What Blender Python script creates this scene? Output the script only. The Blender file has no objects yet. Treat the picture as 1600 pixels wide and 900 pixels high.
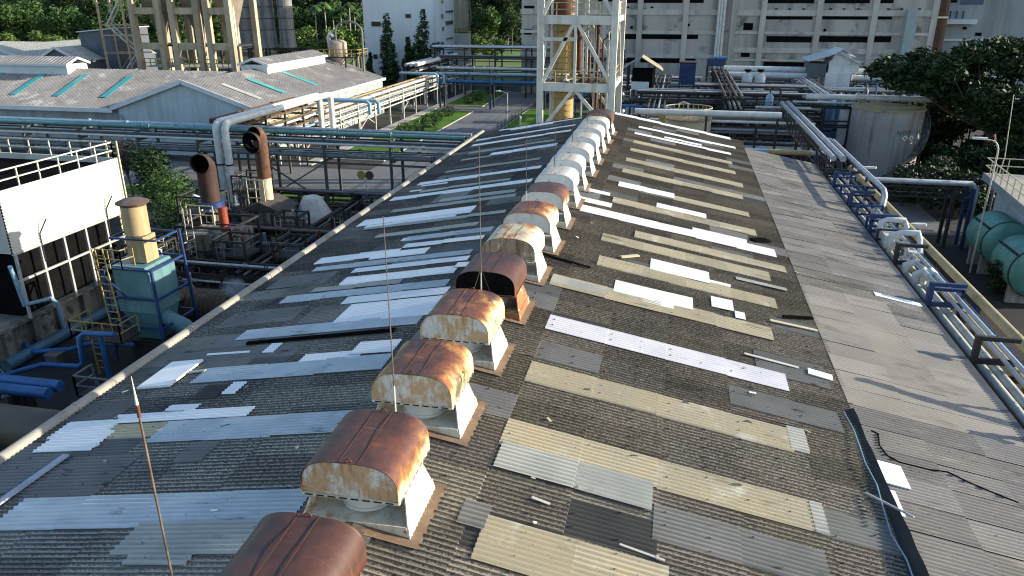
import bpy, math, random
from mathutils import Vector, Matrix
random.seed(7)
C = bpy.context.scene
COL = C.collection
PI = math.pi
H0 = 18.3                                    # camera height above the yard

# ---------------------------------------------------------------- camera calibration (photo pixels, 1600 x 900)
F = 1180.0
_p = math.atan2(456, F); _y = math.atan2(266, math.hypot(F, 456))
FW = Vector((-math.sin(_y)*math.cos(_p), math.cos(_y)*math.cos(_p), -math.sin(_p)))
RT = Vector((math.cos(_y), math.sin(_y), 0)); UP = RT.cross(FW)
def ray(px, py): return FW + RT*((px-800)/F) - UP*((py-450)/F)
def at(px, py, Y):
    r = ray(px, py); r = r*(Y/r.y); return Vector((r.x, r.y, r.z+H0))
def ax(px, py, X):
    r = ray(px, py); r = r*(X/r.x); return Vector((r.x, r.y, r.z+H0))
def gp(px, py, z=0.0):
    r = ray(px, py); r = r*((z-H0)/r.z); return Vector((r.x, r.y, z))
cd = bpy.data.cameras.new('camera'); cam = bpy.data.objects.new('camera', cd); COL.objects.link(cam)
cd.sensor_width = 36; cd.lens = F*36/1600; cd.clip_end = 3000; cd.clip_start = 0.1
cam.matrix_world = Matrix((( RT.x, UP.x, -FW.x, 0), (RT.y, UP.y, -FW.y, 0), (RT.z, UP.z, -FW.z, H0), (0, 0, 0, 1)))
C.camera = cam

# ---------------------------------------------------------------- light
SUN_EL, SUN_AZ = math.radians(16.0), math.radians(13.0)   # azimuth from +x, plus = away from the camera
sd = Vector((math.cos(SUN_EL)*math.cos(SUN_AZ), math.cos(SUN_EL)*math.sin(SUN_AZ), math.sin(SUN_EL)))
sl = bpy.data.lights.new('sun', 'SUN'); so = bpy.data.objects.new('sun', sl); COL.objects.link(so)
sl.energy = 4.2; sl.angle = math.radians(0.5); sl.color = (1.0, 0.905, 0.735)
so.rotation_euler = sd.to_track_quat('Z', 'Y').to_euler(); so.location = (60, -20, 60)
w = bpy.data.worlds.new('World'); C.world = w; w.use_nodes = True
nt = w.node_tree; bg = nt.nodes['Background']; sk = nt.nodes.new('ShaderNodeTexSky')
sk.sky_type = 'NISHITA'; sk.sun_disc = False; sk.sun_elevation = SUN_EL
sk.sun_rotation = math.atan2(sd.x, sd.y); sk.air_density = 1.0; sk.dust_density = 1.0; sk.ozone_density = 1.5
nt.links.new(sk.outputs[0], bg.inputs[0]); bg.inputs[1].default_value = 0.135
C.view_settings.view_transform = 'Standard'; C.view_settings.look = 'None'
C.view_settings.exposure = 1.1; C.view_settings.gamma = 1.0
C.render.engine = 'CYCLES'; C.cycles.use_denoising = True; C.cycles.denoiser = 'OPENIMAGEDENOISE'; C.cycles.denoising_input_passes = 'RGB_ALBEDO_NORMAL'; C.cycles.denoising_prefilter = 'ACCURATE'; C.cycles.use_adaptive_sampling = False; C.cycles.filter_width = 1.15; C.cycles.max_bounces = 5
C.render.resolution_x = 1024; C.render.resolution_y = 576

# ---------------------------------------------------------------- materials
MATS = {}
def pm(name, base, var=None, scale=2.0, rough=0.75, metal=0.0, spots=None, streak=None, bump=0.0, tint=False, spec=0.5, ex=None, stretch=(1, 1, 1), rnd=True):
    """procedural paint / metal / concrete: base colour drifting to var, spots = (colour, scale, threshold, softness),
    streak = (colour, amount, scale): runs down the height"""
    if name in MATS: return MATS[name]
    m = bpy.data.materials.new(name); m.use_nodes = True; MATS[name] = m
    n = m.node_tree.nodes; l = m.node_tree.links; b = n['Principled BSDF']
    b.inputs['Roughness'].default_value = rough; b.inputs['Metallic'].default_value = metal
    b.inputs['Specular IOR Level'].default_value = spec
    tc = n.new('ShaderNodeTexCoord'); oi = n.new('ShaderNodeObjectInfo'); va = n.new('ShaderNodeVectorMath'); va.operation = 'ADD'
    mu = n.new('ShaderNodeMath'); mu.operation = 'MULTIPLY'; mu.inputs[1].default_value = 61.7 if rnd else 0.0
    l.new(oi.outputs['Random'], mu.inputs[0]); l.new(tc.outputs['Object'], va.inputs[0]); l.new(mu.outputs[0], va.inputs[1])
    def noise(sc, st=(1, 1, 1), det=5.0, ro=0.6):
        mp = n.new('ShaderNodeMapping'); mp.inputs['Scale'].default_value = st; l.new(va.outputs[0], mp.inputs[0])
        t = n.new('ShaderNodeTexNoise'); t.inputs['Scale'].default_value = sc; t.inputs['Detail'].default_value = det
        t.inputs['Roughness'].default_value = ro; l.new(mp.outputs[0], t.inputs['Vector']); return t.outputs['Fac']
    def ramp(s, a, c):
        r = n.new('ShaderNodeMapRange'); r.inputs['From Min'].default_value = a; r.inputs['From Max'].default_value = c
        l.new(s, r.inputs['Value']); return r.outputs[0]
    def mix(f, a, c, amt=1.0, mode='MIX'):
        x = n.new('ShaderNodeMix'); x.data_type = 'RGBA'; x.blend_type = mode
        if amt != 1.0:
            k = n.new('ShaderNodeMath'); k.operation = 'MULTIPLY'; k.inputs[1].default_value = amt; l.new(f, k.inputs[0]); f = k.outputs[0]
        if f is None: x.inputs[0].default_value = 1.0
        else: l.new(f, x.inputs[0])
        for s, i in ((a, 6), (c, 7)):
            if isinstance(s, (tuple, list)): x.inputs[i].default_value = (*s, 1)
            else: l.new(s, x.inputs[i])
        return x.outputs[2]
    col = base
    nz = noise(scale, stretch)
    if var is not None: col = mix(ramp(nz, 0.34, 0.66), base, var)
    else: col = mix(ramp(nz, 0.3, 0.7), base, tuple(c*0.82 for c in base))
    if streak: col = mix(ramp(noise(streak[2], (1, 1, 0.07), 3.0), 0.47, 0.7), col, streak[0], streak[1])
    if spots: 
        lst = spots if isinstance(spots, list) else [spots]
        for s in lst:
            st = s[4] if len(s) > 4 else (1, 1, 1)
            col = mix(ramp(noise(s[1], st, 6.0, 0.65), s[2], s[2]+s[3]), col, s[0])
    if ex: col = ex(n, l, col, tc, va, noise, ramp, mix)
    if tint:
        a = n.new('ShaderNodeAttribute'); a.attribute_name = 'tint'
        col = mix(None, col, a.outputs['Color'], mode='MULTIPLY')
    if isinstance(col, (tuple, list)): b.inputs['Base Color'].default_value = (*col, 1)
    else: l.new(col, b.inputs['Base Color'])
    if bump:
        bp = n.new('ShaderNodeBump'); bp.inputs['Strength'].default_value = bump; bp.inputs['Distance'].default_value = 0.03
        l.new(nz, bp.inputs['Height']); l.new(bp.outputs[0], b.inputs['Normal'])
    return m

# ---------------------------------------------------------------- mesh collector
ORI = {}
def org(o): return ORI.get(o.name, Vector((0, 0, 0))) if o else Vector((0, 0, 0))
class M:
    def __init__(s): s.v = []; s.f = []; s.mi = []; s.cur = 0
    def add(s, vs, fs):
        b = len(s.v); s.v += [tuple(q) for q in vs]; s.f += [tuple(b+i for i in q) for q in fs]; s.mi += [s.cur]*len(fs); return s
    def box(s, x0, x1, y0, y1, z0, z1):
        return s.add([(x0,y0,z0),(x1,y0,z0),(x1,y1,z0),(x0,y1,z0),(x0,y0,z1),(x1,y0,z1),(x1,y1,z1),(x0,y1,z1)],
                     [(3,2,1,0),(4,5,6,7),(0,1,5,4),(1,2,6,5),(2,3,7,6),(3,0,4,7)])
    def bar(s, p, q, w=0.1, h=None, up=(0, 0, 1)):
        p, q = Vector(p), Vector(q); h = h or w; d = (q-p)
        if d.length < 1e-6: return s
        d.normalize(); u = Vector(up)
        if abs(d.dot(u)) > 0.98: u = Vector((0, 1, 0))
        a = d.cross(u).normalized(); c = a.cross(d).normalized(); vs = []
        for e in (p, q):
            for i, j in ((-1,-1),(1,-1),(1,1),(-1,1)): vs.append(e + a*(i*w/2) + c*(j*h/2))
        return s.add(vs, [(3,2,1,0),(4,5,6,7),(0,1,5,4),(1,2,6,5),(2,3,7,6),(3,0,4,7)])
    def tube(s, pts, r, n=8, r2=None, caps=True):
        pts = [Vector(p) for p in pts]; k = len(pts); rings = []; pa = None
        for i, p in enumerate(pts):
            d = (pts[min(i+1, k-1)]-pts[max(i-1, 0)]).normalized()
            if pa is None:
                u = Vector((0, 0, 1)) if abs(d.z) < 0.9 else Vector((1, 0, 0)); a = d.cross(u).normalized()
            else: a = (pa - d*pa.dot(d)).normalized()
            pa = a; c = d.cross(a)
            rr = r if r2 is None else r+(r2-r)*i/(k-1)
            if 0 < i < k-1:
                c1 = (pts[i]-pts[i-1]).normalized().dot((pts[i+1]-pts[i]).normalized()); sc = 1/max(0.6, math.sqrt(max(0.05, (1+c1)/2)))
                rr *= min(sc, 1.3)
            rings.append([p+(a*math.cos(t)+c*math.sin(t))*rr for t in [2*PI*j/n for j in range(n)]])
        vs = [q for g in rings for q in g]; fs = []
        for i in range(k-1):
            for j in range(n): fs.append((i*n+j, i*n+(j+1) % n, (i+1)*n+(j+1) % n, (i+1)*n+j))
        if caps: fs.append(tuple(range(n-1, -1, -1))); fs.append(tuple((k-1)*n+j for j in range(n)))
        return s.add(vs, fs)
    def lathe(s, prof, c=(0, 0, 0), n=24, a0=0, caps=True, axis='z'):
        vs = []; fs = []; k = len(prof)
        for r, z in prof:
            for j in range(n):
                t = a0+2*PI*j/n; x, y = r*math.cos(t), r*math.sin(t)
                q = (x, y, z) if axis == 'z' else ((x, z, y) if axis == 'y' else (z, x, y))
                vs.append((c[0]+q[0], c[1]+q[1], c[2]+q[2]))
        for i in range(k-1):
            for j in range(n): fs.append((i*n+j, i*n+(j+1) % n, (i+1)*n+(j+1) % n, (i+1)*n+j))
        if caps: fs.append(tuple(range(n-1, -1, -1))); fs.append(tuple((k-1)*n+j for j in range(n)))
        return s.add(vs, fs)
    def prism(s, poly, d):
        """poly = list of 3-D points (planar), extruded by vector d"""
        d = Vector(d); a = [Vector(q) for q in poly]; k = len(a)
        return s.add(a+[q+d for q in a], [tuple(range(k-1, -1, -1)), tuple(range(k, 2*k))]+[(i, (i+1) % k, k+(i+1) % k, k+i) for i in range(k)])
    def quad(s, a, b, c, d): return s.add([a, b, c, d], [(0, 1, 2, 3)])
    def build(s, name, mat, parent=None, smooth=None):
        o0 = org(parent)
        me = bpy.data.meshes.new(name); me.from_pydata([(x-o0.x, y-o0.y, z-o0.z) for x, y, z in s.v], [], s.f)
        for m in (mat if isinstance(mat, (list, tuple)) else [mat]): me.materials.append(m)
        if any(s.mi): me.polygons.foreach_set('material_index', s.mi)
        if smooth:
            me.polygons.foreach_set('use_smooth', [True]*len(me.polygons)); me.set_sharp_from_angle(angle=math.radians(smooth))
        me.update()
        o = bpy.data.objects.new(name, me); COL.objects.link(o)
        if parent: o.parent = parent
        ORI[o.name] = o0
        return o
def fix(m):                                            # outward normals
    import bmesh
    b = bmesh.new(); b.from_mesh(m); bmesh.ops.recalc_face_normals(b, faces=b.faces); b.to_mesh(m); b.free()
def tag(o, label, cat, group=None, kind=None):
    if label: o['label'] = label
    if cat: o['category'] = cat
    if group: o['group'] = group
    if kind: o['kind'] = kind
    return o
def thing(name, loc, label, cat, group=None):
    o = bpy.data.objects.new(name, None); COL.objects.link(o); o.location = loc; o.empty_display_size = 0.2
    ORI[o.name] = Vector(loc); tag(o, label, cat, group); return o
def copy_tree(o, loc, label, rotz=0.0, mats=None, scale=None):
    r = o.copy(); COL.objects.link(r); r.location = loc; r.rotation_euler = (0, 0, rotz); r['label'] = label; ORI[r.name] = Vector(loc)
    if scale: r.scale = scale
    for ch in list(o.children):
        c = ch.copy(); COL.objects.link(c); c.parent = r; ORI[c.name] = Vector(loc)
        for g in list(ch.children):
            d = g.copy(); COL.objects.link(d); d.parent = c; ORI[d.name] = Vector(loc)
    return r
def setting(name, m, mat, smooth=None):
    o = m.build(name, mat, None, smooth); o['kind'] = 'structure'; return o

# common materials (linear base colours)
STEEL_GREY = pm('grey_steel_paint', (0.16,0.18,0.19), (0.08,0.09,0.10), 2.5, 0.6, spots=((0.10,0.045,0.02), 3.0, 0.62, 0.12))
STEEL_DARK = pm('dark_sooty_steel', (0.014,0.014,0.016), (0.028,0.024,0.022), 2.0, 0.7)
STEEL_PALE = pm('pale_painted_steel', (0.55,0.56,0.52), (0.38,0.38,0.34), 1.6, 0.55, spots=((0.22,0.11,0.05), 4.0, 0.63, 0.1), streak=((0.25,0.15,0.08), 0.5, 3.0))
STEEL_RUST = pm('rusty_steel', (0.13,0.055,0.025), (0.06,0.028,0.018), 3.0, 0.85, spots=((0.24,0.11,0.045), 5.0, 0.58, 0.15), bump=0.3)
PIPE_WHITE = pm('white_pipe_cladding', (0.62,0.64,0.63), (0.46,0.48,0.47), 1.5, 0.45, spots=((0.2,0.17,0.14), 5.0, 0.66, 0.1))
PIPE_SILVER = pm('silver_pipe_cladding', (0.50,0.52,0.54), (0.34,0.36,0.38), 1.8, 0.35, 0.35, spots=((0.12,0.10,0.09), 4.0, 0.65, 0.1))
PIPE_BLUE = pm('blue_pipe_paint', (0.02,0.13,0.34), (0.015,0.08,0.22), 1.5, 0.5, spots=((0.05,0.05,0.06), 5.0, 0.64, 0.1))
PIPE_PALEBLUE = pm('pale_blue_pipe_paint', (0.22,0.38,0.48), (0.15,0.27,0.36), 1.5, 0.5, spots=((0.10,0.08,0.07), 5.0, 0.64, 0.1))
PIPE_TEAL = pm('teal_pipe_paint', (0.12,0.30,0.28), (0.08,0.20,0.19), 1.5, 0.5)
PIPE_TAN = pm('tan_pipe_cladding', (0.38,0.30,0.14), (0.28,0.22,0.10), 1.2, 0.55, spots=((0.12,0.08,0.05), 4.0, 0.65, 0.1))
PIPE_BROWN = pm('brown_pipe', (0.12,0.075,0.04), (0.07,0.045,0.03), 2.0, 0.7)
FRAME_BLUE = pm('dark_blue_frame_paint', (0.012,0.045,0.16), (0.010,0.025,0.09), 1.5, 0.5)
YELLOW = pm('yellow_paint', (0.36,0.28,0.09), (0.24,0.18,0.06), 3.0, 0.6, spots=((0.12,0.06,0.03), 6.0, 0.6, 0.1))
CREAM_RAIL = pm('cream_rail_paint', (0.58,0.54,0.36), (0.40,0.36,0.22), 3.0, 0.6)
BLACK = pm('black_interior', (0.006,0.006,0.007), (0.010,0.010,0.010), 2.0, 1.0, spec=0.0)
CONC = pm('weathered_concrete', (0.30,0.29,0.27), (0.20,0.195,0.18), 0.5, 0.9, streak=((0.09,0.085,0.08), 0.7, 1.5), bump=0.2)
# ---------------------------------------------------------------- the corrugated roof in front
XR, ZR, SL = -5.3, H0-9.3, 0.187
XL, XV, XE = -16.4, 5.8, 10.85
def zr(x): return ZR - SL*abs(x-XR)
PITCH = 1.15/8
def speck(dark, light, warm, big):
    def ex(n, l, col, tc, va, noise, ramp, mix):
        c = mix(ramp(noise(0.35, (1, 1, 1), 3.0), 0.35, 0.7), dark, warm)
        s = n.new('ShaderNodeSeparateXYZ'); l.new(tc.outputs['Object'], s.inputs[0])          # lichen speckle, weighted to crests so trough shade is painted in
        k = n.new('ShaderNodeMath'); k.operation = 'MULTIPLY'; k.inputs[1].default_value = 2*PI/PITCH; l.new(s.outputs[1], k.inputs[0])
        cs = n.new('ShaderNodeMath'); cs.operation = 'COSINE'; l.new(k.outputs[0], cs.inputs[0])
        def crest_shade(f, amt):
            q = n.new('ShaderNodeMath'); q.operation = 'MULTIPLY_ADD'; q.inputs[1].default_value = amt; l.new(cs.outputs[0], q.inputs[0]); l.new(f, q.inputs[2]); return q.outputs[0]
        c = mix(ramp(crest_shade(noise(24.0, (0.7, 1, 1), 4.0, 0.75), 0.17), 0.47, 0.64), c, light)
        c = mix(ramp(crest_shade(noise(46.0, (0.7, 1, 1), 3.0, 0.75), 0.12), 0.55, 0.67), c, big)
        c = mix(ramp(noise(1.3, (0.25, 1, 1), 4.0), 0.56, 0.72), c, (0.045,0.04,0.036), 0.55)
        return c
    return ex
def rust_near_ridge(inner):
    def ex(n, l, col, tc, va, noise, ramp, mix):
        c = inner(n, l, col, tc, va, noise, ramp, mix)
        s = n.new('ShaderNodeSeparateXYZ'); l.new(tc.outputs['Object'], s.inputs[0])
        f = ramp(s.outputs[0], XR+3.1, XR+0.9); k = n.new('ShaderNodeMath'); k.operation = 'MULTIPLY'
        l.new(f, k.inputs[0]); l.new(ramp(noise(0.8, (0.5, 1, 1), 4.0), 0.3, 0.6), k.inputs[1])
        return mix(k.outputs[0], c, (0.05,0.032,0.022), 0.72)
    return ex
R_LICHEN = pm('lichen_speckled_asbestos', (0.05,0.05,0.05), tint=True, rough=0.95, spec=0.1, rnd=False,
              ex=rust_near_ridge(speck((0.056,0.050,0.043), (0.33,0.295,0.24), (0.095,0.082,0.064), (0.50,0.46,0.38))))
R_LICHEN_L = pm('lichen_speckled_asbestos_left', (0.05,0.05,0.05), tint=True, rough=0.9, spec=0.15, rnd=False,
              ex=speck((0.062,0.060,0.056), (0.40,0.385,0.35), (0.115,0.11,0.10), (0.54,0.52,0.47)))  # left slope copy, greyer and a little lighter
R_GREY = pm('plain_grey_asbestos', (0.21,0.21,0.20), (0.16,0.16,0.152), 0.8, 0.9, tint=True, spec=0.2, rnd=False, spots=[((0.05,0.05,0.05), 3.0, 0.6, 0.1, (0.3, 1, 1)), ((0.30,0.30,0.28), 9.0, 0.64, 0.08)])
R_CREAM = pm('aged_cream_skylight_sheet', (0.46,0.395,0.26), (0.41,0.37,0.275), 0.9, 0.6, spec=0.3, rnd=False, spots=[((0.24,0.20,0.13), 3.0, 0.60, 0.16, (0.3, 1, 1)), ((0.58,0.56,0.46), 1.1, 0.55, 0.15), ((0.20,0.17,0.12), 1.6, 0.60, 0.10, (0.12, 1, 1)), ((0.13,0.12,0.10), 20.0, 0.62, 0.06)])
R_WHITE = pm('new_white_roof_sheet', (0.83,0.85,0.85), (0.77,0.79,0.79), 1.2, 0.4, spec=0.3, rnd=False, spots=((0.45,0.45,0.44), 5.0, 0.68, 0.08, (0.3, 1, 1)))
R_LAV = pm('milky_white_skylight_sheet', (0.66,0.65,0.68), (0.56,0.56,0.60), 0.9, 0.5, rnd=False, spots=((0.34,0.31,0.28), 3.0, 0.63, 0.12, (0.25, 1, 1)))
R_BLUE = pm('translucent_skylight_sheet', (0.52,0.57,0.59), (0.40,0.45,0.48), 0.9, 0.28, rnd=False, spots=[((0.14,0.16,0.19), 2.2, 0.61, 0.1, (0.3, 1, 1)), ((0.60,0.66,0.70), 3.0, 0.58, 0.14, (0.25, 1, 1))])
R_PALE = pm('pale_weathered_roof_sheet', (0.43,0.43,0.39), (0.33,0.34,0.31), 0.9, 0.7, rnd=False, spots=((0.15,0.15,0.14), 3.0, 0.6, 0.12, (0.3, 1, 1)))
R_DARK = pm('dark_stained_roof_sheet', (0.045,0.045,0.045), (0.07,0.07,0.065), 1.0, 0.9, rnd=False)
R_LEAN = pm('brown_grey_leanto_sheet', (0.245,0.235,0.222), (0.185,0.178,0.168), 0.35, 0.92, tint=True, spec=0.15, rnd=False,
            spots=[((0.075,0.068,0.06), 1.6, 0.56, 0.14, (0.18, 1, 1)), ((0.33,0.30,0.265), 2.3, 0.57, 0.1, (0.2, 1, 1)), ((0.06,0.055,0.05), 13.0, 0.62, 0.08, (0.5, 1, 1)), ((0.36,0.34,0.30), 15.0, 0.64, 0.06, (0.5, 1, 1))])
R_LEAN2 = pm('smooth_brown_leanto_sheet', (0.265,0.25,0.23), (0.215,0.203,0.187), 0.5, 0.9, tint=True, spec=0.15, rnd=False,
            spots=[((0.13,0.115,0.10), 1.5, 0.57, 0.16, (0.2, 1, 1)), ((0.10,0.09,0.08), 12.0, 0.68, 0.05, (0.5, 1, 1))])

def wave(y, amp): return amp*math.cos(2*PI*y/PITCH)
def corr(m, tints, x0, x1, y0, y1, d0, d1, amp, tint, mi=0, seg=6, z=zr, step=0.0, skew=0.0):
    """one corrugated sheet from x0 (upslope) to x1, riding d0 / d1 above the roof plane"""
    n = max(2, int(round((y1-y0)/PITCH*seg))); b = len(m.v)
    for i in range(n+1):
        y = y0+(y1-y0)*i/n; wv = wave(y, amp)
        m.v += [(x0, y, z(x0)+d0+wv), (x1, y+skew, z(x1)+d1+wv), (x1, y+skew, z(x1)+d1+wv-step)]
    for i in range(n):
        a = b+3*i; e = a+3
        m.f += [(a, a+1, e+1, e) if x1 > x0 else (e, e+1, a+1, a)]
        m.f += [(a+1, a+2, e+2, e+1) if x1 > x0 else (e+1, e+2, a+2, a+1)]
        m.mi += [mi, mi]; tints += [tint, tint]
def put_tint(o, tints):
    a = o.data.attributes.new('tint', 'FLOAT_COLOR', 'FACE')
    a.data.foreach_set('color', [c for t in tints for c in (t[0], t[1], t[2], 1.0)])
wh = thing('corrugated_warehouse', (-5.3, 34, 0), 'long corrugated asbestos roofed warehouse with a row of ventilators along its ridge', 'warehouse')
Y0, NB = 3.0, 55                               # first sheet edge, number of sheet columns (1.15 m each)
YE = Y0+NB*1.15
rng = random.Random(3)
for side, ro in ((1, 'right'), (-1, 'left')):
    m = M(); tn = []; W = 11.1
    for r in range(6):
        a, b = XR+side*W*r/6, XR+side*W*(r+1)/6
        if r == 5 and side < 0: b = XL-0.12
        for c in range(NB):
            y = Y0+c*1.15; near = y < 17
            g = rng.random(); mi = 0; t = rng.uniform(0.72, 1.25); tt = (t, t*rng.uniform(0.97, 1.02), t*rng.uniform(0.93, 1.03))
            if side < 0 and r >= 4 and (11.4 < y < 13.6 or 17 < y < 20.5 or 24 < y < 25.5): mi = 1
            elif g < (0.10 if side > 0 else 0.12): mi = 1
            elif g < 0.135: mi = 2
            dx = rng.uniform(-0.05, 0.05)
            corr(m, tn, a, b+side*0.07, y, y+1.15+0.02, 0.0+rng.uniform(0, 0.006), 0.014+rng.uniform(0, 0.014), 0.036, tt, mi, step=0.024)
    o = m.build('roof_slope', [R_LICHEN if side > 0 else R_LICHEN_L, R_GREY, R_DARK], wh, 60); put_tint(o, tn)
m = M(); tn = []
for r in range(3):
    a, b = XV+5.05*r/3-0.05, XV+5.05*(r+1)/3
    for c in range(NB-3):
        y = Y0+c*1.15; smooth = 20.5 < y < 31.5 and not (r == 2 and y > 28.5)
        t = rng.uniform(0.82, 1.15); tt = (t, t*0.99, t*rng.uniform(0.95, 1.02))
        e = rng.uniform(0, 0.015); corr(m, tn, a, b+0.08, y, y+(1.15 if smooth else rng.choice((1.135, 1.145, 1.16))), 0.035+e, 0.05+e+rng.uniform(0, 0.02), 0.014 if smooth else 0.028, tt, 1 if smooth else 0, step=0.02)
o = m.build('lean_to_roof', [R_LEAN, R_LEAN2], wh, 60); put_tint(o, tn)
PATCH = [(-13.2,-9.6,25.0,25.5,'pale'),(-12.4,-7.5,27.0,27.6,'white'),(-11.2,-7.6,29.95,30.5,'white'),(-13.5,-8.5,32.3,33.0,'pale'),(-15.0,-10.2,34.75,35.2,'white'),(-12.2,-8,38.7,39.3,'pale'),(-14.5,-9,42.0,42.6,'pale'),(-15.6,-12.6,22.2,23.6,'grey'),(-15.8,-13.2,26.2,27.6,'grey'),

(-14.00,-6.70,10.80,11.91,'blue'),
(-10.09,-7.19,10.02,11.02,'pale'),
(-9.58,-8.21,9.63,10.08,'pale'),
(-15.82,-14.01,13.99,14.94,'white'),
(-16.03,-14.26,14.79,15.68,'white'),
(-14.57,-10.29,15.35,15.90,'white'),
(-13.11,-12.20,15.80,16.20,'white'),
(-14.29,-11.14,14.60,15.35,'cream'),
(-12.51,-7.20,14.23,15.34,'blue'),
(-11.04,-10.27,13.35,14.24,'grey'),
(-14.16,-12.21,11.88,13.78,'grey'),
(-13.50,-7.42,17.55,18.55,'blue'),
(-15.38,-12.24,18.42,20.12,'grey'),
(-10.37,-8.48,18.49,19.04,'white'),
(-8.81,-7.50,18.66,19.56,'white'),
(-13.92,-7.45,20.68,21.63,'blue'),
(-10.66,-7.14,21.52,23.22,'white'),
(-11.18,-7.27,23.32,24.02,'white'),
(-12.14,-10.75,21.83,23.43,'grey'),
(-12.15,-11.80,19.42,20.22,'white'),
(-14.25,-12.73,19.53,19.68,'white'),
(-11.88,-11.48,16.70,17.40,'white'),
(-12.74,-11.98,16.51,17.30,'dark'),
(-14.11,-7.54,24.25,24.90,'blue'),
(-12.22,-11.15,25.42,25.82,'white'),
(-12.28,-7.64,25.61,26.50,'white'),
(-7.73,-7.30,26.15,26.75,'white'),
(-14.60,-7.62,27.89,28.54,'blue'),
(-15.06,-11.25,29.11,29.91,'white'),
(-12.32,-9.81,28.78,29.57,'white'),
(-11.74,-11.34,31.23,31.73,'white'),
(-11.56,-7.49,31.07,31.82,'blue'),
(-15.67,-9.53,35.30,36.60,'white'),
(-14.64,-7.76,37.52,38.07,'pale'),
(-14.81,-7.56,34.20,34.70,'pale'),
(-15.89,-7.51,40.79,41.59,'white'),
(-15.47,-7.64,44.53,45.33,'white'),
(-14.55,-8.21,47.60,48.26,'pale'),
(-12.60,-7.85,52.23,53.14,'white'),
(-14.59,-12.46,51.59,52.19,'pale'),
(-14.80,-8.38,54.61,55.21,'pale'),
(-15.53,-7.65,58.05,58.90,'white'),
(-15.89,-7.67,61.19,61.59,'white'),
(-13.64,-9.97,64.31,64.91,'white'),
(-14.79,-7.61,65.03,65.43,'white'),
(-15.33,-14.65,42.67,43.07,'white'),
(-15.00,-13.32,43.85,44.15,'white'),
(-4.88,4.78,65.48,66.39,'white'),
(-2.63,4.93,61.33,62.12,'white'),
(-2.77,4.40,58.22,59.02,'white'),
(-0.54,2.25,59.47,59.97,'white'),
(-2.66,4.29,54.67,55.67,'cream'),
(-2.69,4.32,51.47,52.47,'cream'),
(-2.75,4.56,48.11,49.11,'cream'),
(-2.73,4.31,44.80,45.80,'cream'),
(-2.69,0.34,41.18,42.23,'white'),
(0.34,4.38,40.98,41.98,'cream'),
(-2.72,4.45,37.59,38.55,'cream'),
(-0.50,2.01,38.56,39.47,'white'),
(-4.36,-2.72,36.38,37.18,'white'),
(-4.09,-2.98,38.60,39.10,'white'),
(-4.01,5.10,34.67,35.77,'white'),
(1.32,3.85,35.14,36.34,'white'),
(-2.65,4.46,31.09,32.14,'cream'),
(-1.30,5.30,32.63,33.58,'cream'),
(-2.50,4.38,27.89,29.00,'cream'),
(-0.46,1.86,28.85,30.25,'white'),
(-1.65,1.16,25.69,26.79,'white'),
(1.90,2.65,26.44,27.54,'white'),
(-3.87,3.90,24.75,25.89,'cream'),
(-3.87,-1.81,25.05,25.65,'pale'),
(-3.41,3.96,21.11,22.25,'lav'),
(3.02,5.00,30.21,30.61,'pale'),
(1.87,2.69,29.11,29.46,'white'),
(2.73,3.04,26.03,26.73,'white'),
(-3.39,3.65,17.79,18.94,'cream'),
(3.64,4.06,17.86,18.96,'pale'),
(-3.38,3.80,14.54,15.69,'cream'),
(3.75,3.99,14.59,15.69,'pale'),
(-3.30,0.13,13.67,14.77,'pale'),
(0.22,3.76,12.84,13.99,'grey'),
(-3.06,0.52,10.80,12.10,'cream'),
(3.14,5.33,22.00,23.60,'grey'),
(2.17,5.23,19.37,20.57,'grey'),
(-3.57,-3.07,11.65,12.45,'grey'),
(-0.58,0.47,25.37,25.66,'white'),
]
PM = {'blue': R_BLUE, 'pale': R_PALE, 'white': R_WHITE, 'cream': R_CREAM, 'grey': R_GREY, 'dark': R_DARK, 'lav': R_LAV}
for x0, x1, y0, y1, k in PATCH:
    m = M(); tn = []; sd_ = 1 if (x0+x1)/2 > XR else -1
    a, b = (x0, x1) if sd_ > 0 else (x1, x0)
    L = abs(b-a); n = max(1, int(round(L/1.85))); lift = (0.042 if k == 'blue' else 0.035) if k in ('blue', 'cream', 'lav') else 0.05
    if k == 'grey': lift = 0.03
    j0 = rng.uniform(-0.04, 0.04)
    for i in range(n):
        sg = (b-a)/n; j = j0+rng.uniform(-0.02, 0.02); li = rng.choice((0, 0, 0.02)) if k in ('white', 'pale') else 0
        t = rng.uniform(0.96, 1.03); tt = (t, t, t)
        corr(m, tn, a+sg*i, a+sg*(i+1)+sd_*0.05, y0+j, y1+j, lift+li*0.3, lift+0.012+li, 0.033 if k not in ('white', 'lav') else 0.024, tt, 0, step=0.02, skew=rng.uniform(-0.012, 0.012))
    nm = 'skylight_sheet' if k in ('blue', 'cream', 'lav') else 'replacement_sheet'
    o = m.build(nm, PM[k], wh, 60); put_tint(o, tn)
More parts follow.
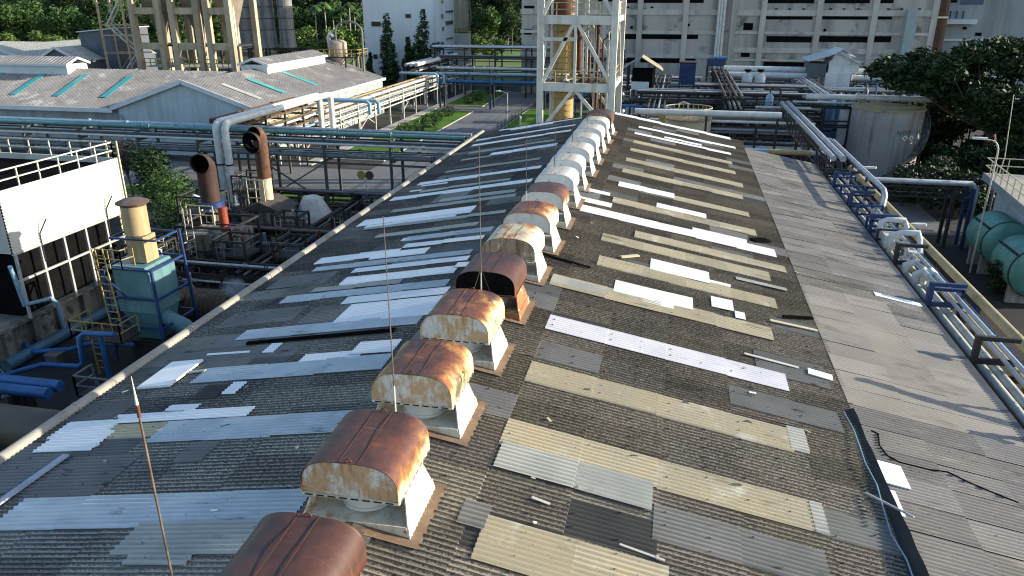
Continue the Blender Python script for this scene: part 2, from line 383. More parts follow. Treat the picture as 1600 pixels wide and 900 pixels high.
# ridge capping and hook bolts
m = M(); N = 120
for sx in (-1, 1):
    b = len(m.v)
    for k in range(N+1):
        y = Y0+(YE-Y0)*k/N; q = rng.uniform(-0.02, 0.02)
        m.v += [(XR, y, ZR+0.085), (XR+sx*(0.42+q), y, zr(XR+0.42)+0.06)]
    for k in range(N): q = (b+2*k, b+2*k+1, b+2*k+3, b+2*k+2); m.f.append(q if sx > 0 else q[::-1]); m.mi.append(0)
m.build('ridge_cap', pm('rusty_grey_ridge_cap', (0.10,0.085,0.07), (0.06,0.048,0.04), 1.2, 0.9, rnd=False, spots=[((0.26,0.235,0.195), 9.0, 0.56, 0.1), ((0.15,0.07,0.035), 1.6, 0.6, 0.12)]), wh)
m = M()
for sx in (-1, 1):
    for r in range(6):
        for f in (0.12, 0.62):
            x = XR+sx*11.1*(r+f)/6
            for c in range(int(27/(3*PITCH))):
                if rng.random() < 0.35: continue
                y = Y0+3*PITCH*c+0.0*r; z = zr(x)+0.052; e = rng.uniform(0.009, 0.015); m.box(x-e, x+e, y-e, y+e, z-0.02, z+0.012)
o = m.build('hook_bolt', pm('rusted_hook_bolt', (0.09,0.045,0.03), rough=0.9), wh); o['kind'] = 'stuff'
# barge boards, gutter, walls
m = M()
m.tube([(XL-0.22, Y0-0.3, zr(XL)+0.02), (XL-0.22, YE+0.1, zr(XL)+0.02)], 0.17, 12)
for k in range(11): m.tube([(XL-0.22, 5+k*5.7, zr(XL)+0.02), (XL-0.22, 5.14+k*5.7, zr(XL)+0.02)], 0.185, 12)
m.build('eave_gutter', pm('beige_gutter', (0.33,0.31,0.26), (0.24,0.225,0.19), 1.0, 0.6, spots=((0.12,0.11,0.10), 2.0, 0.62, 0.1)), wh, 50)
m = M()
m.box(XL+0.15, XL+0.35, Y0, YE-0.3, 0, zr(XL)-0.15); m.box(XE-0.5, XE-0.3, Y0, YE-3.8, 0, zr(XE)-0.05)
m.prism([(XL+0.35, YE-0.5, 0), (XV, YE-0.5, 0), (XV, YE-0.5, zr(XV)-0.05), (XR, YE-0.5, ZR-0.05), (XL+0.35, YE-0.5, zr(XL)-0.1)], (0, 0.2, 0))
m.prism([(XV, YE-3.95, 0), (XE-0.3, YE-3.95, 0), (XE-0.3, YE-3.95, zr(XE)-0.08), (XV, YE-3.95, zr(XV)-0.08)], (0, 0.2, 0))
m.box(XV-0.2, XV, YE-3.95, YE-0.5, 0, zr(XV)-0.1)
m.prism([(XL+0.35, Y0+0.2, 0), (XE-0.3, Y0+0.2, 0), (XE-0.3, Y0+0.2, zr(XE)-0.05), (XR, Y0+0.2, ZR-0.05), (XL+0.35, Y0+0.2, zr(XL)-0.1)], (0, 0.2, 0))
m.build('wall', CONC, wh)
# black flashing standing proud where the lean-to meets the near part of the main eave
m = M(); N = 24; vs = []
for i in range(N+1):
    y = 7+14.0*i/N; h = 0.62-0.50*max(0, (y-14))/7+rng.uniform(-0.02, 0.02); 
    if y > 20: h *= 1.9
    x = XV+rng.uniform(-0.015, 0.015)
    vs += [(x-0.42*h, y, zr(x-0.4*h)+0.045), (x, y, zr(x)+h*0.62), (x+0.05, y, zr(x)+0.02)]
for i in range(N): m.f += [(3*i, 3*i+3, 3*i+4, 3*i+1), (3*i+1, 3*i+4, 3*i+5, 3*i+2)]; m.mi += [0, 0]
m.v = vs; m.build('black_flashing', pm('black_bitumen_flashing', (0.010,0.011,0.014), (0.02,0.022,0.026), 2.0, 0.7), wh)
m = M(); m.bar((XE+0.1, Y0, zr(XE)+0.0), (XE+0.1, YE-4, zr(XE)+0.0), 0.28, 0.16)
m.build('lean_to_gutter', pm('dark_lead_gutter', (0.035,0.045,0.06), (0.06,0.07,0.08), 1.0, 0.6), wh)

# ---------------------------------------------------------------- roof ventilators
def hood_mat(name, lvl, paint, orange, hz=1.15, topgrey=0.0):
    def ex(n, l, col, tc, va, noise, ramp, mix):
        s = n.new('ShaderNodeSeparateXYZ'); l.new(tc.outputs['Object'], s.inputs[0])
        a = n.new('ShaderNodeMath'); a.operation = 'MULTIPLY_ADD'; l.new(s.outputs[2], a.inputs[0]); a.inputs[1].default_value = 0.85; a.inputs[2].default_value = lvl-0.85*hz
        b2 = n.new('ShaderNodeMath'); b2.operation = 'ADD'; l.new(a.outputs[0], b2.inputs[0]); l.new(noise(1.7, (1, 1, 0.6), 6.0, 0.62), b2.inputs[1])
        f = b2.outputs[0]
        fine = noise(7.0, (1, 1, 0.35), 6.0, 0.7)
        c = mix(ramp(fine, 0.35, 0.7), paint, tuple(p*0.8 for p in paint))
        if topgrey: c = mix(ramp(s.outputs[2], 1.30, 1.42), c, (0.27,0.24,0.21), topgrey)
        c = mix(ramp(f, 0.44, 0.58), c, mix(ramp(fine, 0.35, 0.65), orange, (0.33,0.15,0.05)))
        c = mix(ramp(f, 0.56, 0.72), c, mix(ramp(noise(3.0), 0.35, 0.65), (0.17,0.058,0.026), (0.115,0.042,0.028)))
        c = mix(ramp(f, 0.80, 1.0), c, mix(ramp(fine, 0.35, 0.7), (0.060,0.028,0.024), (0.10,0.042,0.03)))
        c = mix(ramp(noise(1.1, (1, 0.7, 1), 5.0, 0.65), 0.48, 0.62), c, (0.040,0.024,0.026), 0.85 if lvl > -0.01 and lvl != 0.02 else 0.0)
        c = mix(ramp(noise(2.2, (0.25, 2.5, 0.5), 4.0), 0.63, 0.72), c, (0.40,0.24,0.10), 0.35 if lvl > 0.1 else 0.08)
        return c
    return pm(name, paint, ex=ex, rough=0.5, spec=0.4)
def end_mat(name, amt, rustc, paint=(0.72,0.72,0.66)):
    def ex(n, l, col, tc, va, noise, ramp, mix):
        c = mix(ramp(noise(4.0), 0.3, 0.7), paint, tuple(p*0.85 for p in paint))
        f = noise(1.9, (1.2, 1.2, 0.8), 5.0, 0.7); g = noise(11.0, (1, 1, 0.10), 3.0)
        c = mix(ramp(f, 0.62-amt, 0.72-amt), c, rustc, 0.75)
        c = mix(ramp(g, 0.62-amt*0.5, 0.75-amt*0.3), c, (0.16,0.075,0.028), min(1, amt*3.2))
        c = mix(ramp(noise(16.0, (0.4, 0.4, 1.6), 4.0), 0.58, 0.7), c, (0.28,0.12,0.04), min(0.8, amt*2.6))
        return c
    return pm(name, paint, ex=ex, rough=0.6)
PW, PC = (0.76,0.77,0.73), (0.68,0.58,0.33)
OR_ = (0.46,0.23,0.065)
VENTS = [  # hood, end panel, pedestal rust, label
 (hood_mat('hood_full_rust', 0.66, (0.5,0.25,0.08), (0.40,0.15,0.04)), end_mat('end_dirty', 0.2, (0.3,0.16,0.06)), 0.0, 'dark rust brown ventilator hood cut off by the bottom edge of the photo'),
 (hood_mat('hood_heavy_rust', 0.17, PC, OR_, hz=1.05), end_mat('end_rust_a', 0.20, (0.50,0.25,0.06)), 0.05, 'rusty hooded roof ventilator with a dark purple brown top and orange streaked end panel'),
 (hood_mat('hood_rust_top_a', 0.03, PC, OR_, hz=1.15), end_mat('end_rust_b', 0.155, (0.52,0.28,0.075)), 0.12, 'rusty roof ventilator with cream side numbered 12 behind a wire stayed rod'),
 (hood_mat('hood_rust_top_b', 0.01, PC, OR_, hz=1.14), end_mat('end_rust_c', 0.175, (0.53,0.30,0.085)), 0.1, 'rusty roof ventilator with cream side numbered 11 and brown streaked end panel'),
 (hood_mat('hood_dark_rust', 0.60, (0.42,0.2,0.08), (0.33,0.13,0.05)), BLACK, 0.35, 'dark brown roof ventilator with an open black front and rusty pedestal'),
 (hood_mat('hood_cream', -0.22, (0.66,0.62,0.44), OR_, 1.15, 0.45), end_mat('end_brown', 0.30, (0.30,0.16,0.05)), 0.0, 'cream topped roof ventilator with a brown rusted end panel'),
 (hood_mat('hood_half_rust', 0.02, (0.68,0.64,0.50), OR_, 1.15, 0.3), end_mat('end_white_a', 0.02, (0.45,0.3,0.15)), 0.0, 'white ended roof ventilator with a half rusted mottled top'),
 (hood_mat('hood_red_rust', 0.26, (0.70,0.64,0.48), (0.42,0.18,0.04), hz=1.1), end_mat('end_white_b', 0.0, (0.5,0.4,0.25)), 0.0, 'white ended roof ventilator with a red brown rusted top and orange side'),
]
for nme in ('nearest of the all white roof ventilators, just behind the red brown topped one', 'second of the all white roof ventilators counted from the rusty ones',
            'third of the all white roof ventilators counted from the rusty ones', 'fourth of the all white roof ventilators counted from the rusty ones',
            'fifth of the all white roof ventilators counted from the rusty ones', 'farthest of the all white roof ventilators, just before the dark rusty end one'):
    VENTS.append((hood_mat('hood_white', -0.36, PW, (0.55,0.42,0.28), 1.15, 0.65), end_mat('end_white', -0.02, (0.55,0.5,0.4), (0.74,0.77,0.76)), 0.0, nme))
VENTS.append((hood_mat('hood_far_rust', 0.5, (0.4,0.2,0.08), (0.36,0.14,0.05)), end_mat('end_far_rust', 0.3, (0.2,0.09,0.04)), 0.1, 'small looking dark rusted ventilator at the far end of the ridge'))
PED = pm('white_pedestal_paint', (0.72,0.71,0.62), (0.62,0.60,0.50), 1.5, 0.5, spots=[((0.42,0.24,0.09), 2.6, 0.57, 0.16), ((0.25,0.14,0.07), 5.0, 0.62, 0.1)], streak=((0.40,0.25,0.12), 0.6, 4.0))
PEDR = pm('rusty_pedestal_paint', (0.34,0.14,0.05), (0.22,0.09,0.04), 1.5, 0.6, spots=((0.62,0.50,0.28), 2.0, 0.56, 0.1))
APRON = pm('rusty_flashing_plate', (0.20,0.135,0.085), (0.13,0.085,0.055), 2.5, 0.85, spots=((0.30,0.20,0.12), 5.0, 0.56, 0.1))
SLOT = pm('dark_drain_slot', (0.02,0.016,0.014), rough=0.8)
THROAT = pm('white_throat_paint', (0.74,0.75,0.72), (0.66,0.67,0.64), 1.5, 0.45, spots=((0.3,0.27,0.22), 3.0, 0.68, 0.08))
MARK = pm('faded_dark_marking_paint', (0.16,0.12,0.05), rough=0.8)
HW, HZ, HH, HL = 0.95, 0.70, 0.74, 1.92
def hood_profile(o=0.0, n=14):
    pts = [(-HW+o, HZ)]
    for i in range(n+1):
        t = PI-PI*i/n; c, s_ = math.cos(t), math.sin(t); e = 2/3.0
        pts.append((math.copysign(abs(c)**e, c)*(HW-o), HZ+0.10+abs(s_)**e*(HH-0.10-o)))
    pts.append((HW-o, HZ)); return pts
def make_vent(i, y, spec):
    hm, em, pr, lab = spec
    o = (XR, y, ZR); r = thing('roof_ventilator', o, lab, 'roof ventilator', 'roof ventilators along the warehouse ridge')
    P = lambda x, yy, z: (XR+x, y+yy, ZR+z)
    pm_ = PEDR if pr > 0.3 else PED
    # flashing plate over the ridge, with a wavy lower edge
    m = M(); N = 28
    for sx in (-1, 1):
        b = len(m.v)
        for k in range(N+1):
            yy = -0.14+2.0*k/N; wv = 0.022*math.cos(2*PI*yy/PITCH)
            for f, rr in ((0, 0.0), (1.0, 0.5), (1.30+0.03*math.sin(k*1.9), 1.0)): m.v.append(P(sx*f, yy, -SL*f+0.07+wv*rr))
        for k in range(N):
            for j in range(2):
                q = (b+3*k+j, b+3*k+j+1, b+3*k+j+4, b+3*k+j+3); m.f.append(q if sx > 0 else q[::-1]); m.mi.append(0)
    m.build('flashing_plate', APRON, r, 50)
    # pedestal: skirt box straddling the ridge, floor pan, two leaning cheek plates
    m = M()
    for sx in (-1, 1):
        m.prism([P(sx*1.10, 0.08, -SL*1.1+0.05), P(sx*1.10, 1.70, -SL*1.1+0.05), P(sx*1.06, 1.66, 0.10), P(sx*1.06, 0.12, 0.10)], (-sx*0.03, 0, 0))
        m.prism([P(sx*1.05, 0.12, 0.07), P(sx*1.05, 1.66, 0.07), P(sx*0.93, 1.54, 0.50), P(sx*0.80, 1.42, 0.80), P(sx*0.80, 0.56, 0.80), P(sx*0.93, 0.40, 0.50)], (-sx*0.025, 0, -0.01))
    for yy in (0.10, 1.66): m.prism([P(-1.08, yy, -0.15), P(0, yy, 0.05), P(1.08, yy, -0.15), P(1.02, yy, 0.09), P(-1.02, yy, 0.09)], (0, 0.025, 0))
    m.box(XR-1.02, XR+1.02, y+0.13, y+1.65, ZR+0.06, ZR+0.085)
    m.build('pedestal', pm_, r)
    m = M(); m.lathe([(0.50, 0.088), (0.50, 0.86)], P(0, 0.92, 0), 28, caps=False); m.lathe([(0.53, 0.10), (0.53, 0.16)], P(0, 0.92, 0), 28)
    m.build('throat', THROAT, r, 40)
    # hood: skin with two standing seams, end panels, drip flange with slots
    pr_, pi = hood_profile(0, 20), hood_profile(0.012, 20); k = len(pr_); ys = [0, 0.03]+[HL*j/14 for j in range(1, 14)]+[HL-0.03, HL]
    dn = [(rng.uniform(-.9, .9), rng.uniform(0.2, 1.7), rng.uniform(0.18, 0.45), rng.uniform(0.008, 0.03)) for _ in range(7)]
    dent = lambda x, yy: sum(a*math.exp(-((x-cx)**2+(yy-cy)**2)/(q*q)) for cx, cy, q, a in dn)*min(1, yy/0.15, (HL-yy)/0.15)
    m = M()
    for pf, rev in ((pr_, False), (pi, True)):
        b = len(m.v)
        for yy in ys:
            for (x, z) in pf: d_ = max(0, dent(x, yy)); m.v.append(P(x*(1-d_*0.5), yy, z-d_*min(1, (z-HZ)*3)))
        for a in range(len(ys)-1):
            for j in range(k-1):
                q = (b+a*k+j, b+(a+1)*k+j, b+(a+1)*k+j+1, b+a*k+j+1); m.f.append(q[::-1] if rev else q); m.mi.append(0)
    b2 = len(ys)*k
    for a in (0, len(ys)-1):
        for j in range(k-1): m.f.append((a*k+j, a*k+j+1, b2+a*k+j+1, b2+a*k+j)); m.mi.append(0)
    hd = m.build('hood', hm, r, 38); fix(hd.data)
    m = M()
    for sx in (-0.16, 0.20): m.bar(P(sx, 0.005, HZ+HH-0.001), P(sx, HL-0.005, HZ+HH-0.001), 0.018, 0.009)
    m.build('standing_seam', hm, hd)
    for yy, dy in ((0.035, 0.012), (HL-0.047, 0.012)):
        pp = [P(x, yy, z) for x, z in hood_profile(0.018)]
        m = M(); m.prism(pp, (0, dy, 0)); e = m.build('end_panel', em, r); fix(e.data)
    m = M(); t = 0.022
    m.box(XR-HW, XR+HW, y+0.002, y+t, ZR+HZ-0.055, ZR+HZ-0.002); m.box(XR-HW, XR+HW, y+HL-t, y+HL-0.002, ZR+HZ-0.055, ZR+HZ-0.002)
    for sx in (-1, 1): m.box(XR+sx*HW-0.011, XR+sx*HW+0.011, y+t+0.002, y+HL-t-0.002, ZR+HZ-0.055, ZR+HZ-0.002)
    fl = m.build('drip_flange', hm if lv_dark(i) else PED, r)
    m = M()
    for j in range(8): 
        x = XR-HW+0.07+j*0.225; m.box(x, x+0.155, y-0.003, y+0.002, ZR+HZ-0.043, ZR+HZ-0.012)
        yy = y+0.08+j*0.225; m.box(XR+HW+0.0105, XR+HW+0.0145, yy, yy+0.155, ZR+HZ-0.043, ZR+HZ-0.012)
    m.build('slot_pattern', SLOT, fl)
    for yy in (0.05, HL-0.05):
        m = M(); q = [P(0.02+0.06*math.cos(a), yy, HZ+HH-0.01+0.075*math.sin(a)) for a in [PI*j/8 for j in range(9)]]; m.tube(q, 0.012, 6)
        m.build('lifting_lug', STEEL_RUST, hd, 40)
    # cross bracing under the hood
    m = M()
    for sx in (-1, 1): m.bar(P(sx*0.64, 0.18, 0.80), P(sx*0.64, 1.72, 0.80), 0.05, 0.05)
    for yy in (0.5, 1.4): m.bar(P(-0.9, yy, 0.84), P(0.9, yy, 0.84), 0.04, 0.04)
    m.build('hood_bracket', STEEL_DARK, r)
    return r, hd
def lv_dark(i): return i in (0, 4, 14)
def text_mesh(s, size, mat, parent, mtx, name='painted_number', ext=0.0):
    c = bpy.data.curves.new('lettering', 'FONT'); c.body = s; c.size = size; c.align_x = 'CENTER'; c.align_y = 'CENTER'; c.extrude = ext
    o = bpy.data.objects.new('lettering', c); me = bpy.data.meshes.new_from_object(o); bpy.data.objects.remove(o); bpy.data.curves.remove(c)
    me.transform(mtx); me.materials.clear(); me.materials.append(mat)
    o = bpy.data.objects.new(name, me); COL.objects.link(o)
    if parent: o.parent = parent
    return o
for i, sp in enumerate(VENTS):
    y = 7.27+3.45*i+rng.uniform(-0.05, 0.05)
    v, hd = make_vent(i, y, sp); v.rotation_euler = (rng.uniform(-.008, .008), rng.uniform(-.012, .012), rng.uniform(-.025, .025))
    if i in (2, 3):
        s = {2: '12', 3: '11'}[i]
        mt = Matrix(((0, 0, 1, HW+0.004), (1, 0, 0, 0.95), (0, 1, 0, HZ+0.24), (0, 0, 0, 1)))
        text_mesh(s, 0.42, MARK, hd, mt)
# ---------------------------------------------------------------- lightning rods on the ridge
RODM = pm('thin_dark_rod', (0.07,0.055,0.045), (0.12,0.09,0.06), 4.0, 0.6)
RODS = [((618,640), 13.9, 340, 'slender rod stayed with two wires in front of the vent numbered 12'),
        ((752,455), 20.6, 225, 'slender rod in front of the dark open fronted ventilator'),
        ((822,320), 31.0, 172, 'slender rod beside the half rusted ventilator'),
        ((866,282), 37.5, 146, 'slender rod just in front of the nearest all white ventilator'),
        ((894,236), 44.5, 140, 'slender rod among the white ventilators, third counted from the tower'),
        ((917,206), 51.5, 145, 'slender rod among the white ventilators, second counted from the tower'),
        ((934,178), 57.0, 140, 'slender rod near the dark rusty ventilator at the far ridge end')]
for (bx, by), Y, ty, lab in RODS:
    b = at(bx, by, Y); t = at(bx+(bx-800)*(ty-by)/2900.0, ty, Y); x = b.x
    r = thing('lightning_rod', (x, Y, zr(x)+0.03), lab, 'lightning rod', 'thin rods along the ridge')
    m = M(); m.tube([(x, Y, zr(x)+0.0), (x, Y, b.z+0.6)], 0.022 if Y < 30 else 0.026, 6); m.build('pole', STEEL_PALE if Y < 40 else RODM, r, 60)
    m = M(); m.tube([(x, Y, b.z+0.6), (x, Y, t.z)], 0.017 if Y < 30 else 0.022, 6, 0.008); m.build('rod_tip', RODM, r, 60)
    if Y < 30:
        m = M()
        for dx, dy in ((0.9, -0.7), (-0.45, -0.55)): m.tube([(x, Y, b.z+0.75), (x+dx, Y+dy, zr(x+dx)+0.15)], 0.006, 4)
        m.build('stay_wire', RODM, r)
# nearest tall pole with a pale finial
Y = 9.3; t = at(205, 588, Y); x = t.x
r = thing('tall_pole', (x, Y, zr(x)), 'tall tan rod with a pale pointed finial rising from the near left roof slope', 'pole')
m = M(); m.tube([(x, Y, zr(x)), (x, Y, t.z-0.75)], 0.021, 8); m.build('pole', pm('tan_rod_paint', (0.20,0.16,0.11), (0.09,0.06,0.04), 3.0, 0.6), r, 60)
m = M(); m.tube([(x, Y, t.z-0.75), (x, Y, t.z-0.52)], 0.032, 8); m.build('collar', STEEL_RUST, r, 60)
m = M(); m.tube([(x, Y, t.z-0.52), (x, Y, t.z-0.33), (x, Y, t.z)], 0.03, 8, 0.004); m.build('finial', pm('pale_finial_paint', (0.66,0.62,0.52), rough=0.5), r, 60)
# ---------------------------------------------------------------- ground, roads, lawns
def yard_ex(n, l, col, tc, va, noise, ramp, mix):
    c = mix(ramp(noise(0.05), 0.4, 0.6), (0.045,0.043,0.04), (0.07,0.066,0.058))
    c = mix(ramp(noise(0.35), 0.5, 0.64), c, (0.02,0.02,0.021))
    return mix(ramp(noise(0.02), 0.52, 0.62), c, (0.035,0.05,0.022), 0.6)
GROUND = pm('dirt_and_oily_concrete', (0.05,0.05,0.05), ex=yard_ex, rough=0.95, spec=0.2, rnd=False)
ASPH = pm('worn_asphalt', (0.165,0.168,0.175), (0.125,0.13,0.137), 0.15, 0.9, spec=0.3, rnd=False, spots=[((0.21,0.212,0.215), 0.6, 0.58, 0.12), ((0.05,0.05,0.055), 0.9, 0.64, 0.06)])
YARDC = pm('dark_stained_yard_slab', (0.020,0.020,0.020), (0.010,0.010,0.011), 0.35, 0.85, rnd=False, spots=[((0.06,0.055,0.05), 0.5, 0.60, 0.1), ((0.05,0.03,0.022), 0.8, 0.62, 0.08)])
LAWN = pm('mown_lawn', (0.095,0.185,0.025), (0.07,0.14,0.022), 0.25, 0.95, spec=0.1, rnd=False, spots=[((0.085,0.15,0.03), 1.2, 0.55, 0.1), ((0.035,0.06,0.015), 0.6, 0.62, 0.1)], bump=0.4)
KERB = pm('pale_kerb_concrete', (0.42,0.41,0.37), (0.32,0.31,0.28), 0.8, 0.9)
setting('ground', M().quad((-900,-120,0), (900,-120,0), (900,1500,0), (-900,1500,0)), GROUND)
setting('yard_slab', M().quad((-52,14,0.004), (-16,14,0.004), (-16,63,0.004), (-52,63,0.004)), YARDC)
setting('yard_slab', M().quad((10.9,8,0.004), (60,8,0.004), (60,62,0.004), (10.9,62,0.004)), YARDC)
setting('road', M().quad((-33,79,0.008), (-25,79,0.008), (-25,156,0.008), (-33,156,0.008)), ASPH)
setting('cross_road', M().quad((-200,67.5,0.008), (-17,67.5,0.008), (-17,79,0.008), (-200,79,0.008)), ASPH)
setting('side_road', M().quad((-47,126.5,0.006), (-33,126.5,0.006), (-33,132,0.006), (-47,132,0.006)), ASPH)
setting('service_road', M().quad((11,66,0.008), (23.2,66,0.008), (23.2,76,0.008), (11,76,0.008)), ASPH)
def lawn(x0, x1, y0, y1, nm='lawn'):
    m = M(); m.box(x0, x1, y0, y1, 0.0, 0.10); setting(nm, m, LAWN)
    k = M(); e = 0.16
    k.box(x0-e, x1+e, y0-e, y0-0.002, 0, 0.14); k.box(x0-e, x1+e, y1+0.002, y1+e, 0, 0.14); k.box(x0-e, x0-0.002, y0, y1, 0, 0.14); k.box(x1+0.002, x1+e, y0, y1, 0, 0.14)
    setting('kerb', k, KERB)
lawn(-40.2, -33.3, 84, 126); lawn(-40.2, -33.3, 132.5, 156); lawn(-24.4, -13.5, 82, 130); lawn(-38, -17, 63.2, 67.0, 'verge'); lawn(-60, -43.0, 63.2, 67.0, 'verge')
# footpath and low wall beside the pipe rack
m = M(); m.box(-41.9, -40.5, 80, 156, 0, 0.12); setting('path', m, KERB)

# ---------------------------------------------------------------- pipe racks
rng2 = random.Random(11)
def rack(label, axis, u0, u1, c0, c1, levels, step, pipes, mat, post=0.22, brace=(), rails=True, group='pipe racks of the plant', z0=0.0, nm='pipe_rack'):
    """axis 'x' or 'y': runs from u0 to u1 along it, between c0 and c1 across it; pipes = (across, z, radius, material[, ua, ub])"""
    P = (lambda u, c, z: (u, c, z)) if axis == 'x' else (lambda u, c, z: (c, u, z))
    r = thing(nm, P((u0+u1)/2, (c0+c1)/2, z0), label, 'pipe rack', group)
    n = max(1, int(round(abs(u1-u0)/step))); top = max(levels)
    for i in range(n+1):
        u = u0+(u1-u0)*i/n; m = M()
        for c in (c0, c1): m.bar(P(u, c, z0), P(u, c, top), post, post)
        for z in levels: m.bar(P(u, c0, z-0.12), P(u, c1, z-0.12), 0.16, 0.2)
        m.build('portal_frame', mat, r)
    if rails:
        for z in levels:
            for c in (c0, c1): m = M(); m.bar(P(u0, c, z-0.3), P(u1, c, z-0.3), 0.10, 0.18); m.build('rail', mat, r)
    for b in brace:
        ua, ub = u0+(u1-u0)*b/n, u0+(u1-u0)*(b+1)/n; m = M()
        m.bar(P(ua, c0, z0+0.2), P(ub, c0, levels[0]-0.3), 0.12); m.bar(P(ub, c0-0.13, z0+0.2), P(ua, c0-0.13, levels[0]-0.3), 0.12); m.build('cross_brace', mat, r)
    for q in pipes:
        ua, ub = (q[4], q[5]) if len(q) > 4 else (u0-0.5, u1+0.5)
        m = M(); m.tube([P(ua, q[0], q[1]), P(ub, q[0], q[1])], q[2], 8)
        for _ in range(max(1, int(abs(ub-ua)/14))):
            uf = ua+(ub-ua)*rng2.uniform(0.05, 0.95)
            for e_ in (0, 0.16): m.tube([P(uf+e_, q[0], q[1]), P(uf+e_+0.07, q[0], q[1])], q[2]*1.5+0.02, 8)
        m.build('pipe', q[3], r, 50)
    return r
# rack across the yard, on the near side of the cross road
L1, L2, L3 = 4.45, 5.55, 6.35
rack('long dark green pipe rack crossing the yard, teal pipe on its top', 'x', -76, -18.2, 64.0, 67.0, [4.3, 5.5, 6.3], 6.4,
     [(64.0, 6.72, 0.17, PIPE_TEAL), (64.7, 6.6, 0.14, STEEL_DARK), (65.6, 6.62, 0.2, PIPE_PALEBLUE, -76, -38), (66.5, 6.6, 0.15, PIPE_SILVER),
      (63.9, 5.75, 0.12, PIPE_WHITE), (64.5, 5.7, 0.1, PIPE_BROWN), (65.2, 5.72, 0.12, PIPE_PALEBLUE), (66.1, 5.7, 0.1, PIPE_SILVER), (66.7, 5.72, 0.13, STEEL_DARK),
      (64.2, 4.62, 0.2, STEEL_GREY), (65.0, 4.55, 0.14, PIPE_BROWN), (65.7, 4.55, 0.12, PIPE_SILVER), (66.4, 4.6, 0.18, STEEL_DARK), (64.0, 5.15, 0.06, PIPE_WHITE), (66.9, 5.1, 0.07, PIPE_PALEBLUE)],
     pm('dark_green_grey_steel', (0.065,0.085,0.088), (0.04,0.05,0.055), 2.0, 0.6, spots=((0.09,0.045,0.025), 3.0, 0.62, 0.1)), brace=(6,))
t = thing('pipe_stand', (-22, 62.6, 0), 'low blue pipe running along the ground in front of the long dark green rack', 'pipe')
m = M(); m.tube([(-40, 62.9, 0.45), (-17.5, 62.9, 0.45)], 0.16, 8); m.build('pipe', PIPE_BLUE, t, 50)
for x in (-38, -32, -26, -20): m = M(); m.box(x-0.12, x+0.12, 62.75, 63.05, 0, 0.3); m.build('support', CONC, t)
# rack running away along the lawn
rust = STEEL_RUST
rack('pipe rack on pale posts running away beside the lawn and the road', 'y', 80, 158, -44.4, -42.0, [3.1, 4.0, 4.8], 6.0,
     [(-42.1, 5.05, 0.2, PIPE_WHITE), (-42.7, 5.0, 0.14, PIPE_WHITE), (-43.3, 5.0, 0.13, PIPE_BROWN), (-43.9, 5.02, 0.16, PIPE_TAN), (-44.3, 5.0, 0.12, rust),
      (-42.1, 4.2, 0.14, PIPE_SILVER), (-42.6, 4.2, 0.12, rust), (-43.2, 4.2, 0.13, PIPE_TAN), (-43.9, 4.2, 0.12, PIPE_BROWN), (-42.2, 3.32, 0.13, PIPE_WHITE), (-42.9, 3.3, 0.12, PIPE_BROWN), (-43.7, 3.3, 0.12, PIPE_SILVER), (-41.9, 3.75, 0.06, PIPE_WHITE)],
     STEEL_PALE, post=0.2, brace=(1, 4, 7))
rack('brown rusty pipe rack between the crossing rack and the white warehouse gable', 'y', 67.5, 84, -44.5, -40.9, [4.0, 5.2, 6.1, 6.9], 4.1,
     [(-44.2, 7.05, 0.13, rust), (-43.6, 7.05, 0.14, PIPE_BROWN), (-43.0, 7.05, 0.13, rust), (-42.4, 7.05, 0.12, PIPE_TAN), (-41.8, 6.3, 0.14, PIPE_TAN), (-42.6, 6.3, 0.12, rust), (-43.4, 6.3, 0.14, PIPE_TAN),
      (-41.2, 5.4, 0.14, PIPE_WHITE), (-42.0, 5.4, 0.12, rust), (-42.8, 5.4, 0.14, PIPE_TAN), (-43.6, 5.4, 0.12, PIPE_WHITE), (-41.4, 4.2, 0.14, PIPE_PALEBLUE), (-42.6, 4.2, 0.14, PIPE_TAN)],
     pm('brown_rusty_rack_paint', (0.10,0.07,0.05), (0.06,0.045,0.035), 2.0, 0.75), post=0.2, brace=(0, 2))
for k, (dx, lab) in enumerate(((0.0, 'left one of the twin white pipes rising beside the rusty stacks'), (0.95, 'right one of the twin white pipes rising beside the rusty stacks'))):
    x = -40.7+dx; a = 62.4-k*0.1; b = 83.9+k*1.0; zt = 7.55
    t = thing('white_pipe', (x, a, 0), lab, 'pipe', 'twin white pipes')
    arc1 = [(x, a+0.8-0.8*math.cos(q), zt-0.8+0.8*math.sin(q)) for q in [PI/2*j/6 for j in range(7)]]
    arc2 = [(x, b-0.8+0.8*math.sin(q), zt-0.8+0.8*math.cos(q)) for q in [PI/2*j/6 for j in range(7)]]
    m = M(); m.tube([(x, a, 0), (x, a, 3.5)]+arc1+arc2+[(x, b, 2.0)], 0.34, 14); m.build('pipe', PIPE_WHITE, t, 50)
    m = M(); m.lathe([(0.38, 3.7), (0.38, 3.85)], (x, a, 0), 14); m.build('band', STEEL_DARK, t)
    m = M(); m.box(x-0.35, x+0.35, a-0.35, a+0.35, 0, 0.15); m.build('footing', CONC, t)
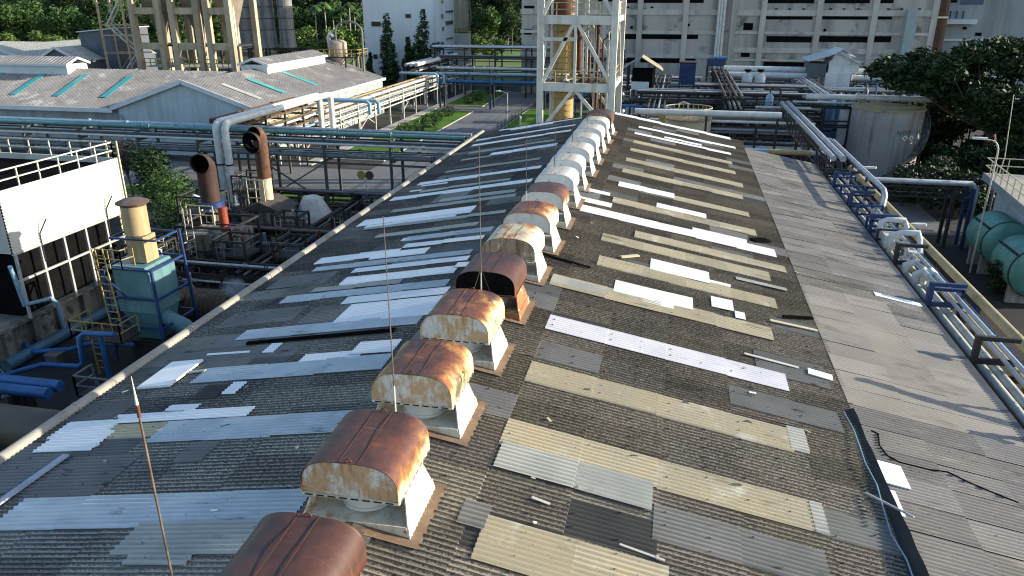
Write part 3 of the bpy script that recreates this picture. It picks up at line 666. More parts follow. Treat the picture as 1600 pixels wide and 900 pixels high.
for k, (px, py, Y, lab) in enumerate(((665, 158, 88, 'near short pale blue pipe loop beside the end of the twin white pipes'), (672, 121, 128, 'far short pale blue pipe loop on the rack by the white building'))):
    pt = at(px if k else 560, py if k else 150, Y)
    t = thing('pipe_loop', (pt.x, Y, 0), lab, 'pipe')
    m = M(); x0 = pt.x; zz = 6.4 if k == 0 else 5.9
    m.tube([(x0-5.5, Y, zz), (x0+1.0, Y, zz), (x0+1.35, Y, zz-0.3), (x0+1.35, Y, zz-1.6)], 0.22, 10); m.tube([(x0-5.5, Y+0.7, zz), (x0+1.9, Y+0.7, zz), (x0+2.25, Y+0.7, zz-0.3), (x0+2.25, Y+0.7, zz-1.6)], 0.22, 10)
    m.build('pipe', PIPE_PALEBLUE, t, 50)
# bridge rack over the road
rack('dark blue pipe bridge crossing above the road before the steel tower', 'x', -40, -13, 129.3, 132.0, [4.4, 5.7, 6.6], 9.0,
     [(129.4, 6.85, 0.2, PIPE_SILVER), (130.2, 6.8, 0.16, PIPE_WHITE), (131.2, 6.8, 0.16, STEEL_DARK), (129.3, 5.9, 0.2, PIPE_PALEBLUE), (130.3, 5.9, 0.16, PIPE_SILVER), (131.3, 5.9, 0.16, PIPE_BROWN), (129.3, 4.65, 0.22, PIPE_BLUE), (130.5, 4.65, 0.16, PIPE_BLUE)],
     pm('dark_blue_grey_steel', (0.03,0.045,0.07), (0.02,0.03,0.045), 2.0, 0.6), post=0.3)
rack('rack of dark piping behind the pipe bridge at the end of the road', 'x', -46, -10, 146, 152, [5.0, 7.0, 9.0], 6.0,
     [(146+0.8*i, 9.25-(i % 2)*0.0, rng2.uniform(0.1, 0.25), rng2.choice([PIPE_SILVER, STEEL_DARK, PIPE_BROWN, PIPE_WHITE])) for i in range(7)] +
     [(146+0.8*i, 7.25, rng2.uniform(0.1, 0.22), rng2.choice([PIPE_SILVER, STEEL_DARK, PIPE_BROWN, PIPE_BLUE])) for i in range(7)] + [(146+0.9*i, 5.2, 0.15, rng2.choice([STEEL_DARK, PIPE_SILVER])) for i in range(6)],
     STEEL_DARK, post=0.25)
rack('short rack of rounded white pipes beside the white building', 'y', 133, 158, -47.5, -45, [5.6, 6.6], 6.0,
     [(-45.2, 6.95, 0.35, PIPE_WHITE), (-46.2, 6.9, 0.3, PIPE_WHITE), (-47.2, 6.9, 0.3, PIPE_SILVER), (-45.3, 5.85, 0.2, PIPE_SILVER), (-46.5, 5.85, 0.2, PIPE_BROWN)], STEEL_DARK, post=0.25)

# ---------------------------------------------------------------- cooling tower with the white louvred side
LOUV = pm('white_louvre_sheet', (0.50,0.51,0.47), (0.44,0.45,0.41), 0.6, 0.6, streak=((0.33,0.31,0.26), 0.5, 1.0))
ct = thing('cooling_tower', (-39, 36, 0), 'cooling tower with a bright white louvred side above dark open bays', 'cooling tower')
CX, CY0, CY1, CZ0, CZ1 = -33.5, 31.5, 40.3, 5.65, 9.0
def louvre(P, u0, u1, z0, z1, n, out):
    m = M(); h = (z1-z0)/n
    for i in range(n):
        z = z0+h*i; b = len(m.v)
        m.v += [P(u0, out, z), P(u1, out, z), P(u0, 0, z+h*0.94), P(u1, 0, z+h*0.94), P(u0, out, z+h), P(u1, out, z+h)]
        m.f += [(b, b+1, b+3, b+2), (b+2, b+3, b+5, b+4)]; m.mi += [0, 0]
    return m
louvre(lambda u, o, z: (CX+o, u, z), CY0, CY1, CZ0, CZ1, 20, 0.09).build('louvre_side', LOUV, ct)
louvre(lambda u, o, z: (u, CY0-o, z), -47, CX, CZ0, CZ1, 20, 0.09).build('louvre_end', LOUV, ct)
m = M(); m.box(-47, CX-0.01, CY0+0.01, CY1, CZ0+0.05, CZ1-0.35); m.build('fan_deck', BLACK, ct)
m = M(); m.box(-47, CX-0.6, CY0+0.6, CY1-0.6, 1.6, CZ0); m.build('dark_fill', BLACK, ct)
m = M(); m.box(-47.2, CX+0.07, CY1, CY1+0.12, CZ0, CZ1); m.build('end_wall', LOUV, ct)
m = M(); 
for k in range(6):
    y = CY0+0.15+(CY1-CY0-0.3)*k/5; m.bar((CX, y, 1.9), (CX, y, CZ0), 0.13)
m.bar((CX+0.02, CY0, CZ0-0.06), (CX+0.02, CY1, CZ0-0.06), 0.15, 0.12); m.bar((CX+0.02, CY0, 4.1), (CX+0.02, CY1, 4.1), 0.12, 0.12)
m.build('bay_frame', pm('grey_white_bay_steel', (0.42,0.42,0.40), (0.28,0.28,0.27), 2.0, 0.6), ct)
BASIN = pm('stained_basin_concrete', (0.24,0.23,0.185), (0.11,0.105,0.09), 0.6, 0.9, streak=((0.035,0.032,0.03), 0.85, 1.4), spots=((0.05,0.045,0.04), 0.8, 0.55, 0.1))
m = M(); m.box(-47, CX-0.5, CY0-2, CY1+0.3, 0, 1.75)
for k in range(6): y = CY0-1.5+1.9*k; m.box(CX-0.5, CX-0.2, y, y+0.55, 0, 1.85)
m.box(CX-0.62, CX-0.1, CY0-2, CY1+0.3, 1.75, 1.9)
m.build('basin', BASIN, ct)
def handrail(path, mat, parent, z, h=1.05, step=1.5, nm='handrail', r=0.035):
    m = M(); pts = [Vector((p[0], p[1], z if len(p) < 3 else p[2])) for p in path]
    for a, b in zip(pts, pts[1:]):
        for k in (h, h*0.5): m.bar(a+Vector((0, 0, k)), b+Vector((0, 0, k)), r*2)
        n = max(1, int(round((b-a).length/step)))
        for i in range(n+1): q = a.lerp(b, i/n); m.bar(q, q+Vector((0, 0, h)), r*2)
    return m.build(nm, mat, parent)
handrail([(-47, CY0+0.1), (CX-0.1, CY0+0.1), (CX-0.1, CY1), (-47, CY1)], STEEL_PALE, ct, CZ1-0.05, 1.0, 1.45)
def ladder(p, q, wdir, mat, parent, w=0.5, step=0.32, r=0.03, cage=False, nm='ladder'):
    p, q = Vector(p), Vector(q); wv = Vector(wdir)*(w/2); m = M()
    for s_ in (-1, 1): m.bar(p+wv*s_, q+wv*s_, r*2)
    n = int((q-p).length/step)
    for i in range(1, n): c = p.lerp(q, i/n); m.bar(c-wv, c+wv, r*1.4)
    return m.build(nm, mat, parent)
ladder((CX-0.3, CY1+0.25, 0.5), (CX-0.3, CY1+0.25, 10.0), (1, 0, 0), CREAM_RAIL, ct, 0.75, 0.38, 0.045)
for y in (33.4, 38.6):
    t = thing('small_lamp_arm', (CX+0.1, y, 5.5), 'thin bent lamp arm on the %s part of the white louvred side' % ('near' if y < 35 else 'far'), 'lamp arm')
    m = M(); m.tube([(CX+0.08, y, 4.6), (CX+0.12, y, 6.2), (CX+0.5, y+0.25, 7.0)], 0.035, 6); m.build('arm', STEEL_DARK, t)
t = thing('downpipe', (-33, 31, 0), 'pale blue bent downpipe beside the concrete basin corner', 'pipe')
m = M(); m.tube([(CX+0.3, 30.9, 5.2), (CX+0.3, 31.2, 2.9), (CX+0.35, 32.9, 2.6), (CX+0.4, 33.2, 2.2), (CX+0.4, 33.3, 0)], 0.11, 8); m.build('pipe', PIPE_PALEBLUE, t, 50)

# ---------------------------------------------------------------- teal burner with a capped tan stack
TEAL = pm('faded_teal_paint', (0.13,0.27,0.285), (0.09,0.20,0.215), 0.8, 0.5, spots=((0.07,0.10,0.10), 2.0, 0.62, 0.12), streak=((0.06,0.12,0.12), 0.5, 2.0))
TAN = pm('tan_stack_paint', (0.46,0.34,0.18), (0.38,0.28,0.15), 1.0, 0.6, spots=((0.10,0.06,0.04), 2.0, 0.66, 0.06), streak=((0.16,0.10,0.06), 0.5, 2.0))
bx_, by_ = -26.9, 33.0
tb = thing('burner_tower', (bx_, by_, 0), 'teal burner tower with a capped tan stack in a blue steel frame', 'burner')
m = M(); m.lathe([(0.62, 6.75), (0.62, 8.25)], (bx_, by_, 0), 24); m.build('stack', TAN, tb, 40)
m = M(); m.lathe([(0.80, 8.38), (0.82, 8.44), (0.5, 8.58), (0.05, 8.66)], (bx_, by_, 0), 24); m.build('rain_cap', pm('rusty_grey_cap', (0.12,0.11,0.10), (0.10,0.055,0.04), 2.0, 0.8), tb, 40)
m = M(); m.box(bx_-0.4, bx_+0.62, by_-0.5, by_+0.5, 5.3, 6.7); m.build('duct', TAN, tb)
m = M(); m.prism([(bx_-1.05, by_-1.1, 2.7), (bx_+1.1, by_-1.1, 2.7), (bx_+1.1, by_-1.1, 4.9), (bx_+0.85, by_-1.1, 5.25), (bx_-1.05, by_-1.1, 5.25)], (0, 2.1, 0)); m.build('chamber', TEAL, tb)
m = M(); b = len(m.v); 
m.v += [(bx_-1.0, by_-1, 2.7), (bx_+1.05, by_-1, 2.7), (bx_+1.05, by_+0.95, 2.7), (bx_-1.0, by_+0.95, 2.7), (bx_-0.6, by_-0.6, 1.0), (bx_+0.7, by_-0.6, 1.0), (bx_+0.7, by_+0.6, 1.0), (bx_-0.6, by_+0.6, 1.0)]
m.f += [(0, 4, 5, 1), (1, 5, 6, 2), (2, 6, 7, 3), (3, 7, 4, 0), (4, 7, 6, 5)]; m.mi += [0]*5
m.build('hopper', TEAL, tb)
m = M(); m.tube([(bx_+0.8, by_-0.2, 2.2), (bx_+2.0, by_-0.2, 1.7), (bx_+2.6, by_-0.1, 1.1)], 0.42, 12); m.build('side_duct', TEAL, tb, 50)
m = M(); m.box(bx_-0.9, bx_+1.2, by_-0.9, by_+0.9, 0, 0.95); m.build('base', STEEL_DARK, tb)
m = M()
for sx in (-1.5, 1.6):
    for sy in (-1.5, 1.5): m.bar((bx_+sx, by_+sy, 0), (bx_+sx*0.9, by_+sy*0.9, 6.7 if sx > 0 and sy > 0 else 5.2), 0.12)
for z in (2.0, 3.6, 5.2):
    a = 1.0-0.02*z; q = [(bx_-1.5*a, by_-1.5*a, z), (bx_+1.6*a, by_-1.5*a, z), (bx_+1.6*a, by_+1.5*a, z), (bx_-1.5*a, by_+1.5*a, z)]
    for i in range(4): m.bar(q[i], q[(i+1) % 4], 0.10)
m.bar((bx_-1.65, by_-1.55, 5.2), (bx_+0.1, by_-1.6, 3.6), 0.08); m.bar((bx_-1.7, by_-1.6, 0.3), (bx_-1.6, by_+1.5, 3.5), 0.08)
for sy in (-0.9, 0.9): m.bar((bx_-1.0, by_+sy, 6.7), (bx_+1.6, by_+sy, 6.7), 0.09)
for sx in (-1.0, 1.6): m.bar((bx_+sx, by_-0.9, 6.7), (bx_+sx, by_+0.9, 6.7), 0.09)
m.build('frame', FRAME_BLUE, tb)
m = M(); m.box(bx_-2.6, bx_+0.3, by_-3.0, by_-1.5, 1.75, 1.83); m.build('platform', STEEL_DARK, tb)
handrail([(bx_-2.6, by_-1.5), (bx_-2.6, by_-3.0), (bx_+0.3, by_-3.0), (bx_+0.3, by_-1.6)], YELLOW, tb, 1.83, 1.0, 1.0, 'platform_rail', 0.025)
ladder((bx_-0.75, by_-1.9, 1.85), (bx_-1.15, by_-1.75, 6.4), (1, 0, 0), YELLOW, tb, 0.62, 0.36)
ladder((bx_-0.95, by_-3.15, 0), (bx_-1.05, by_-3.1, 1.9), (1, 0, 0), YELLOW, tb, 0.62, 0.36)
handrail([(bx_-1.4, by_-1.6), (bx_-0.0, by_-1.6), (bx_+0.2, by_-0.9)], YELLOW, tb, 5.3, 1.0, 0.7, 'top_rail', 0.025)
# ringed drum and steam
t = thing('ringed_drum', (-26.0, 36.4, 0), 'rusty brown ringed drum lying behind the eave gutter', 'drum')
m = M(); m.lathe([(0.3, -1.5), (0.95, -1.45)]+[q for k in range(9) for q in ((0.95, -1.4+0.32*k), (1.03, -1.35+0.32*k), (1.03, -1.28+0.32*k), (0.95, -1.23+0.32*k))]+[(0.95, 1.7), (0.3, 1.8)], (-26.0, 36.4, 1.35), 24, axis='x')
m.build('shell', pm('rusty_brown_drum', (0.11,0.075,0.045), (0.05,0.035,0.025), 1.5, 0.7, spots=((0.26,0.19,0.10), 3.0, 0.58, 0.12)), t, 40)
for dx in (-0.9, 1.0): m = M(); m.box(-26.0+dx-0.15, -26.0+dx+0.15, 35.7, 37.1, 0, 0.6); m.build('saddle', CONC, t)
m = M(); m.tube([(-27.2, 36.0, 1.9), (-27.0, 35.2, 2.2), (-26.4, 34.0, 2.6)], 0.3, 10); m.build('inlet_pipe', PIPE_BROWN, t, 50)
import bmesh
bmm = bmesh.new(); bmesh.ops.create_icosphere(bmm, subdivisions=3, radius=1.0)
for v in bmm.verts: v.co = Vector((v.co.x*0.9, v.co.y*0.8, v.co.z*1.2))*(1+0.25*math.sin(5*v.co.x+3*v.co.z))
me = bpy.data.meshes.new('steam'); bmm.to_mesh(me); bmm.free()
st = bpy.data.objects.new('steam', me); COL.objects.link(st); st.location = (-24.2, 36.6, 2.3)
tag(st, 'small wisp of white steam rising beside the ringed drum', 'steam', kind='stuff')
sm = bpy.data.materials.new('steam_volume'); sm.use_nodes = True; n = sm.node_tree.nodes; l = sm.node_tree.links
n.remove(n['Principled BSDF']); v = n.new('ShaderNodeVolumePrincipled'); v.inputs['Color'].default_value = (0.9, 0.92, 0.95, 1)
tx = n.new('ShaderNodeTexCoord'); nz = n.new('ShaderNodeTexNoise'); nz.inputs['Scale'].default_value = 1.6; nz.inputs['Detail'].default_value = 4
gr = n.new('ShaderNodeTexGradient'); gr.gradient_type = 'SPHERICAL'; mr = n.new('ShaderNodeMapRange'); mr.inputs['From Min'].default_value = 0.38; mr.inputs['From Max'].default_value = 0.7; mr.inputs['To Max'].default_value = 5.0
l.new(tx.outputs['Object'], nz.inputs['Vector']); l.new(tx.outputs['Object'], gr.inputs['Vector']); l.new(nz.outputs['Fac'], mr.inputs['Value'])
mm = n.new('ShaderNodeMath'); mm.operation = 'MULTIPLY'; l.new(mr.outputs[0], mm.inputs[0]); l.new(gr.outputs['Fac'], mm.inputs[1]); l.new(mm.outputs[0], v.inputs['Density'])
l.new(v.outputs[0], n['Material Output'].inputs['Volume']); me.materials.append(sm)

# ---------------------------------------------------------------- rusty elbow stacks on soot stained boxes
SOOTBOX = pm('soot_stained_cladding', (0.32,0.295,0.235), (0.20,0.185,0.15), 0.8, 0.7, streak=((0.016,0.014,0.013), 0.97, 1.3), spots=((0.014,0.012,0.011), 0.9, 0.50, 0.1))
DARKRUST = pm('dark_rust_stack', (0.060,0.025,0.016), (0.022,0.014,0.012), 1.2, 0.75, spots=((0.30,0.17,0.08), 3.0, 0.66, 0.06), bump=0.2)
def elbow(x, y, z0, zt, r, m_, t, ang, nm='stack'):
    d = Vector((math.cos(ang), math.sin(ang), 0)); m = M(); k = 7
    R = r*1.02; c = Vector((x, y, zt-R)); pts = [Vector((x, y, z0)), Vector((x, y, (z0+zt-R)/2))]
    for j in range(k+1): q = PI/2*j/k; pts.append(c+d*(R-R*math.cos(q))+Vector((0, 0, R*math.sin(q))))
    pts.append(pts[-1]+d*0.12)
    # an open mouth: outer skin, dark inner skin
    m.tube(pts, r, 20, caps=False); o = m.build(nm, m_, t, 50)
    m = M(); m.tube(pts[2:], r*0.93, 20, caps=False); i_ = m.build('inner_skin', BLACK, o, 50)
    m = M(); m.tube([pts[-1]-d*0.04, pts[-1]+d*0.03], r*1.06, 20, caps=False); m.tube([pts[-1]-d*0.04, pts[-1]+d*0.03], r*0.93, 20, caps=False); m.build('mouth_ring', DARKRUST, o, 50)
    return o
x, y = -30.4, 45.0
t = thing('elbow_stack', (x, y, 0), 'dark rust elbow stack with a red lower pipe beside the green bushes', 'exhaust stack', 'rusty elbow stacks')
elbow(x-0.1, y, 4.9, 7.95, 0.64, DARKRUST, t, math.radians(-84))
m = M(); m.lathe([(0.85, 4.85), (0.85, 5.25)], (x-0.1, y, 0), 20); m.build('blue_collar', FRAME_BLUE, t, 40)
m = M(); m.tube([(x+0.75, y-0.1, 3.2), (x+0.75, y-0.1, 4.9)], 0.3, 14); m.build('red_pipe', pm('red_lead_pipe', (0.32,0.05,0.025), (0.2,0.04,0.02), 2.0, 0.6), t, 40)
m = M(); m.box(x-1.7, x+1.9, y-1.3, y+1.5, 1.2, 3.2); m.build('box', SOOTBOX, t)
m = M(); m.box(x-1.5, x+1.2, y-1.2, y+1.2, 0, 1.18); m.build('base', STEEL_DARK, t)
m = M()
for sx in (-1.95, 2.15):
    for sy in (-1.6, 1.8): m.bar((x+sx, y+sy, 0), (x+sx, y+sy, 3.9), 0.12)
q = [(x-1.95, y-1.6, 3.8), (x+2.15, y-1.6, 3.8), (x+2.15, y+1.8, 3.8), (x-1.95, y+1.8, 3.8)]
for i in range(4): m.bar(q[i], q[(i+1) % 4], 0.13)
m.bar((x-1.95, y-0.6, 3.8), (x+2.15, y-0.6, 3.8), 0.1); m.bar((x-1.95, y-1.62, 2.1), (x+2.15, y-1.62, 2.1), 0.09)
m.build('frame', STEEL_DARK, t)
ladder((x-0.9, y-1.7, 0.2), (x-0.9, y-1.7, 5.1), (1, 0, 0), STEEL_PALE, t, 0.55, 0.36)
handrail([(x-1.4, y-1.0), (x+0.6, y-1.0)], CREAM_RAIL, t, 3.85, 1.3, 0.9, 'rail', 0.03)
x, y = -30.2, 52.0
t = thing('elbow_stack', (x, y, 0), 'rusty elbow stack with a white lower band rising from a gabled soot stained housing', 'exhaust stack', 'rusty elbow stacks')
elbow(x-0.15, y, 5.3, 8.75, 0.52, STEEL_RUST, t, math.radians(-95))
m = M(); m.tube([(x-0.15, y-0.45, 8.2), (x-0.25, y-0.95, 8.16)], 0.56, 20, 0.80, caps=False); m.tube([(x-0.25, y-0.95, 8.16), (x-0.28, y-1.1, 8.15)], 0.80, 20, 0.80, caps=False); fm = m.build('flared_mouth', DARKRUST, t, 50)
m = M(); m.tube([(x-0.16, y-0.47, 8.2), (x-0.28, y-1.09, 8.15)], 0.5, 20, 0.76, caps=False); m.build('inner_skin', BLACK, fm, 50)
m = M(); m.tube([(x-0.15, y, 3.4), (x-0.15, y, 5.3)], 0.5, 18); m.build('white_band', pm('rust_run_white_paint', (0.60,0.54,0.40), (0.46,0.38,0.25), 1.5, 0.6, streak=((0.28,0.12,0.04), 0.9, 1.6)), t, 40)
m = M(); m.box(x-1.7, x+1.7, y-1.4, y+1.4, 1.35, 3.0); m.build('housing', SOOTBOX, t)
m = M(); m.prism([(x-1.8, y-1.5, 3.0), (x+1.8, y-1.5, 3.0), (x, y-1.5, 3.75)], (0, 3.0, 0)); m.build('gable_roof', pm('dark_roof_sheet', (0.07,0.06,0.05), (0.04,0.035,0.03), 1.5, 0.8), t)
m = M(); m.prism([(x+0.4, y-1.2, 0), (x+2.2, y-1.2, 0), (x+2.2, y-1.2, 0.9), (x+1.5, y-1.2, 1.35), (x+0.4, y-1.2, 1.35)], (0, 2.2, 0)); m.build('lower_housing', SOOTBOX, t)
m = M(); m.box(x-1.6, x+0.35, y-1.2, y+1.2, 0, 1.33); m.build('base', STEEL_DARK, t)
ladder((x-0.5, y-1.55, 1.3), (x-0.5, y-1.55, 3.1), (1, 0, 0), STEEL_DARK, t, 0.5, 0.36)
m = M()
for zz in (3.9, 4.6, 5.3): m.bar((x-1.2, y-0.9, zz), (x+0.2, y-0.9, zz), 0.06)
for xx in (-1.2, -0.5, 0.2): m.bar((x+xx, y-0.9, 3.3), (x+xx, y-0.9, 5.3), 0.06)
m.build('service_rail', CREAM_RAIL, t)
x, y = -27.6, 54.0
t = thing('dust_collector', (x, y, 0), 'grey white dust collector with a patched canvas hood beside the gabled stack housing', 'dust collector')
m = M(); m.lathe([(1.55, 0), (1.5, 1.7)], (x, y, 0), 10); m.build('body', pm('pale_collector_sheet', (0.50,0.48,0.42), (0.36,0.35,0.31), 1.0, 0.7, streak=((0.06,0.055,0.05), 0.8, 1.6)), t)
m = M(); m.lathe([(1.62, 1.7), (1.5, 2.0), (0.75, 3.4), (0.55, 3.5)], (x, y, 0), 10); m.build('hood', pm('patched_canvas', (0.58,0.58,0.54), (0.42,0.42,0.38), 1.2, 0.85, spots=((0.20,0.15,0.09), 2.5, 0.60, 0.1)), t)
m = M(); m.box(x-2.6, x-1.3, y-1.4, y+1.0, 1.5, 1.6); m.build('walkway', STEEL_DARK, t); handrail([(x-2.6, y+1), (x-2.6, y-1.4), (x-1.3, y-1.4)], STEEL_DARK, t, 1.6, 1.0, 0.8, 'rail')
# clutter of dark machinery between the stacks and the eave
CL = [(-27.3, 48.3, 'low sooty pump set with white valve handles beside the lower housing'), (-26.2, 41.6, 'low sooty pump set with stacked white flanges behind the ringed drum'), (-29.4, 39.2, 'low sooty pump set with pipe stubs near the teal burner'), (-23.6, 50.5, 'low sooty pump set with a ribbed wheel near the collector')]
for k, (x, y, lab) in enumerate(CL):
    t = thing('pump_set', (x, y, 0), lab, 'pump', 'sooty pump sets in the yard')
    m = M(); m.box(x-1.0, x+1.0, y-0.6, y+0.6, 0, 0.35); m.build('plinth', CONC, t)
    m = M(); m.lathe([(0.2, -0.75), (0.45, -0.7), (0.5, 0.1), (0.42, 0.5), (0.15, 0.8)], (x, y, 0.85), 14, axis='x'); m.build('casing', STEEL_DARK, t, 40)
    for j in range(3):
        xx = x-0.7+0.7*j; m = M(); m.tube([(xx, y-0.2, 0.8), (xx, y-0.2, 1.6+0.3*j), (xx+0.3, y-0.6, 1.8+0.3*j)], 0.1, 8); m.lathe([(0.2, 0), (0.2, 0.06)], (xx, y-0.2, 1.3), 12); m.build('stub_pipe', PIPE_SILVER if j == k % 3 else PIPE_BROWN, t, 40)
t = thing('spoked_guard', (-24.3, 53.6, 0), 'dark spoked wheel guard standing beside the gutter', 'wheel guard')
m = M(); cx, cy, cz = -24.3, 53.6, 1.4
ringp = [(cx+1.1*math.cos(a), cy+0.3*math.cos(a), cz+1.1*math.sin(a)) for a in [2*PI*j/24 for j in range(25)]]
m.tube(ringp, 0.07, 6)
for j in range(20): a = 2*PI*j/20; m.bar((cx, cy, cz), (cx+1.1*math.cos(a), cy+0.3*math.cos(a), cz+1.1*math.sin(a)), 0.035)
m.build('wheel', pm('dull_silver_spokes', (0.25,0.25,0.24), rough=0.5), t); m = M(); m.box(cx-0.8, cx+0.8, cy-0.3, cy+0.3, 0, 0.32); m.build('stand', STEEL_DARK, t)
# dense low pipework and machine bodies filling the yard
SOOT = pm('sooty_machine_paint', (0.024,0.022,0.020), (0.045,0.041,0.036), 1.5, 0.75, spots=[((0.16,0.15,0.13), 2.2, 0.62, 0.08), ((0.07,0.035,0.02), 2.0, 0.60, 0.1)])
rq = random.Random(23)
def mess(n): return [(None, rq.uniform(0.05, 0.14), rq.choice([STEEL_DARK, PIPE_BROWN, STEEL_DARK, STEEL_RUST, STEEL_GREY, PIPE_SILVER])) for _ in range(n)]
for lab, ax_, u0, u1, c0, c1, lv_ in (('low sooty pipe rack between the ringed drum and the first stack', 'x', -31.5, -20, 39.6, 41.0, [1.4, 2.3]), ('low sooty pipe rack along the yard beside the stack boxes', 'y', 40, 60, -26.2, -25.0, [1.2, 2.1]),
        ('low sooty pipe rack in front of the gabled stack housing', 'x', -34, -22, 47.2, 48.4, [1.5, 2.5]), ('low dark pipe rack behind the canvas hooded collector', 'x', -33, -18.5, 57.5, 59.0, [1.6, 2.6]), ('low dark pipe rack at the foot of the burner tower', 'y', 26.5, 36, -24.0, -22.8, [1.0, 1.8])):
    rack(lab, ax_, u0, u1, c0, c1, lv_, 2.4, [(rq.uniform(c0, c1), z+0.14, q[1], q[2]) for z in lv_ for q in mess(5)], STEEL_DARK, 0.12, (), True, 'sooty low pipe racks')
for k, (x, y, sx, sy, h, lab) in enumerate(((-28.6, 42.4, 1.6, 1.0, 1.7, 'dark cabinet bodied machine in front of the first stack box'), (-33.6, 46.2, 1.4, 1.2, 2.2, 'dark machine body by the green bushes'), (-26.9, 45.0, 1.2, 1.0, 2.0, 'dark machine body right of the first stack box'),
        (-33.4, 52.5, 1.6, 1.2, 2.4, 'dark machine body left of the gabled stack housing'), (-24.0, 47.4, 1.0, 1.6, 1.6, 'dark machine body close under the gutter'), (-29.8, 36.4, 1.4, 1.0, 1.5, 'dark machine body behind the burner tower'), (-33.0, 41.0, 1.3, 1.3, 2.6, 'dark tall machine body behind the louvred tower corner'))):
    t = thing('machine', (x, y, 0), lab, 'machine', 'sooty machines in the yard')
    m = M(); m.box(x-sx/2, x+sx/2, y-sy/2, y+sy/2, 0.15, h); m.build('body', SOOT, t); m = M(); m.box(x-sx/2-0.15, x+sx/2+0.15, y-sy/2-0.15, y+sy/2+0.15, 0, 0.15); m.build('plinth', CONC, t)
    m = M(); m.lathe([(0.3, h), (0.3, h+0.5), (0.12, h+0.65), (0.12, h+1.2)], (x+rq.uniform(-.3, .3), y, 0), 12); m.build('top_vent', rq.choice([STEEL_RUST, STEEL_GREY]), t, 40)
    m = M(); m.tube([(x+sx/2, y, h*0.6), (x+sx/2+0.5, y-0.1, h*0.6), (x+sx/2+0.6, y-0.1, 0.2)], 0.1, 8); m.build('drain_pipe', rq.choice([PIPE_BROWN, PIPE_SILVER]), t, 50)
    m = M(); m.box(x-sx*0.3, x+sx*0.2, y-sy/2-0.03, y-sy/2-0.002, h*0.35, h*0.8); m.build('panel_door', pm('pale_sooty_panel', (0.2,0.19,0.165), (0.09,0.085,0.08), 2.0, 0.7, streak=((0.03,0.03,0.03), 0.8, 2.0)), t)
    handrail([(x-sx/2, y-sy/2), (x+sx/2, y-sy/2)], STEEL_DARK, t, h, 0.8, 0.7, 'rail', 0.02)
for k, (x, y) in enumerate(((-32.2, 43.0), (-27.6, 50.6), (-23.4, 57.0))):
    t = thing('service_platform', (x, y, 0), ('railed service platform beside the first stack box', 'railed service platform between the gabled housing and the collector', 'railed service platform under the far gutter')[k], 'platform', 'railed service platforms')
    m = M(); m.box(x-1.0, x+1.0, y-0.6, y+0.6, 1.9, 1.97)
    for a in (-0.95, 0.95):
        for b in (-0.55, 0.55): m.bar((x+a, y+b, 0), (x+a, y+b, 1.9), 0.09)
    m.build('deck', STEEL_DARK, t); handrail([(x-1, y+.6), (x-1, y-.6), (x+1, y-.6), (x+1, y+.6)], (CREAM_RAIL, STEEL_GREY, STEEL_GREY)[k], t, 1.97, 1.0, 0.7, 'rail', 0.022); ladder((x+0.4, y-0.75, 0), (x+0.4, y-0.68, 2.9), (1, 0, 0), (CREAM_RAIL, STEEL_DARK, STEEL_GREY)[k], t, 0.45, 0.33, 0.022)
def open_frame(x, y, w_, d_, h, lab):
    t = thing('open_frame', (x, y, 0), lab, 'steel frame', 'open steel frames in the yard'); m = M()
    for a in (-w_/2, w_/2):
        for b in (-d_/2, d_/2): m.bar((x+a, y+b, 0), (x+a, y+b, h), 0.13)
    zs = [h*0.36, h*0.7, h-0.05]
    for z in zs:
        for b in (-d_/2, d_/2): m.bar((x-w_/2, y+b, z), (x+w_/2, y+b, z), 0.11)
        for a in (-w_/2, w_/2): m.bar((x+a, y-d_/2, z), (x+a, y+d_/2, z), 0.11)
    m.bar((x-w_/2, y-d_/2, 0.2), (x+w_/2, y-d_/2, zs[0]), 0.07); m.bar((x+w_/2, y-d_/2, zs[0]), (x-w_/2, y-d_/2, zs[1]), 0.07)
    m.build('frame', STEEL_DARK, t)
    for z in zs[:2]: m = M(); m.box(x-w_/2+0.06, x+w_/2-0.06, y-d_/2+0.06, y+d_/2-0.06, z+0.056, z+0.09); m.build('grating', STEEL_DARK, t)
    handrail([(x-w_/2, y+d_/2), (x-w_/2, y-d_/2), (x+w_/2, y-d_/2), (x+w_/2, y+d_/2)], rq.choice([STEEL_DARK, STEEL_GREY]), t, zs[1]+0.09, 1.0, 0.8, 'rail', 0.022)
    ladder((x-w_/2+0.5, y-d_/2-0.12, 0), (x-w_/2+0.5, y-d_/2-0.1, zs[1]+1.0), (1, 0, 0), rq.choice([STEEL_GREY, STEEL_RUST, CREAM_RAIL]), t, 0.45, 0.33, 0.022)
    r = min(w_, d_)*0.3; m = M(); m.lathe([(r*0.3, zs[0]+0.1), (r, zs[0]+0.7), (r, zs[1]-0.1), (r*0.4, zs[1]+0.05)], (x+0.2, y, 0), 16); m.build('vessel', SOOT, t, 40)
    for j in range(4): px_ = x+rq.uniform(-w_/2, w_/2); py_ = y+rq.uniform(-d_/2, d_/2); zt = rq.uniform(h*0.5, h*1.15); m = M(); m.tube([(px_, py_, 0), (px_, py_, zt), (px_+rq.uniform(-.8, .8), py_-0.5, zt+0.25)], rq.uniform(0.05, 0.13), 8); m.build('stand_pipe', rq.choice([STEEL_RUST, STEEL_DARK, PIPE_SILVER, PIPE_BROWN]), t, 50)
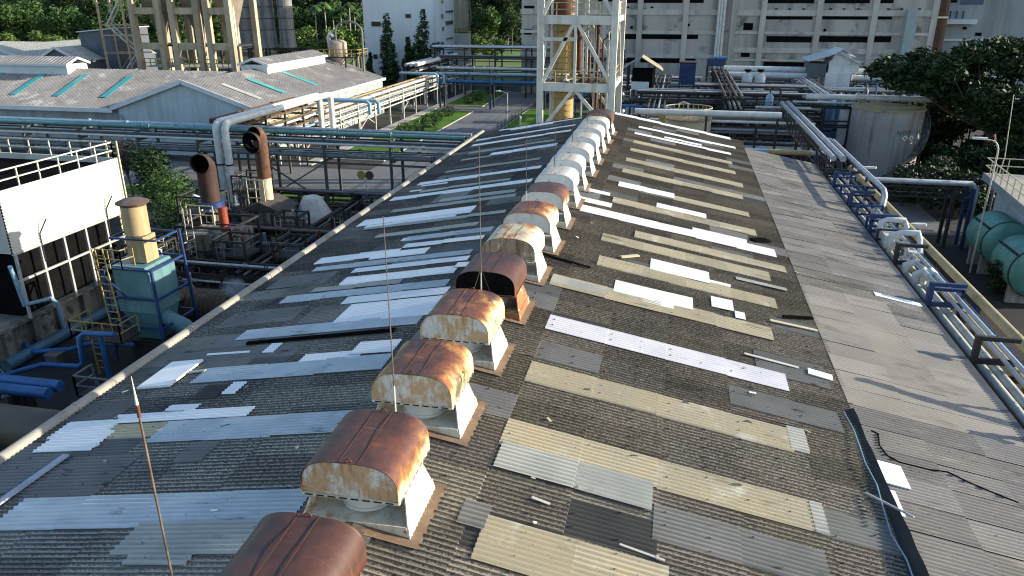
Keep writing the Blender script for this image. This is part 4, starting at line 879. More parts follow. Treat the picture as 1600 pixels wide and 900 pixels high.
for a in ((-34.0, 49.2, 2.6, 2.4, 4.6, 'dark open frame with a sooty vessel left of the two rusty stacks'), (-27.4, 42.6, 2.2, 2.0, 3.6, 'dark open frame with a sooty vessel in front of the rusty stack boxes'), (-34.4, 57.0, 2.4, 2.4, 4.4, 'dark open frame with a sooty vessel before the crossing pipe rack'),
          (-24.0, 44.0, 2.0, 2.4, 3.2, 'dark open frame with a sooty vessel against the eave gutter'), (-23.0, 51.0, 2.2, 2.2, 3.0, 'dark open frame with a sooty vessel right of the canvas hooded collector'), (-31.6, 39.6, 2.2, 2.0, 4.0, 'dark open frame with a sooty vessel just behind the burner tower'), (-27.0, 49.2, 2.0, 1.8, 3.4, 'dark open frame with a sooty vessel between the rusty stacks and the gutter')): open_frame(*a)
# blue pipes, stairs and big duct at the lower left
t = thing('blue_pipe_run', (-31, 29, 0), 'stepped blue pipe crossing the dark yard floor', 'pipe')
m = M(); m.tube([(-36, 27.2, 0.7), (-31.6, 27.6, 0.7), (-30.6, 28.9, 0.75), (-28.6, 29.1, 0.75), (-28.4, 29.2, 0.95), (-28.4, 29.3, 2.3), (-28.2, 29.4, 2.5), (-26.6, 29.6, 2.5)], 0.13, 8); m.build('pipe', PIPE_BLUE, t, 50)
m = M(); m.tube([(-34, 31.3, 0.5), (-32.6, 30.5, 0.5), (-30.8, 31.0, 0.6), (-30.0, 31.6, 0.75), (-27.5, 31.9, 0.75)], 0.13, 8); m.build('pipe', PIPE_BLUE, t, 50)
m = M(); m.tube([(-27.4, 29.6, 0), (-27.4, 29.6, 2.4)], 0.12, 8); m.build('riser', PIPE_BLUE, t, 50)
t = thing('blue_duct', (-33.5, 32, 0), 'thick dull blue pipe lying along the foot of the concrete basin', 'pipe')
m = M(); m.tube([(-33.0, 29.0, 0.35), (-33.0, 37.5, 0.35)], 0.33, 12); m.build('pipe', pm('dull_blue_pipe', (0.05,0.13,0.18), (0.035,0.09,0.13), 1.0, 0.5), t, 50)
for k, (y, z) in enumerate(((24.6, 1.9), (25.3, 1.9))):
    t = thing('blue_header_pipe', (-30, y, 0), ('front one' if k == 0 else 'rear one')+' of the pair of thick bright blue pipes at the left edge', 'pipe', 'thick bright blue pipes')
    m = M(); m.tube([(-36, y, z), (-26.2, y+0.1, z-0.05)], 0.26, 12); m.build('pipe', PIPE_BLUE, t, 50)
    for x in (-33, -28): m = M(); m.box(x-0.1, x+0.1, y-0.25, y+0.25, 0, z-0.24); m.build('support', STEEL_DARK, t)
t = thing('large_brown_duct', (-27, 22.2, 0), 'large brown flanged pipe at the left edge below the eave gutter', 'pipe')
m = M(); m.tube([(-36, 22.3, 1.6), (-19, 22.5, 1.6)], 0.85, 20); m.build('duct', pm('brown_duct_paint', (0.10,0.08,0.055), (0.06,0.05,0.04), 0.8, 0.55), t, 50)
m = M(); m.tube([(-28.0, 22.4, 1.6), (-27.5, 22.4, 1.6)], 1.0, 20); m.build('flange', pm('dull_grey_flange', (0.16,0.16,0.155), rough=0.6), t, 50)
for x in (-33, -25): m = M(); m.box(x-0.3, x+0.3, 21.8, 23.0, 0, 0.9); m.build('saddle', CONC, t)
t = thing('steel_steps', (-31.8, 27.8, 0), 'dark steel steps climbing to the basin edge', 'steps')
m = M()
for s_ in (-0.5, 0.5): m.bar((-31.0+s_*0.3, 27.0+s_, 0), (-33.6+s_*0.3, 27.6+s_, 1.8), 0.07, 0.2)
for i in range(7): f = i/6.5; m.box(-31.0-2.6*f-0.16, -31.0-2.6*f+0.16, 26.5+0.6*f, 27.5+0.6*f, 1.8*f+0.03, 1.8*f+0.07)
m.build('flight', STEEL_GREY, t); handrail([(-31.0, 26.5, 0), (-33.6, 27.1, 1.8)], STEEL_DARK, t, 0, 1.0, 0.9, 'rail')
t = thing('yard_walkway', (-24, 27, 0), 'narrow railed walkway on dark steel close under the gutter', 'walkway')
m = M(); m.box(-26.0, -22.2, 26.0, 27.2, 1.0, 1.08)
for x in (-25.8, -22.4):
    for y in (26.1, 27.1): m.bar((x, y, 0), (x, y, 1.0), 0.1)
m.build('deck', STEEL_DARK, t); handrail([(-26, 27.2), (-26, 26), (-22.2, 26)], STEEL_GREY, t, 1.08, 1.0, 1.1, 'rail')
t = thing('yard_crate', (-31.4, 30.4, 0), 'small pale crate standing on the dark yard between blue pipes', 'crate')
m = M(); m.box(-31.7, -31.0, 30.2, 30.8, 0, 0.5); m.build('box', pm('greyed_timber', (0.16,0.15,0.13), (0.10,0.095,0.085), 2.0, 0.85), t); m = M(); m.box(-31.75, -30.95, 30.15, 30.85, 0.5, 0.56); m.build('lid', pm('greyed_timber'  , (0.16,0.15,0.13)), t)
# round road signs
s = gp(574, 312)
t = thing('road_sign', (s.x, s.y, 0), 'road sign post with two small round discs beside the cross road', 'road sign')
m = M(); m.tube([(s.x, s.y, 0), (s.x, s.y, 2.5)], 0.05, 8); m.build('post', STEEL_PALE, t)
for dx, c, rr in ((-0.42, (0.55,0.36,0.12), 0.42), (0.42, (0.10,0.08,0.07), 0.42)):
    m = M(); m.lathe([(rr, -0.02), (rr, 0.02)], (s.x+dx, s.y-0.07, 2.4), 20, axis='y'); m.build('disc', pm('sign_disc_%d' % (dx > 0), c, rough=0.6), t)
# ---------------------------------------------------------------- foliage
def leaf_mat(name, a, b, c=None):
    m = bpy.data.materials.new(name); m.use_nodes = True; n = m.node_tree.nodes; l = m.node_tree.links; p = n['Principled BSDF']
    tc = n.new('ShaderNodeTexCoord'); oi = n.new('ShaderNodeObjectInfo'); nz = n.new('ShaderNodeTexNoise'); nz.inputs['Scale'].default_value = 0.9; nz.inputs['Detail'].default_value = 3
    l.new(tc.outputs['Object'], nz.inputs['Vector']); g = n.new('ShaderNodeNewGeometry')
    r = n.new('ShaderNodeValToRGB'); r.color_ramp.elements[0].position = 0.34; r.color_ramp.elements[0].color = (*a, 1); r.color_ramp.elements[1].position = 0.66; r.color_ramp.elements[1].color = (*b, 1)
    ad = n.new('ShaderNodeMath'); ad.operation = 'MULTIPLY_ADD'; ad.inputs[1].default_value = 0.25; l.new(g.outputs['Random Per Island'], ad.inputs[0]); l.new(nz.outputs['Fac'], ad.inputs[2])
    s = n.new('ShaderNodeMath'); s.operation = 'SUBTRACT'; s.inputs[1].default_value = 0.125; l.new(ad.outputs[0], s.inputs[0]); l.new(s.outputs[0], r.inputs[0])
    hs = n.new('ShaderNodeHueSaturation'); mr = n.new('ShaderNodeMapRange'); mr.inputs['To Min'].default_value = 0.7; mr.inputs['To Max'].default_value = 1.35
    l.new(oi.outputs['Random'], mr.inputs['Value']); l.new(mr.outputs[0], hs.inputs['Value']); l.new(r.outputs[0], hs.inputs['Color']); l.new(hs.outputs[0], p.inputs['Base Color'])
    p.inputs['Roughness'].default_value = 0.6; p.inputs['Specular IOR Level'].default_value = 0.25
    try: p.inputs['Subsurface Weight'].default_value = 0.0
    except KeyError: pass
    return m
LEAF_D = leaf_mat('dark_green_leaves', (0.011,0.028,0.009), (0.034,0.068,0.016))
LEAF_X = leaf_mat('blackish_green_leaves', (0.008,0.020,0.007), (0.026,0.054,0.012))  # darkest leaf green, for the tree and bushes at the right
LEAF_M = leaf_mat('mid_green_leaves', (0.020,0.050,0.012), (0.058,0.112,0.022))
LEAF_L = leaf_mat('light_green_leaves', (0.050,0.095,0.018), (0.115,0.175,0.035))
LEAF_B = leaf_mat('dry_brownish_leaves', (0.06,0.055,0.03), (0.11,0.085,0.05))
BARK = pm('tree_bark', (0.13,0.105,0.08), (0.075,0.06,0.048), 2.0, 0.95)
BARKP = pm('pale_palm_bark', (0.36,0.34,0.30), (0.26,0.24,0.21), 2.0, 0.9)
def leaves(rg, blobs, n, size, squash=1.0, hollow=0.55):
    """leaf clumps scattered through ellipsoid blobs (x, y, z, rx, ry, rz), denser near the skin"""
    m = M(); tot = sum(b[3]*b[4]+b[4]*b[5] for b in blobs)
    for b in blobs:
        k = int(n*(b[3]*b[4]+b[4]*b[5])/tot)
        for _ in range(k):
            d = Vector((rg.gauss(0, 1), rg.gauss(0, 1), rg.gauss(0, 1))).normalized(); f = (hollow+(1-hollow)*rg.random())*(1+0.10*rg.gauss(0, 1))
            c = Vector((b[0]+d.x*b[3]*f, b[1]+d.y*b[4]*f, b[2]+d.z*b[5]*f))
            a = Vector((rg.gauss(0, 1), rg.gauss(0, 1), rg.gauss(0, 0.6)*squash)).normalized(); e = (d+0.8*Vector((rg.gauss(0, 1), rg.gauss(0, 1), rg.gauss(0, 1)))).cross(a)
            if e.length < 1e-3: continue
            e.normalize(); s = size*rg.uniform(0.55, 1.3); w_ = s*rg.uniform(0.35, 0.6)
            m.add([c-a*s, c+e*w_*0.8-a*s*0.1, c+a*s, c-e*w_-a*s*0.2], [(0, 1, 2, 3)])
    return m
def limb_tree(rg, h, r, spread, nl=6, trunk_frac=0.45):
    m = M(); top = Vector((rg.uniform(-.3, .3), rg.uniform(-.3, .3), h*trunk_frac))
    m.tube([(0, 0, -0.1), (0.1*r, 0, h*trunk_frac*0.5), top], r*1.2, 9, r*0.75)
    for i in range(nl):
        a = 2*PI*i/nl+rg.uniform(-.4, .4); e = top+Vector((math.cos(a)*spread*rg.uniform(.5, .9), math.sin(a)*spread*rg.uniform(.5, .9), h*rg.uniform(.15, .42)))
        m.tube([top-Vector((0, 0, 0.3)), top.lerp(e, 0.5)+Vector((0, 0, 0.3)), e], r*0.5, 6, r*0.12)
    return m
def tree(nm, label, cat, loc, tm, lm, bark, leaf, group=None):
    t = thing(nm, loc, label, cat, group)
    for mm, n2, mt in ((tm, 'trunk', bark), (lm, 'crown', leaf)):
        if mm is None: continue
        mm.v = [(x+loc[0], y+loc[1], z+loc[2]) for x, y, z in mm.v]; mm.build(n2, mt, t, 60 if n2 == 'trunk' else None)
    return t
rg = random.Random(5)
# forest far behind: prototypes, then copies
def broad(seed, h, wd, leaf, nl=2600, sz=0.55):
    r_ = random.Random(seed); bl = []
    for i in range(9):
        a = r_.uniform(0, 2*PI); q = r_.uniform(0.1, 0.75)*wd; bl.append((math.cos(a)*q, math.sin(a)*q, h*r_.uniform(0.42, 0.86), wd*r_.uniform(.32, .55), wd*r_.uniform(.32, .55), h*r_.uniform(.10, .18)))
    return limb_tree(r_, h, 0.35, wd*0.8), leaves(r_, bl, nl, sz)
protos = []
def palm(seed, h, L=3.6):
    r_ = random.Random(seed); t = M(); t.tube([(0, 0, -0.1), (0.2, 0.1, h*0.5), (0.1, 0.3, h)], 0.2, 8, 0.13); c = M()
    for i in range(16):
        a = 2*PI*i/16+r_.uniform(-.15, .15); up = r_.uniform(0.1, 0.9); p = Vector((0.1, 0.3, h)); d = Vector((math.cos(a), math.sin(a), 0)); sd_ = Vector((-math.sin(a), math.cos(a), 0)); pts = []
        for k in range(8):
            f = k/7; pts.append(p+d*(L*f)+Vector((0, 0, up*L*0.8*f-1.5*L*0.62*f*f)))
        for k in range(7):
            w0, w1 = [0.62*math.sin(PI*min(0.97, max(0.08, (k+j)/7))) for j in (0, 1)]
            for s_ in (-1, 1): c.add([pts[k], pts[k+1], pts[k+1]+sd_*s_*w1-Vector((0, 0, 0.3*w1)), pts[k]+sd_*s_*w0-Vector((0, 0, 0.3*w0))], [(0, 1, 2, 3)])
    return t, c
spots = []
def first(nm, label, cat, builder, bark, leaf, loc, group):
    tm, lm = builder; return tree(nm, label, cat, loc, tm, lm, bark, leaf, group)
FG = 'trees of the wood behind the plant'
LB = {'a': 'dark green broad tree in the wood behind the plant', 'b': 'mid green broad tree in the wood behind the plant', 'c': 'light green broad tree at the edge of the wood behind the plant', 'p': 'slim pale trunked palm in front of the dark wood between silos and white building'}
PR = {'a': (lambda: broad(1, 23, 6.5, None), LEAF_D, BARK), 'b': (lambda: broad(2, 20, 6.0, None), LEAF_M, BARK), 'c': (lambda: broad(3, 14, 5.0, None), LEAF_L, BARK), 'p': (lambda: palm(4, 15, 2.0), LEAF_M, BARKP)}
made = {}
def plant(k, x, y, sc=1.0, rz=0.0):
    if k not in made:
        made[k] = first('palm_tree' if k == 'p' else 'forest_tree', LB[k], 'palm' if k == 'p' else 'tree', PR[k][0](), PR[k][2], PR[k][1], (x, y, 0), 'palms before the wood' if k == 'p' else FG); o = made[k]
        o.scale = (sc, sc, sc); o.rotation_euler.z = rz
    else: copy_tree(made[k], (x, y, 0), LB[k], rz, scale=(sc, sc, sc))
def plant_px(k, px, Y, sc=1.0): p = at(px, 50, Y); plant(k, p.x, Y, sc, rg.uniform(0, 6.2))
for px in range(-40, 160, 26): plant_px('a', px+rg.uniform(-8, 8), rg.uniform(196, 215), rg.uniform(0.95, 1.15)); plant_px('b', px+rg.uniform(-12, 12), rg.uniform(172, 190), rg.uniform(0.75, 0.95))
for px in range(-20, 150, 34): plant_px('c', px+rg.uniform(-12, 12), rg.uniform(150, 165), rg.uniform(0.7, 0.95))
for px in range(200, 380, 28): plant_px('b', px+rg.uniform(-8, 8), rg.uniform(170, 200), rg.uniform(0.9, 1.1))
for px in range(330, 590, 24): plant_px('a', px+rg.uniform(-8, 8), rg.uniform(232, 262), rg.uniform(0.95, 1.2))
for px in range(455, 575, 26): plant_px('b', px+rg.uniform(-8, 8), rg.uniform(205, 220), rg.uniform(0.6, 0.9)); plant_px('c', px+rg.uniform(-8, 8), rg.uniform(180, 196), rg.uniform(0.65, 0.9))
for px in (497, 510, 522, 534, 549, 558): plant_px('p', px+rg.uniform(-2, 2), rg.uniform(196, 203), rg.uniform(0.95, 1.2))
for px in range(715, 850, 20): plant_px('a', px+rg.uniform(-6, 6), rg.uniform(285, 320), rg.uniform(1.0, 1.25))
for px in (742, 768, 800): plant_px('b', px, rg.uniform(262, 275), rg.uniform(0.7, 0.9))
for px, Y in ((735, 215), (742, 200), (765, 208), (775, 214)): plant_px('c', px, Y, rg.uniform(0.45, 0.7))
t = tree('palm_tree', 'bright yellow green palm standing before the dark wood at the upper left', 'palm', at(66, 52, 150).to_tuple()[:2]+(0,), *palm(9, 8.5, 4.0), BARKP, LEAF_L)
# the mass of the wood behind the single trees
m = M(); r_ = random.Random(21); bl = []
for i in range(60):
    px = -60+i*16; p = at(px, 40, 300+(i % 3)*14); bl.append((p.x, p.y, 11+r_.uniform(-2, 3), 9, 6, 12))
wd = leaves(r_, bl, 26000, 1.5).build('woodland', LEAF_D); tag(wd, 'dark mass of the wood filling the horizon behind the single trees', 'woodland', kind='stuff')
setting('meadow', M().quad((-95,175,0.012), (-36,175,0.012), (-30,300,0.012), (-120,300,0.012)), pm('bright_meadow', (0.10,0.17,0.03), (0.07,0.12,0.025), 0.05, 0.95, rnd=False, spots=((0.04,0.07,0.02), 0.12, 0.55, 0.1)))
setting('forest_floor', M().quad((-400,170,0.008), (-95,170,0.008), (-120,420,0.008), (-500,420,0.008)), pm('forest_floor', (0.04,0.055,0.02), (0.025,0.035,0.014), 0.05, 0.95, rnd=False))
# shrubs on the lawns, the yard bushes, columnar trees
def ball(seed, r, n=700, sz=0.13): r_ = random.Random(seed); return None, leaves(r_, [(0, 0, r*0.85, r, r, r*0.9)], n, sz, hollow=0.7)
sh = tree('ball_shrub', 'rounded dark shrub on the near lawn, closest to the crossing rack', 'shrub', gp(632, 212).to_tuple(), *ball(31, 1.15), BARK, LEAF_D, 'clipped shrubs on the lawns')
for (px, py, sc, lab) in [(655, 206, 0.8, 'small rounded shrub on the near lawn beside the thin white stake'), (672, 200, 1.2, 'largest clipped shrub on the near lawn'), (683, 190, 0.9, 'low spreading shrub on the near lawn behind the largest clipped one'),
                          (701, 182, 0.95, 'pale clipped shrub at the far end of the near lawn'), (733, 163, 0.9, 'clipped shrub on the far lawn closest to the side road'), (747, 158, 0.8, 'clipped shrub on the far lawn, second from the side road'),
                          (766, 147, 0.85, 'clipped shrub on the far lawn under the pipe bridge'), (775, 142, 0.9, 'farthest clipped shrub on the far lawn')]:
    copy_tree(sh, gp(px, py), lab, rg.uniform(0, 6), scale=(sc, sc, sc*rg.uniform(.85, 1.1)))
s = gp(656, 207); t = thing('stake', s, 'thin white stake on the near lawn beside a small shrub', 'stake'); m = M(); m.tube([s, s+Vector((0, 0, 1.7))], 0.05, 6); m.build('post', PIPE_WHITE, t)
def mound(seed, bl, n, sz): r_ = random.Random(seed); return None, leaves(r_, bl, n, sz, hollow=0.5)
p = gp(268, 405)
tree('bush_mass', 'big bright green leafy bush sprawling beside the burner tower', 'bush', (p.x-2.2, p.y+5, 0), *mound(41, [(0,0,2.2,2.6,3.0,2.2), (-2.6,3,3.3,2.4,2.6,2.3), (1.8,-3,1.5,2.2,2.2,1.6), (-4.5,5,3.6,2.2,2.4,2.4), (2.4,2,1.2,1.8,2,1.4)], 9000, 0.17), BARK, LEAF_M).scale = (0.88, 0.88, 0.8)
p = at(214, 262, 60)
tree('yard_tree', 'small dark green tree behind the ladder of the white louvred tower', 'tree', (p.x+1.0, 60, 0), limb_tree(random.Random(42), 5.5, 0.12, 1.6), mound(42, [(0.5,0,4.0,1.7,1.7,1.7), (0.9,-.5,2.3,1.5,1.5,1.7)], 2600, 0.2)[1], BARK, LEAF_D)
tree('dry_tree', 'small brownish half bare tree beside the dark green one behind the tower ladder', 'tree', (p.x-1.6, 60.8, 0), limb_tree(random.Random(43), 6.2, 0.12, 1.5, 9), mound(43, [(0,0,4.6,1.4,1.4,1.5)], 900, 0.16)[1], BARK, LEAF_B)
def column_tree(label, px0, pytop, seed, w_=1.6, extra=()):
    top = at(px0, pytop, 156); r_ = random.Random(seed); H = top.z; bl = []
    k = int(H/1.4)
    for i in range(k): f = i/(k-1); bl.append((r_.uniform(-.35, .35), r_.uniform(-.3, .3), 1.0+(H-1.6)*f, w_*(1-0.72*f**1.6)*r_.uniform(.75, 1.15), w_*(1-0.7*f**1.6), 1.3))
    for e in extra: bl.append(e)
    tm = M(); tm.tube([(0, 0, 0), (0, 0, H*0.9)], 0.22, 8, 0.05)
    tree('columnar_tree', label, 'tree', (top.x, 156, 0), tm, leaves(r_, bl, 3600, 0.34, hollow=0.6), BARK, LEAF_D, 'columnar trees by the white building')
column_tree('narrow dark columnar tree at the left of the white wall below the wide window', 603, 24, 51, 2.1)
column_tree('tallest narrow columnar tree in front of the middle of the white wall', 659, 18, 52, 2.4, [(2.6, 0, 8.2, 1.2, 1, 1.3), (3.6, 0, 8.8, 0.8, .8, .8), (-1.6, 0, 7.5, 1.3, 1, 2.2)])
column_tree('shorter columnar tree leaning beside the tallest one at the white wall', 639, 62, 53, 1.7)
column_tree('low columnar tree at the foot of the left edge of the white wall', 576, 86, 54, 1.0)

# ---------------------------------------------------------------- buildings at the left
ROOFG = pm('grey_weathered_sheet_roof', (0.30,0.285,0.28), (0.235,0.222,0.218), 0.25, 0.85, rnd=False, streak=((0.13,0.12,0.115), 0.5, 1.0), spots=[((0.43,0.42,0.40), 0.4, 0.56, 0.1), ((0.22,0.20,0.185), 2.0, 0.62, 0.12, (0.25, 1, 1))])
FASCIA = pm('pale_blue_fascia', (0.60,0.65,0.68), (0.50,0.55,0.58), 0.6, 0.6, spots=((0.30,0.29,0.27), 1.2, 0.64, 0.1))
WALLB = pm('pale_blue_rendered_wall', (0.46,0.54,0.58), (0.38,0.45,0.49), 0.3, 0.85, streak=((0.24,0.25,0.25), 0.5, 0.8))
TEALSKY = pm('teal_skylight_sheet', (0.07,0.40,0.38), (0.06,0.32,0.32), 0.8, 0.4)
def ribbed_slope(m, a, b, c, d, pitch=0.35, h=0.05):
    """sheet roof a-b (eave), d-c (ridge), with standing ribs running up the slope"""
    a, b, c, d = map(Vector, (a, b, c, d)); m.quad(a, b, c, d); nrm = (b-a).cross(d-a).normalized(); n = int((b-a).length/pitch)
    for i in range(1, n):
        p, q = a.lerp(b, i/n), d.lerp(c, i/n); m.bar(p+nrm*h*0.5, q+nrm*h*0.5, 0.06, h, nrm)
def strip(name, mat, parent, p0, p1, wv, lift):
    p0, p1, wv = Vector(p0), Vector(p1), Vector(wv); n_ = (p1-p0).cross(wv).normalized(); n_ = n_ if n_.z > 0 else -n_
    m = M(); m.prism([p0-wv/2+n_*lift, p0+wv/2+n_*lift, p1+wv/2+n_*lift, p1-wv/2+n_*lift], n_*0.03); return m.build(name, mat, parent)
GX0, GX1, GXR, GY0, GY1, GZE, GZR = -66.4, -47.6, -57.0, 82.0, 122.0, 5.86, 9.0
gw = thing('gabled_warehouse', (-70, 95, 0), 'pale blue gabled warehouse with grey sheet roofs and teal skylight strips', 'warehouse')
m = M(); o = 0.5
ribbed_slope(m, (GX1+o, GY0-0.4, GZE-o*0.34), (GX1+o, GY1, GZE-o*0.34), (GXR, GY1, GZR), (GXR, GY0-0.4, GZR), 0.5)
ribbed_slope(m, (GX0-o, GY1, GZE-o*0.34), (GX0-o, GY0-0.4, GZE-o*0.34), (GXR, GY0-0.4, GZR), (GXR, GY1, GZR), 0.5)
m.build('wing_roof', ROOFG, gw)
m = M(); MY, MZ = 92.0, 9.15
ribbed_slope(m, (-150, GY0-0.4, 5.45), (GX0-o+0.3, GY0-0.4, 5.45), (GXR, MY, MZ), (-150, MY, MZ), 0.5)
ribbed_slope(m, (-60, 102, 5.5), (-150, 102, 5.5), (-150, MY, MZ), (GXR, MY, MZ), 0.5)
m.build('main_roof', ROOFG, gw)
m = M()
m.bar((GX0-o-0.1, GY0-0.45, GZE-o*0.34-0.12), (GXR, GY0-0.45, GZR-0.08), 0.12, 0.5); m.bar((GX1+o+0.1, GY0-0.45, GZE-o*0.34-0.12), (GXR, GY0-0.45, GZR-0.08), 0.12, 0.5)
m.bar((-150, GY0-0.5, 5.3), (GX0-o-0.05, GY0-0.5, 5.3), 0.12, 0.5); m.bar((GX1+o+0.06, GY0-0.4, GZE-0.3), (GX1+o+0.06, GY1, GZE-0.3), 0.12, 0.4)
m.build('fascia', FASCIA, gw)
m = M(); m.prism([(GX0, GY0, 0), (GX1, GY0, 0), (GX1, GY0, GZE-0.1), (GXR, GY0, GZR-0.15), (GX0, GY0, GZE-0.1)], (0, 0.2, 0)); m.build('gable_wall', WALLB, gw)
m = M(); m.box(-150, GX0-0.02, GY0+0.3, GY0+0.5, 0, 5.2); m.box(GX1-0.2, GX1, GY0+0.25, GY1, 0, GZE-0.2); m.build('side_wall', pm('grey_blue_side_wall', (0.34,0.37,0.39), (0.26,0.29,0.31), 0.4, 0.85, streak=((0.15,0.15,0.15), 0.6, 0.8)), gw)
m = M(); m.box(-150, GX0-0.1, GY0+0.2, GY0+0.28, 3.6, 3.75); m.build('wall_rail', STEEL_GREY, gw)
for px in (189, 94): 
    p = at(px, 185, GY0-0.1); m = M(); m.tube([(p.x, GY0-0.45, 5.0), (p.x+0.3, GY0-0.2, 4.5), (p.x+0.5, GY0-0.2, 0)], 0.11, 8); m.build('downpipe', PIPE_PALEBLUE, gw, 50)
for px in (184, 112, 46, -20):
    Y = 87.2; p = at(px, 137, Y); s_ = (MZ-5.45)/(MY-GY0+0.4); zz = lambda y: 5.45+s_*(y-GY0+0.4)
    strip('skylight_strip', TEALSKY, gw, (p.x, 84.3, zz(84.3)), (p.x, 90.2, zz(90.2)), (0.95, 0, 0), 0.07)
for px, py, mt in ((378, 143, R_PALE), (418, 140, TEALSKY), (470, 127, TEALSKY)):
    p = ax(px, py, -52.0); zz = lambda x: GZE+(GX1-x)*0.334
    strip('skylight_strip', mt, gw, (-49.6, p.y, zz(-49.6)), (-54.6, p.y, zz(-54.6)), (0, 1.0, 0), 0.07)
def monitor(c, half, h, length, axis):
    m = M()
    if axis == 'y':
        x, y, z = c; ribbed_slope(m, (x+half, y, z), (x+half, y+length, z), (x, y+length, z+h), (x, y, z+h), 0.6); ribbed_slope(m, (x-half, y+length, z), (x-half, y, z), (x, y, z+h), (x, y+length, z+h), 0.6)
        m2 = M(); m2.box(x-half+0.3, x+half-0.3, y+0.3, y+length-0.3, z-1.4, z-0.05); m2.bar((x+half, y, z-0.12), (x+half, y+length, z-0.12), 0.1, 0.3); m2.bar((x+half, y, z-0.1), (x, y, z+h-0.1), 0.1, 0.3); m2.bar((x-half, y, z-0.1), (x, y, z+h-0.1), 0.1, 0.3)
    else:
        x, y, z = c; ribbed_slope(m, (x, y-half, z), (x+length, y-half, z), (x+length, y, z+h), (x, y, z+h), 0.6); ribbed_slope(m, (x+length, y+half, z), (x, y+half, z), (x, y, z+h), (x+length, y, z+h), 0.6)
        m2 = M(); m2.box(x+0.3, x+length-0.3, y-half+0.3, y+half-0.3, z-1.4, z-0.05); m2.bar((x, y-half, z-0.12), (x+length, y-half, z-0.12), 0.1, 0.3); m2.bar((x+length, y-half, z-0.1), (x+length, y, z+h-0.1), 0.1, 0.3); m2.bar((x+length, y+half, z-0.1), (x+length, y, z+h-0.1), 0.1, 0.3)
    r = m.build('ridge_monitor_roof', ROOFG, gw); m2.build('monitor_side', FASCIA, r)
monitor((GXR, 98, GZR+0.55), 2.3, 0.8, 19, 'y')
xm = at(125, 112, MY).x; monitor((-150, MY, MZ+0.7), 2.2, 0.8, xm+150, 'x')
# farther low sheds behind
def shed(label, x0, x1, y0, y1, ze, zr_, axis, wall, nm='shed'):
    t = thing(nm, ((x0+x1)/2, (y0+y1)/2, 0), label, 'shed'); m = M()
    if axis == 'x':
        ym = (y0+y1)/2; ribbed_slope(m, (x0, y0-.4, ze), (x1, y0-.4, ze), (x1, ym, zr_), (x0, ym, zr_), 0.6); ribbed_slope(m, (x1, y1+.4, ze), (x0, y1+.4, ze), (x0, ym, zr_), (x1, ym, zr_), 0.6)
        w2 = M(); w2.prism([(x1-.3, y0, 0), (x1-.3, y1, 0), (x1-.3, y1, ze-.1), (x1-.3, ym, zr_-.1), (x1-.3, y0, ze-.1)], (-0.2, 0, 0)); w2.box(x0, x1-.55, y0, y0+.2, 0, ze-.1)
    else:
        xm_ = (x0+x1)/2; ribbed_slope(m, (x1+.4, y0, ze), (x1+.4, y1, ze), (xm_, y1, zr_), (xm_, y0, zr_), 0.6); ribbed_slope(m, (x0-.4, y1, ze), (x0-.4, y0, ze), (xm_, y0, zr_), (xm_, y1, zr_), 0.6)
        w2 = M(); w2.prism([(x0, y0+.3, 0), (x1, y0+.3, 0), (x1, y0+.3, ze-.1), (xm_, y0+.3, zr_-.1), (x0, y0+.3, ze-.1)], (0, 0.2, 0)); w2.box(x1-.2, x1, y0+.55, y1, 0, ze-.1)
        w3 = M(); w3.bar((x0-.5, y0-.02, ze-.1), (xm_, y0-.02, zr_-.05), .12, .4); w3.bar((x1+.5, y0-.02, ze-.1), (xm_, y0-.02, zr_-.05), .12, .4); w3.build('barge_board', FASCIA, t)
    m.build('roof', ROOFG if 'grey' in label else R_PALE, t); w2.build('wall', wall, t); return t
DARKB = pm('dark_blue_grey_sheet', (0.10,0.12,0.15), (0.07,0.085,0.11), 0.5, 0.7, streak=((0.04,0.045,0.05), 0.5, 1.2))
a, b = at(57, 97, 112), at(122, 97, 112)
shed('low shed with a dark gable and pale barge boards behind the ridge monitor', a.x, b.x, 112, 132, a.z+0.2, at(86, 74, 112).z, 'y', DARKB)
b2 = at(50, 97, 114); shed('pale gabled shed at the upper left edge behind the ridge monitor', at(-75, 97, 114).x, b2.x, 114, 140, b2.z+0.1, at(-10, 72, 114).z, 'y', WALLB)
a = at(0, 68, 142); shed('long low shed with a pale sheet roof beyond the two gables at the upper left', a.x-45, at(125, 64, 142).x, 142, 150, a.z-1.3, a.z+0.2, 'x', WALLB)
t = thing('grey_shed', (at(150, 70, 118).x, 120, 0), 'dark blue grey sheet clad box shed beside the tan concrete frame', 'shed')
a, b = at(123, 50, 118), at(182, 45, 118); m = M(); m.prism([(a.x, 118, 6.5), (b.x, 118, 6.5), (b.x, 118, b.z), (a.x, 118, a.z-0.1)], (0, 8, 0)); m.build('cladding', DARKB, t)
m = M(); m.prism([(a.x-0.3, 117.7, a.z-0.06), (b.x+0.2, 117.7, b.z+0.04), (b.x+0.2, 117.7, b.z+0.2), (a.x-0.3, 117.7, a.z+0.1)], (0, 8.6, 0)); m.build('roof', FASCIA, t)
m = M(); 
for x in (a.x+0.2, b.x-0.2): m.bar((x, 118.3, 0), (x, 118.3, 6.5), 0.3)
m.build('leg', STEEL_DARK, t)

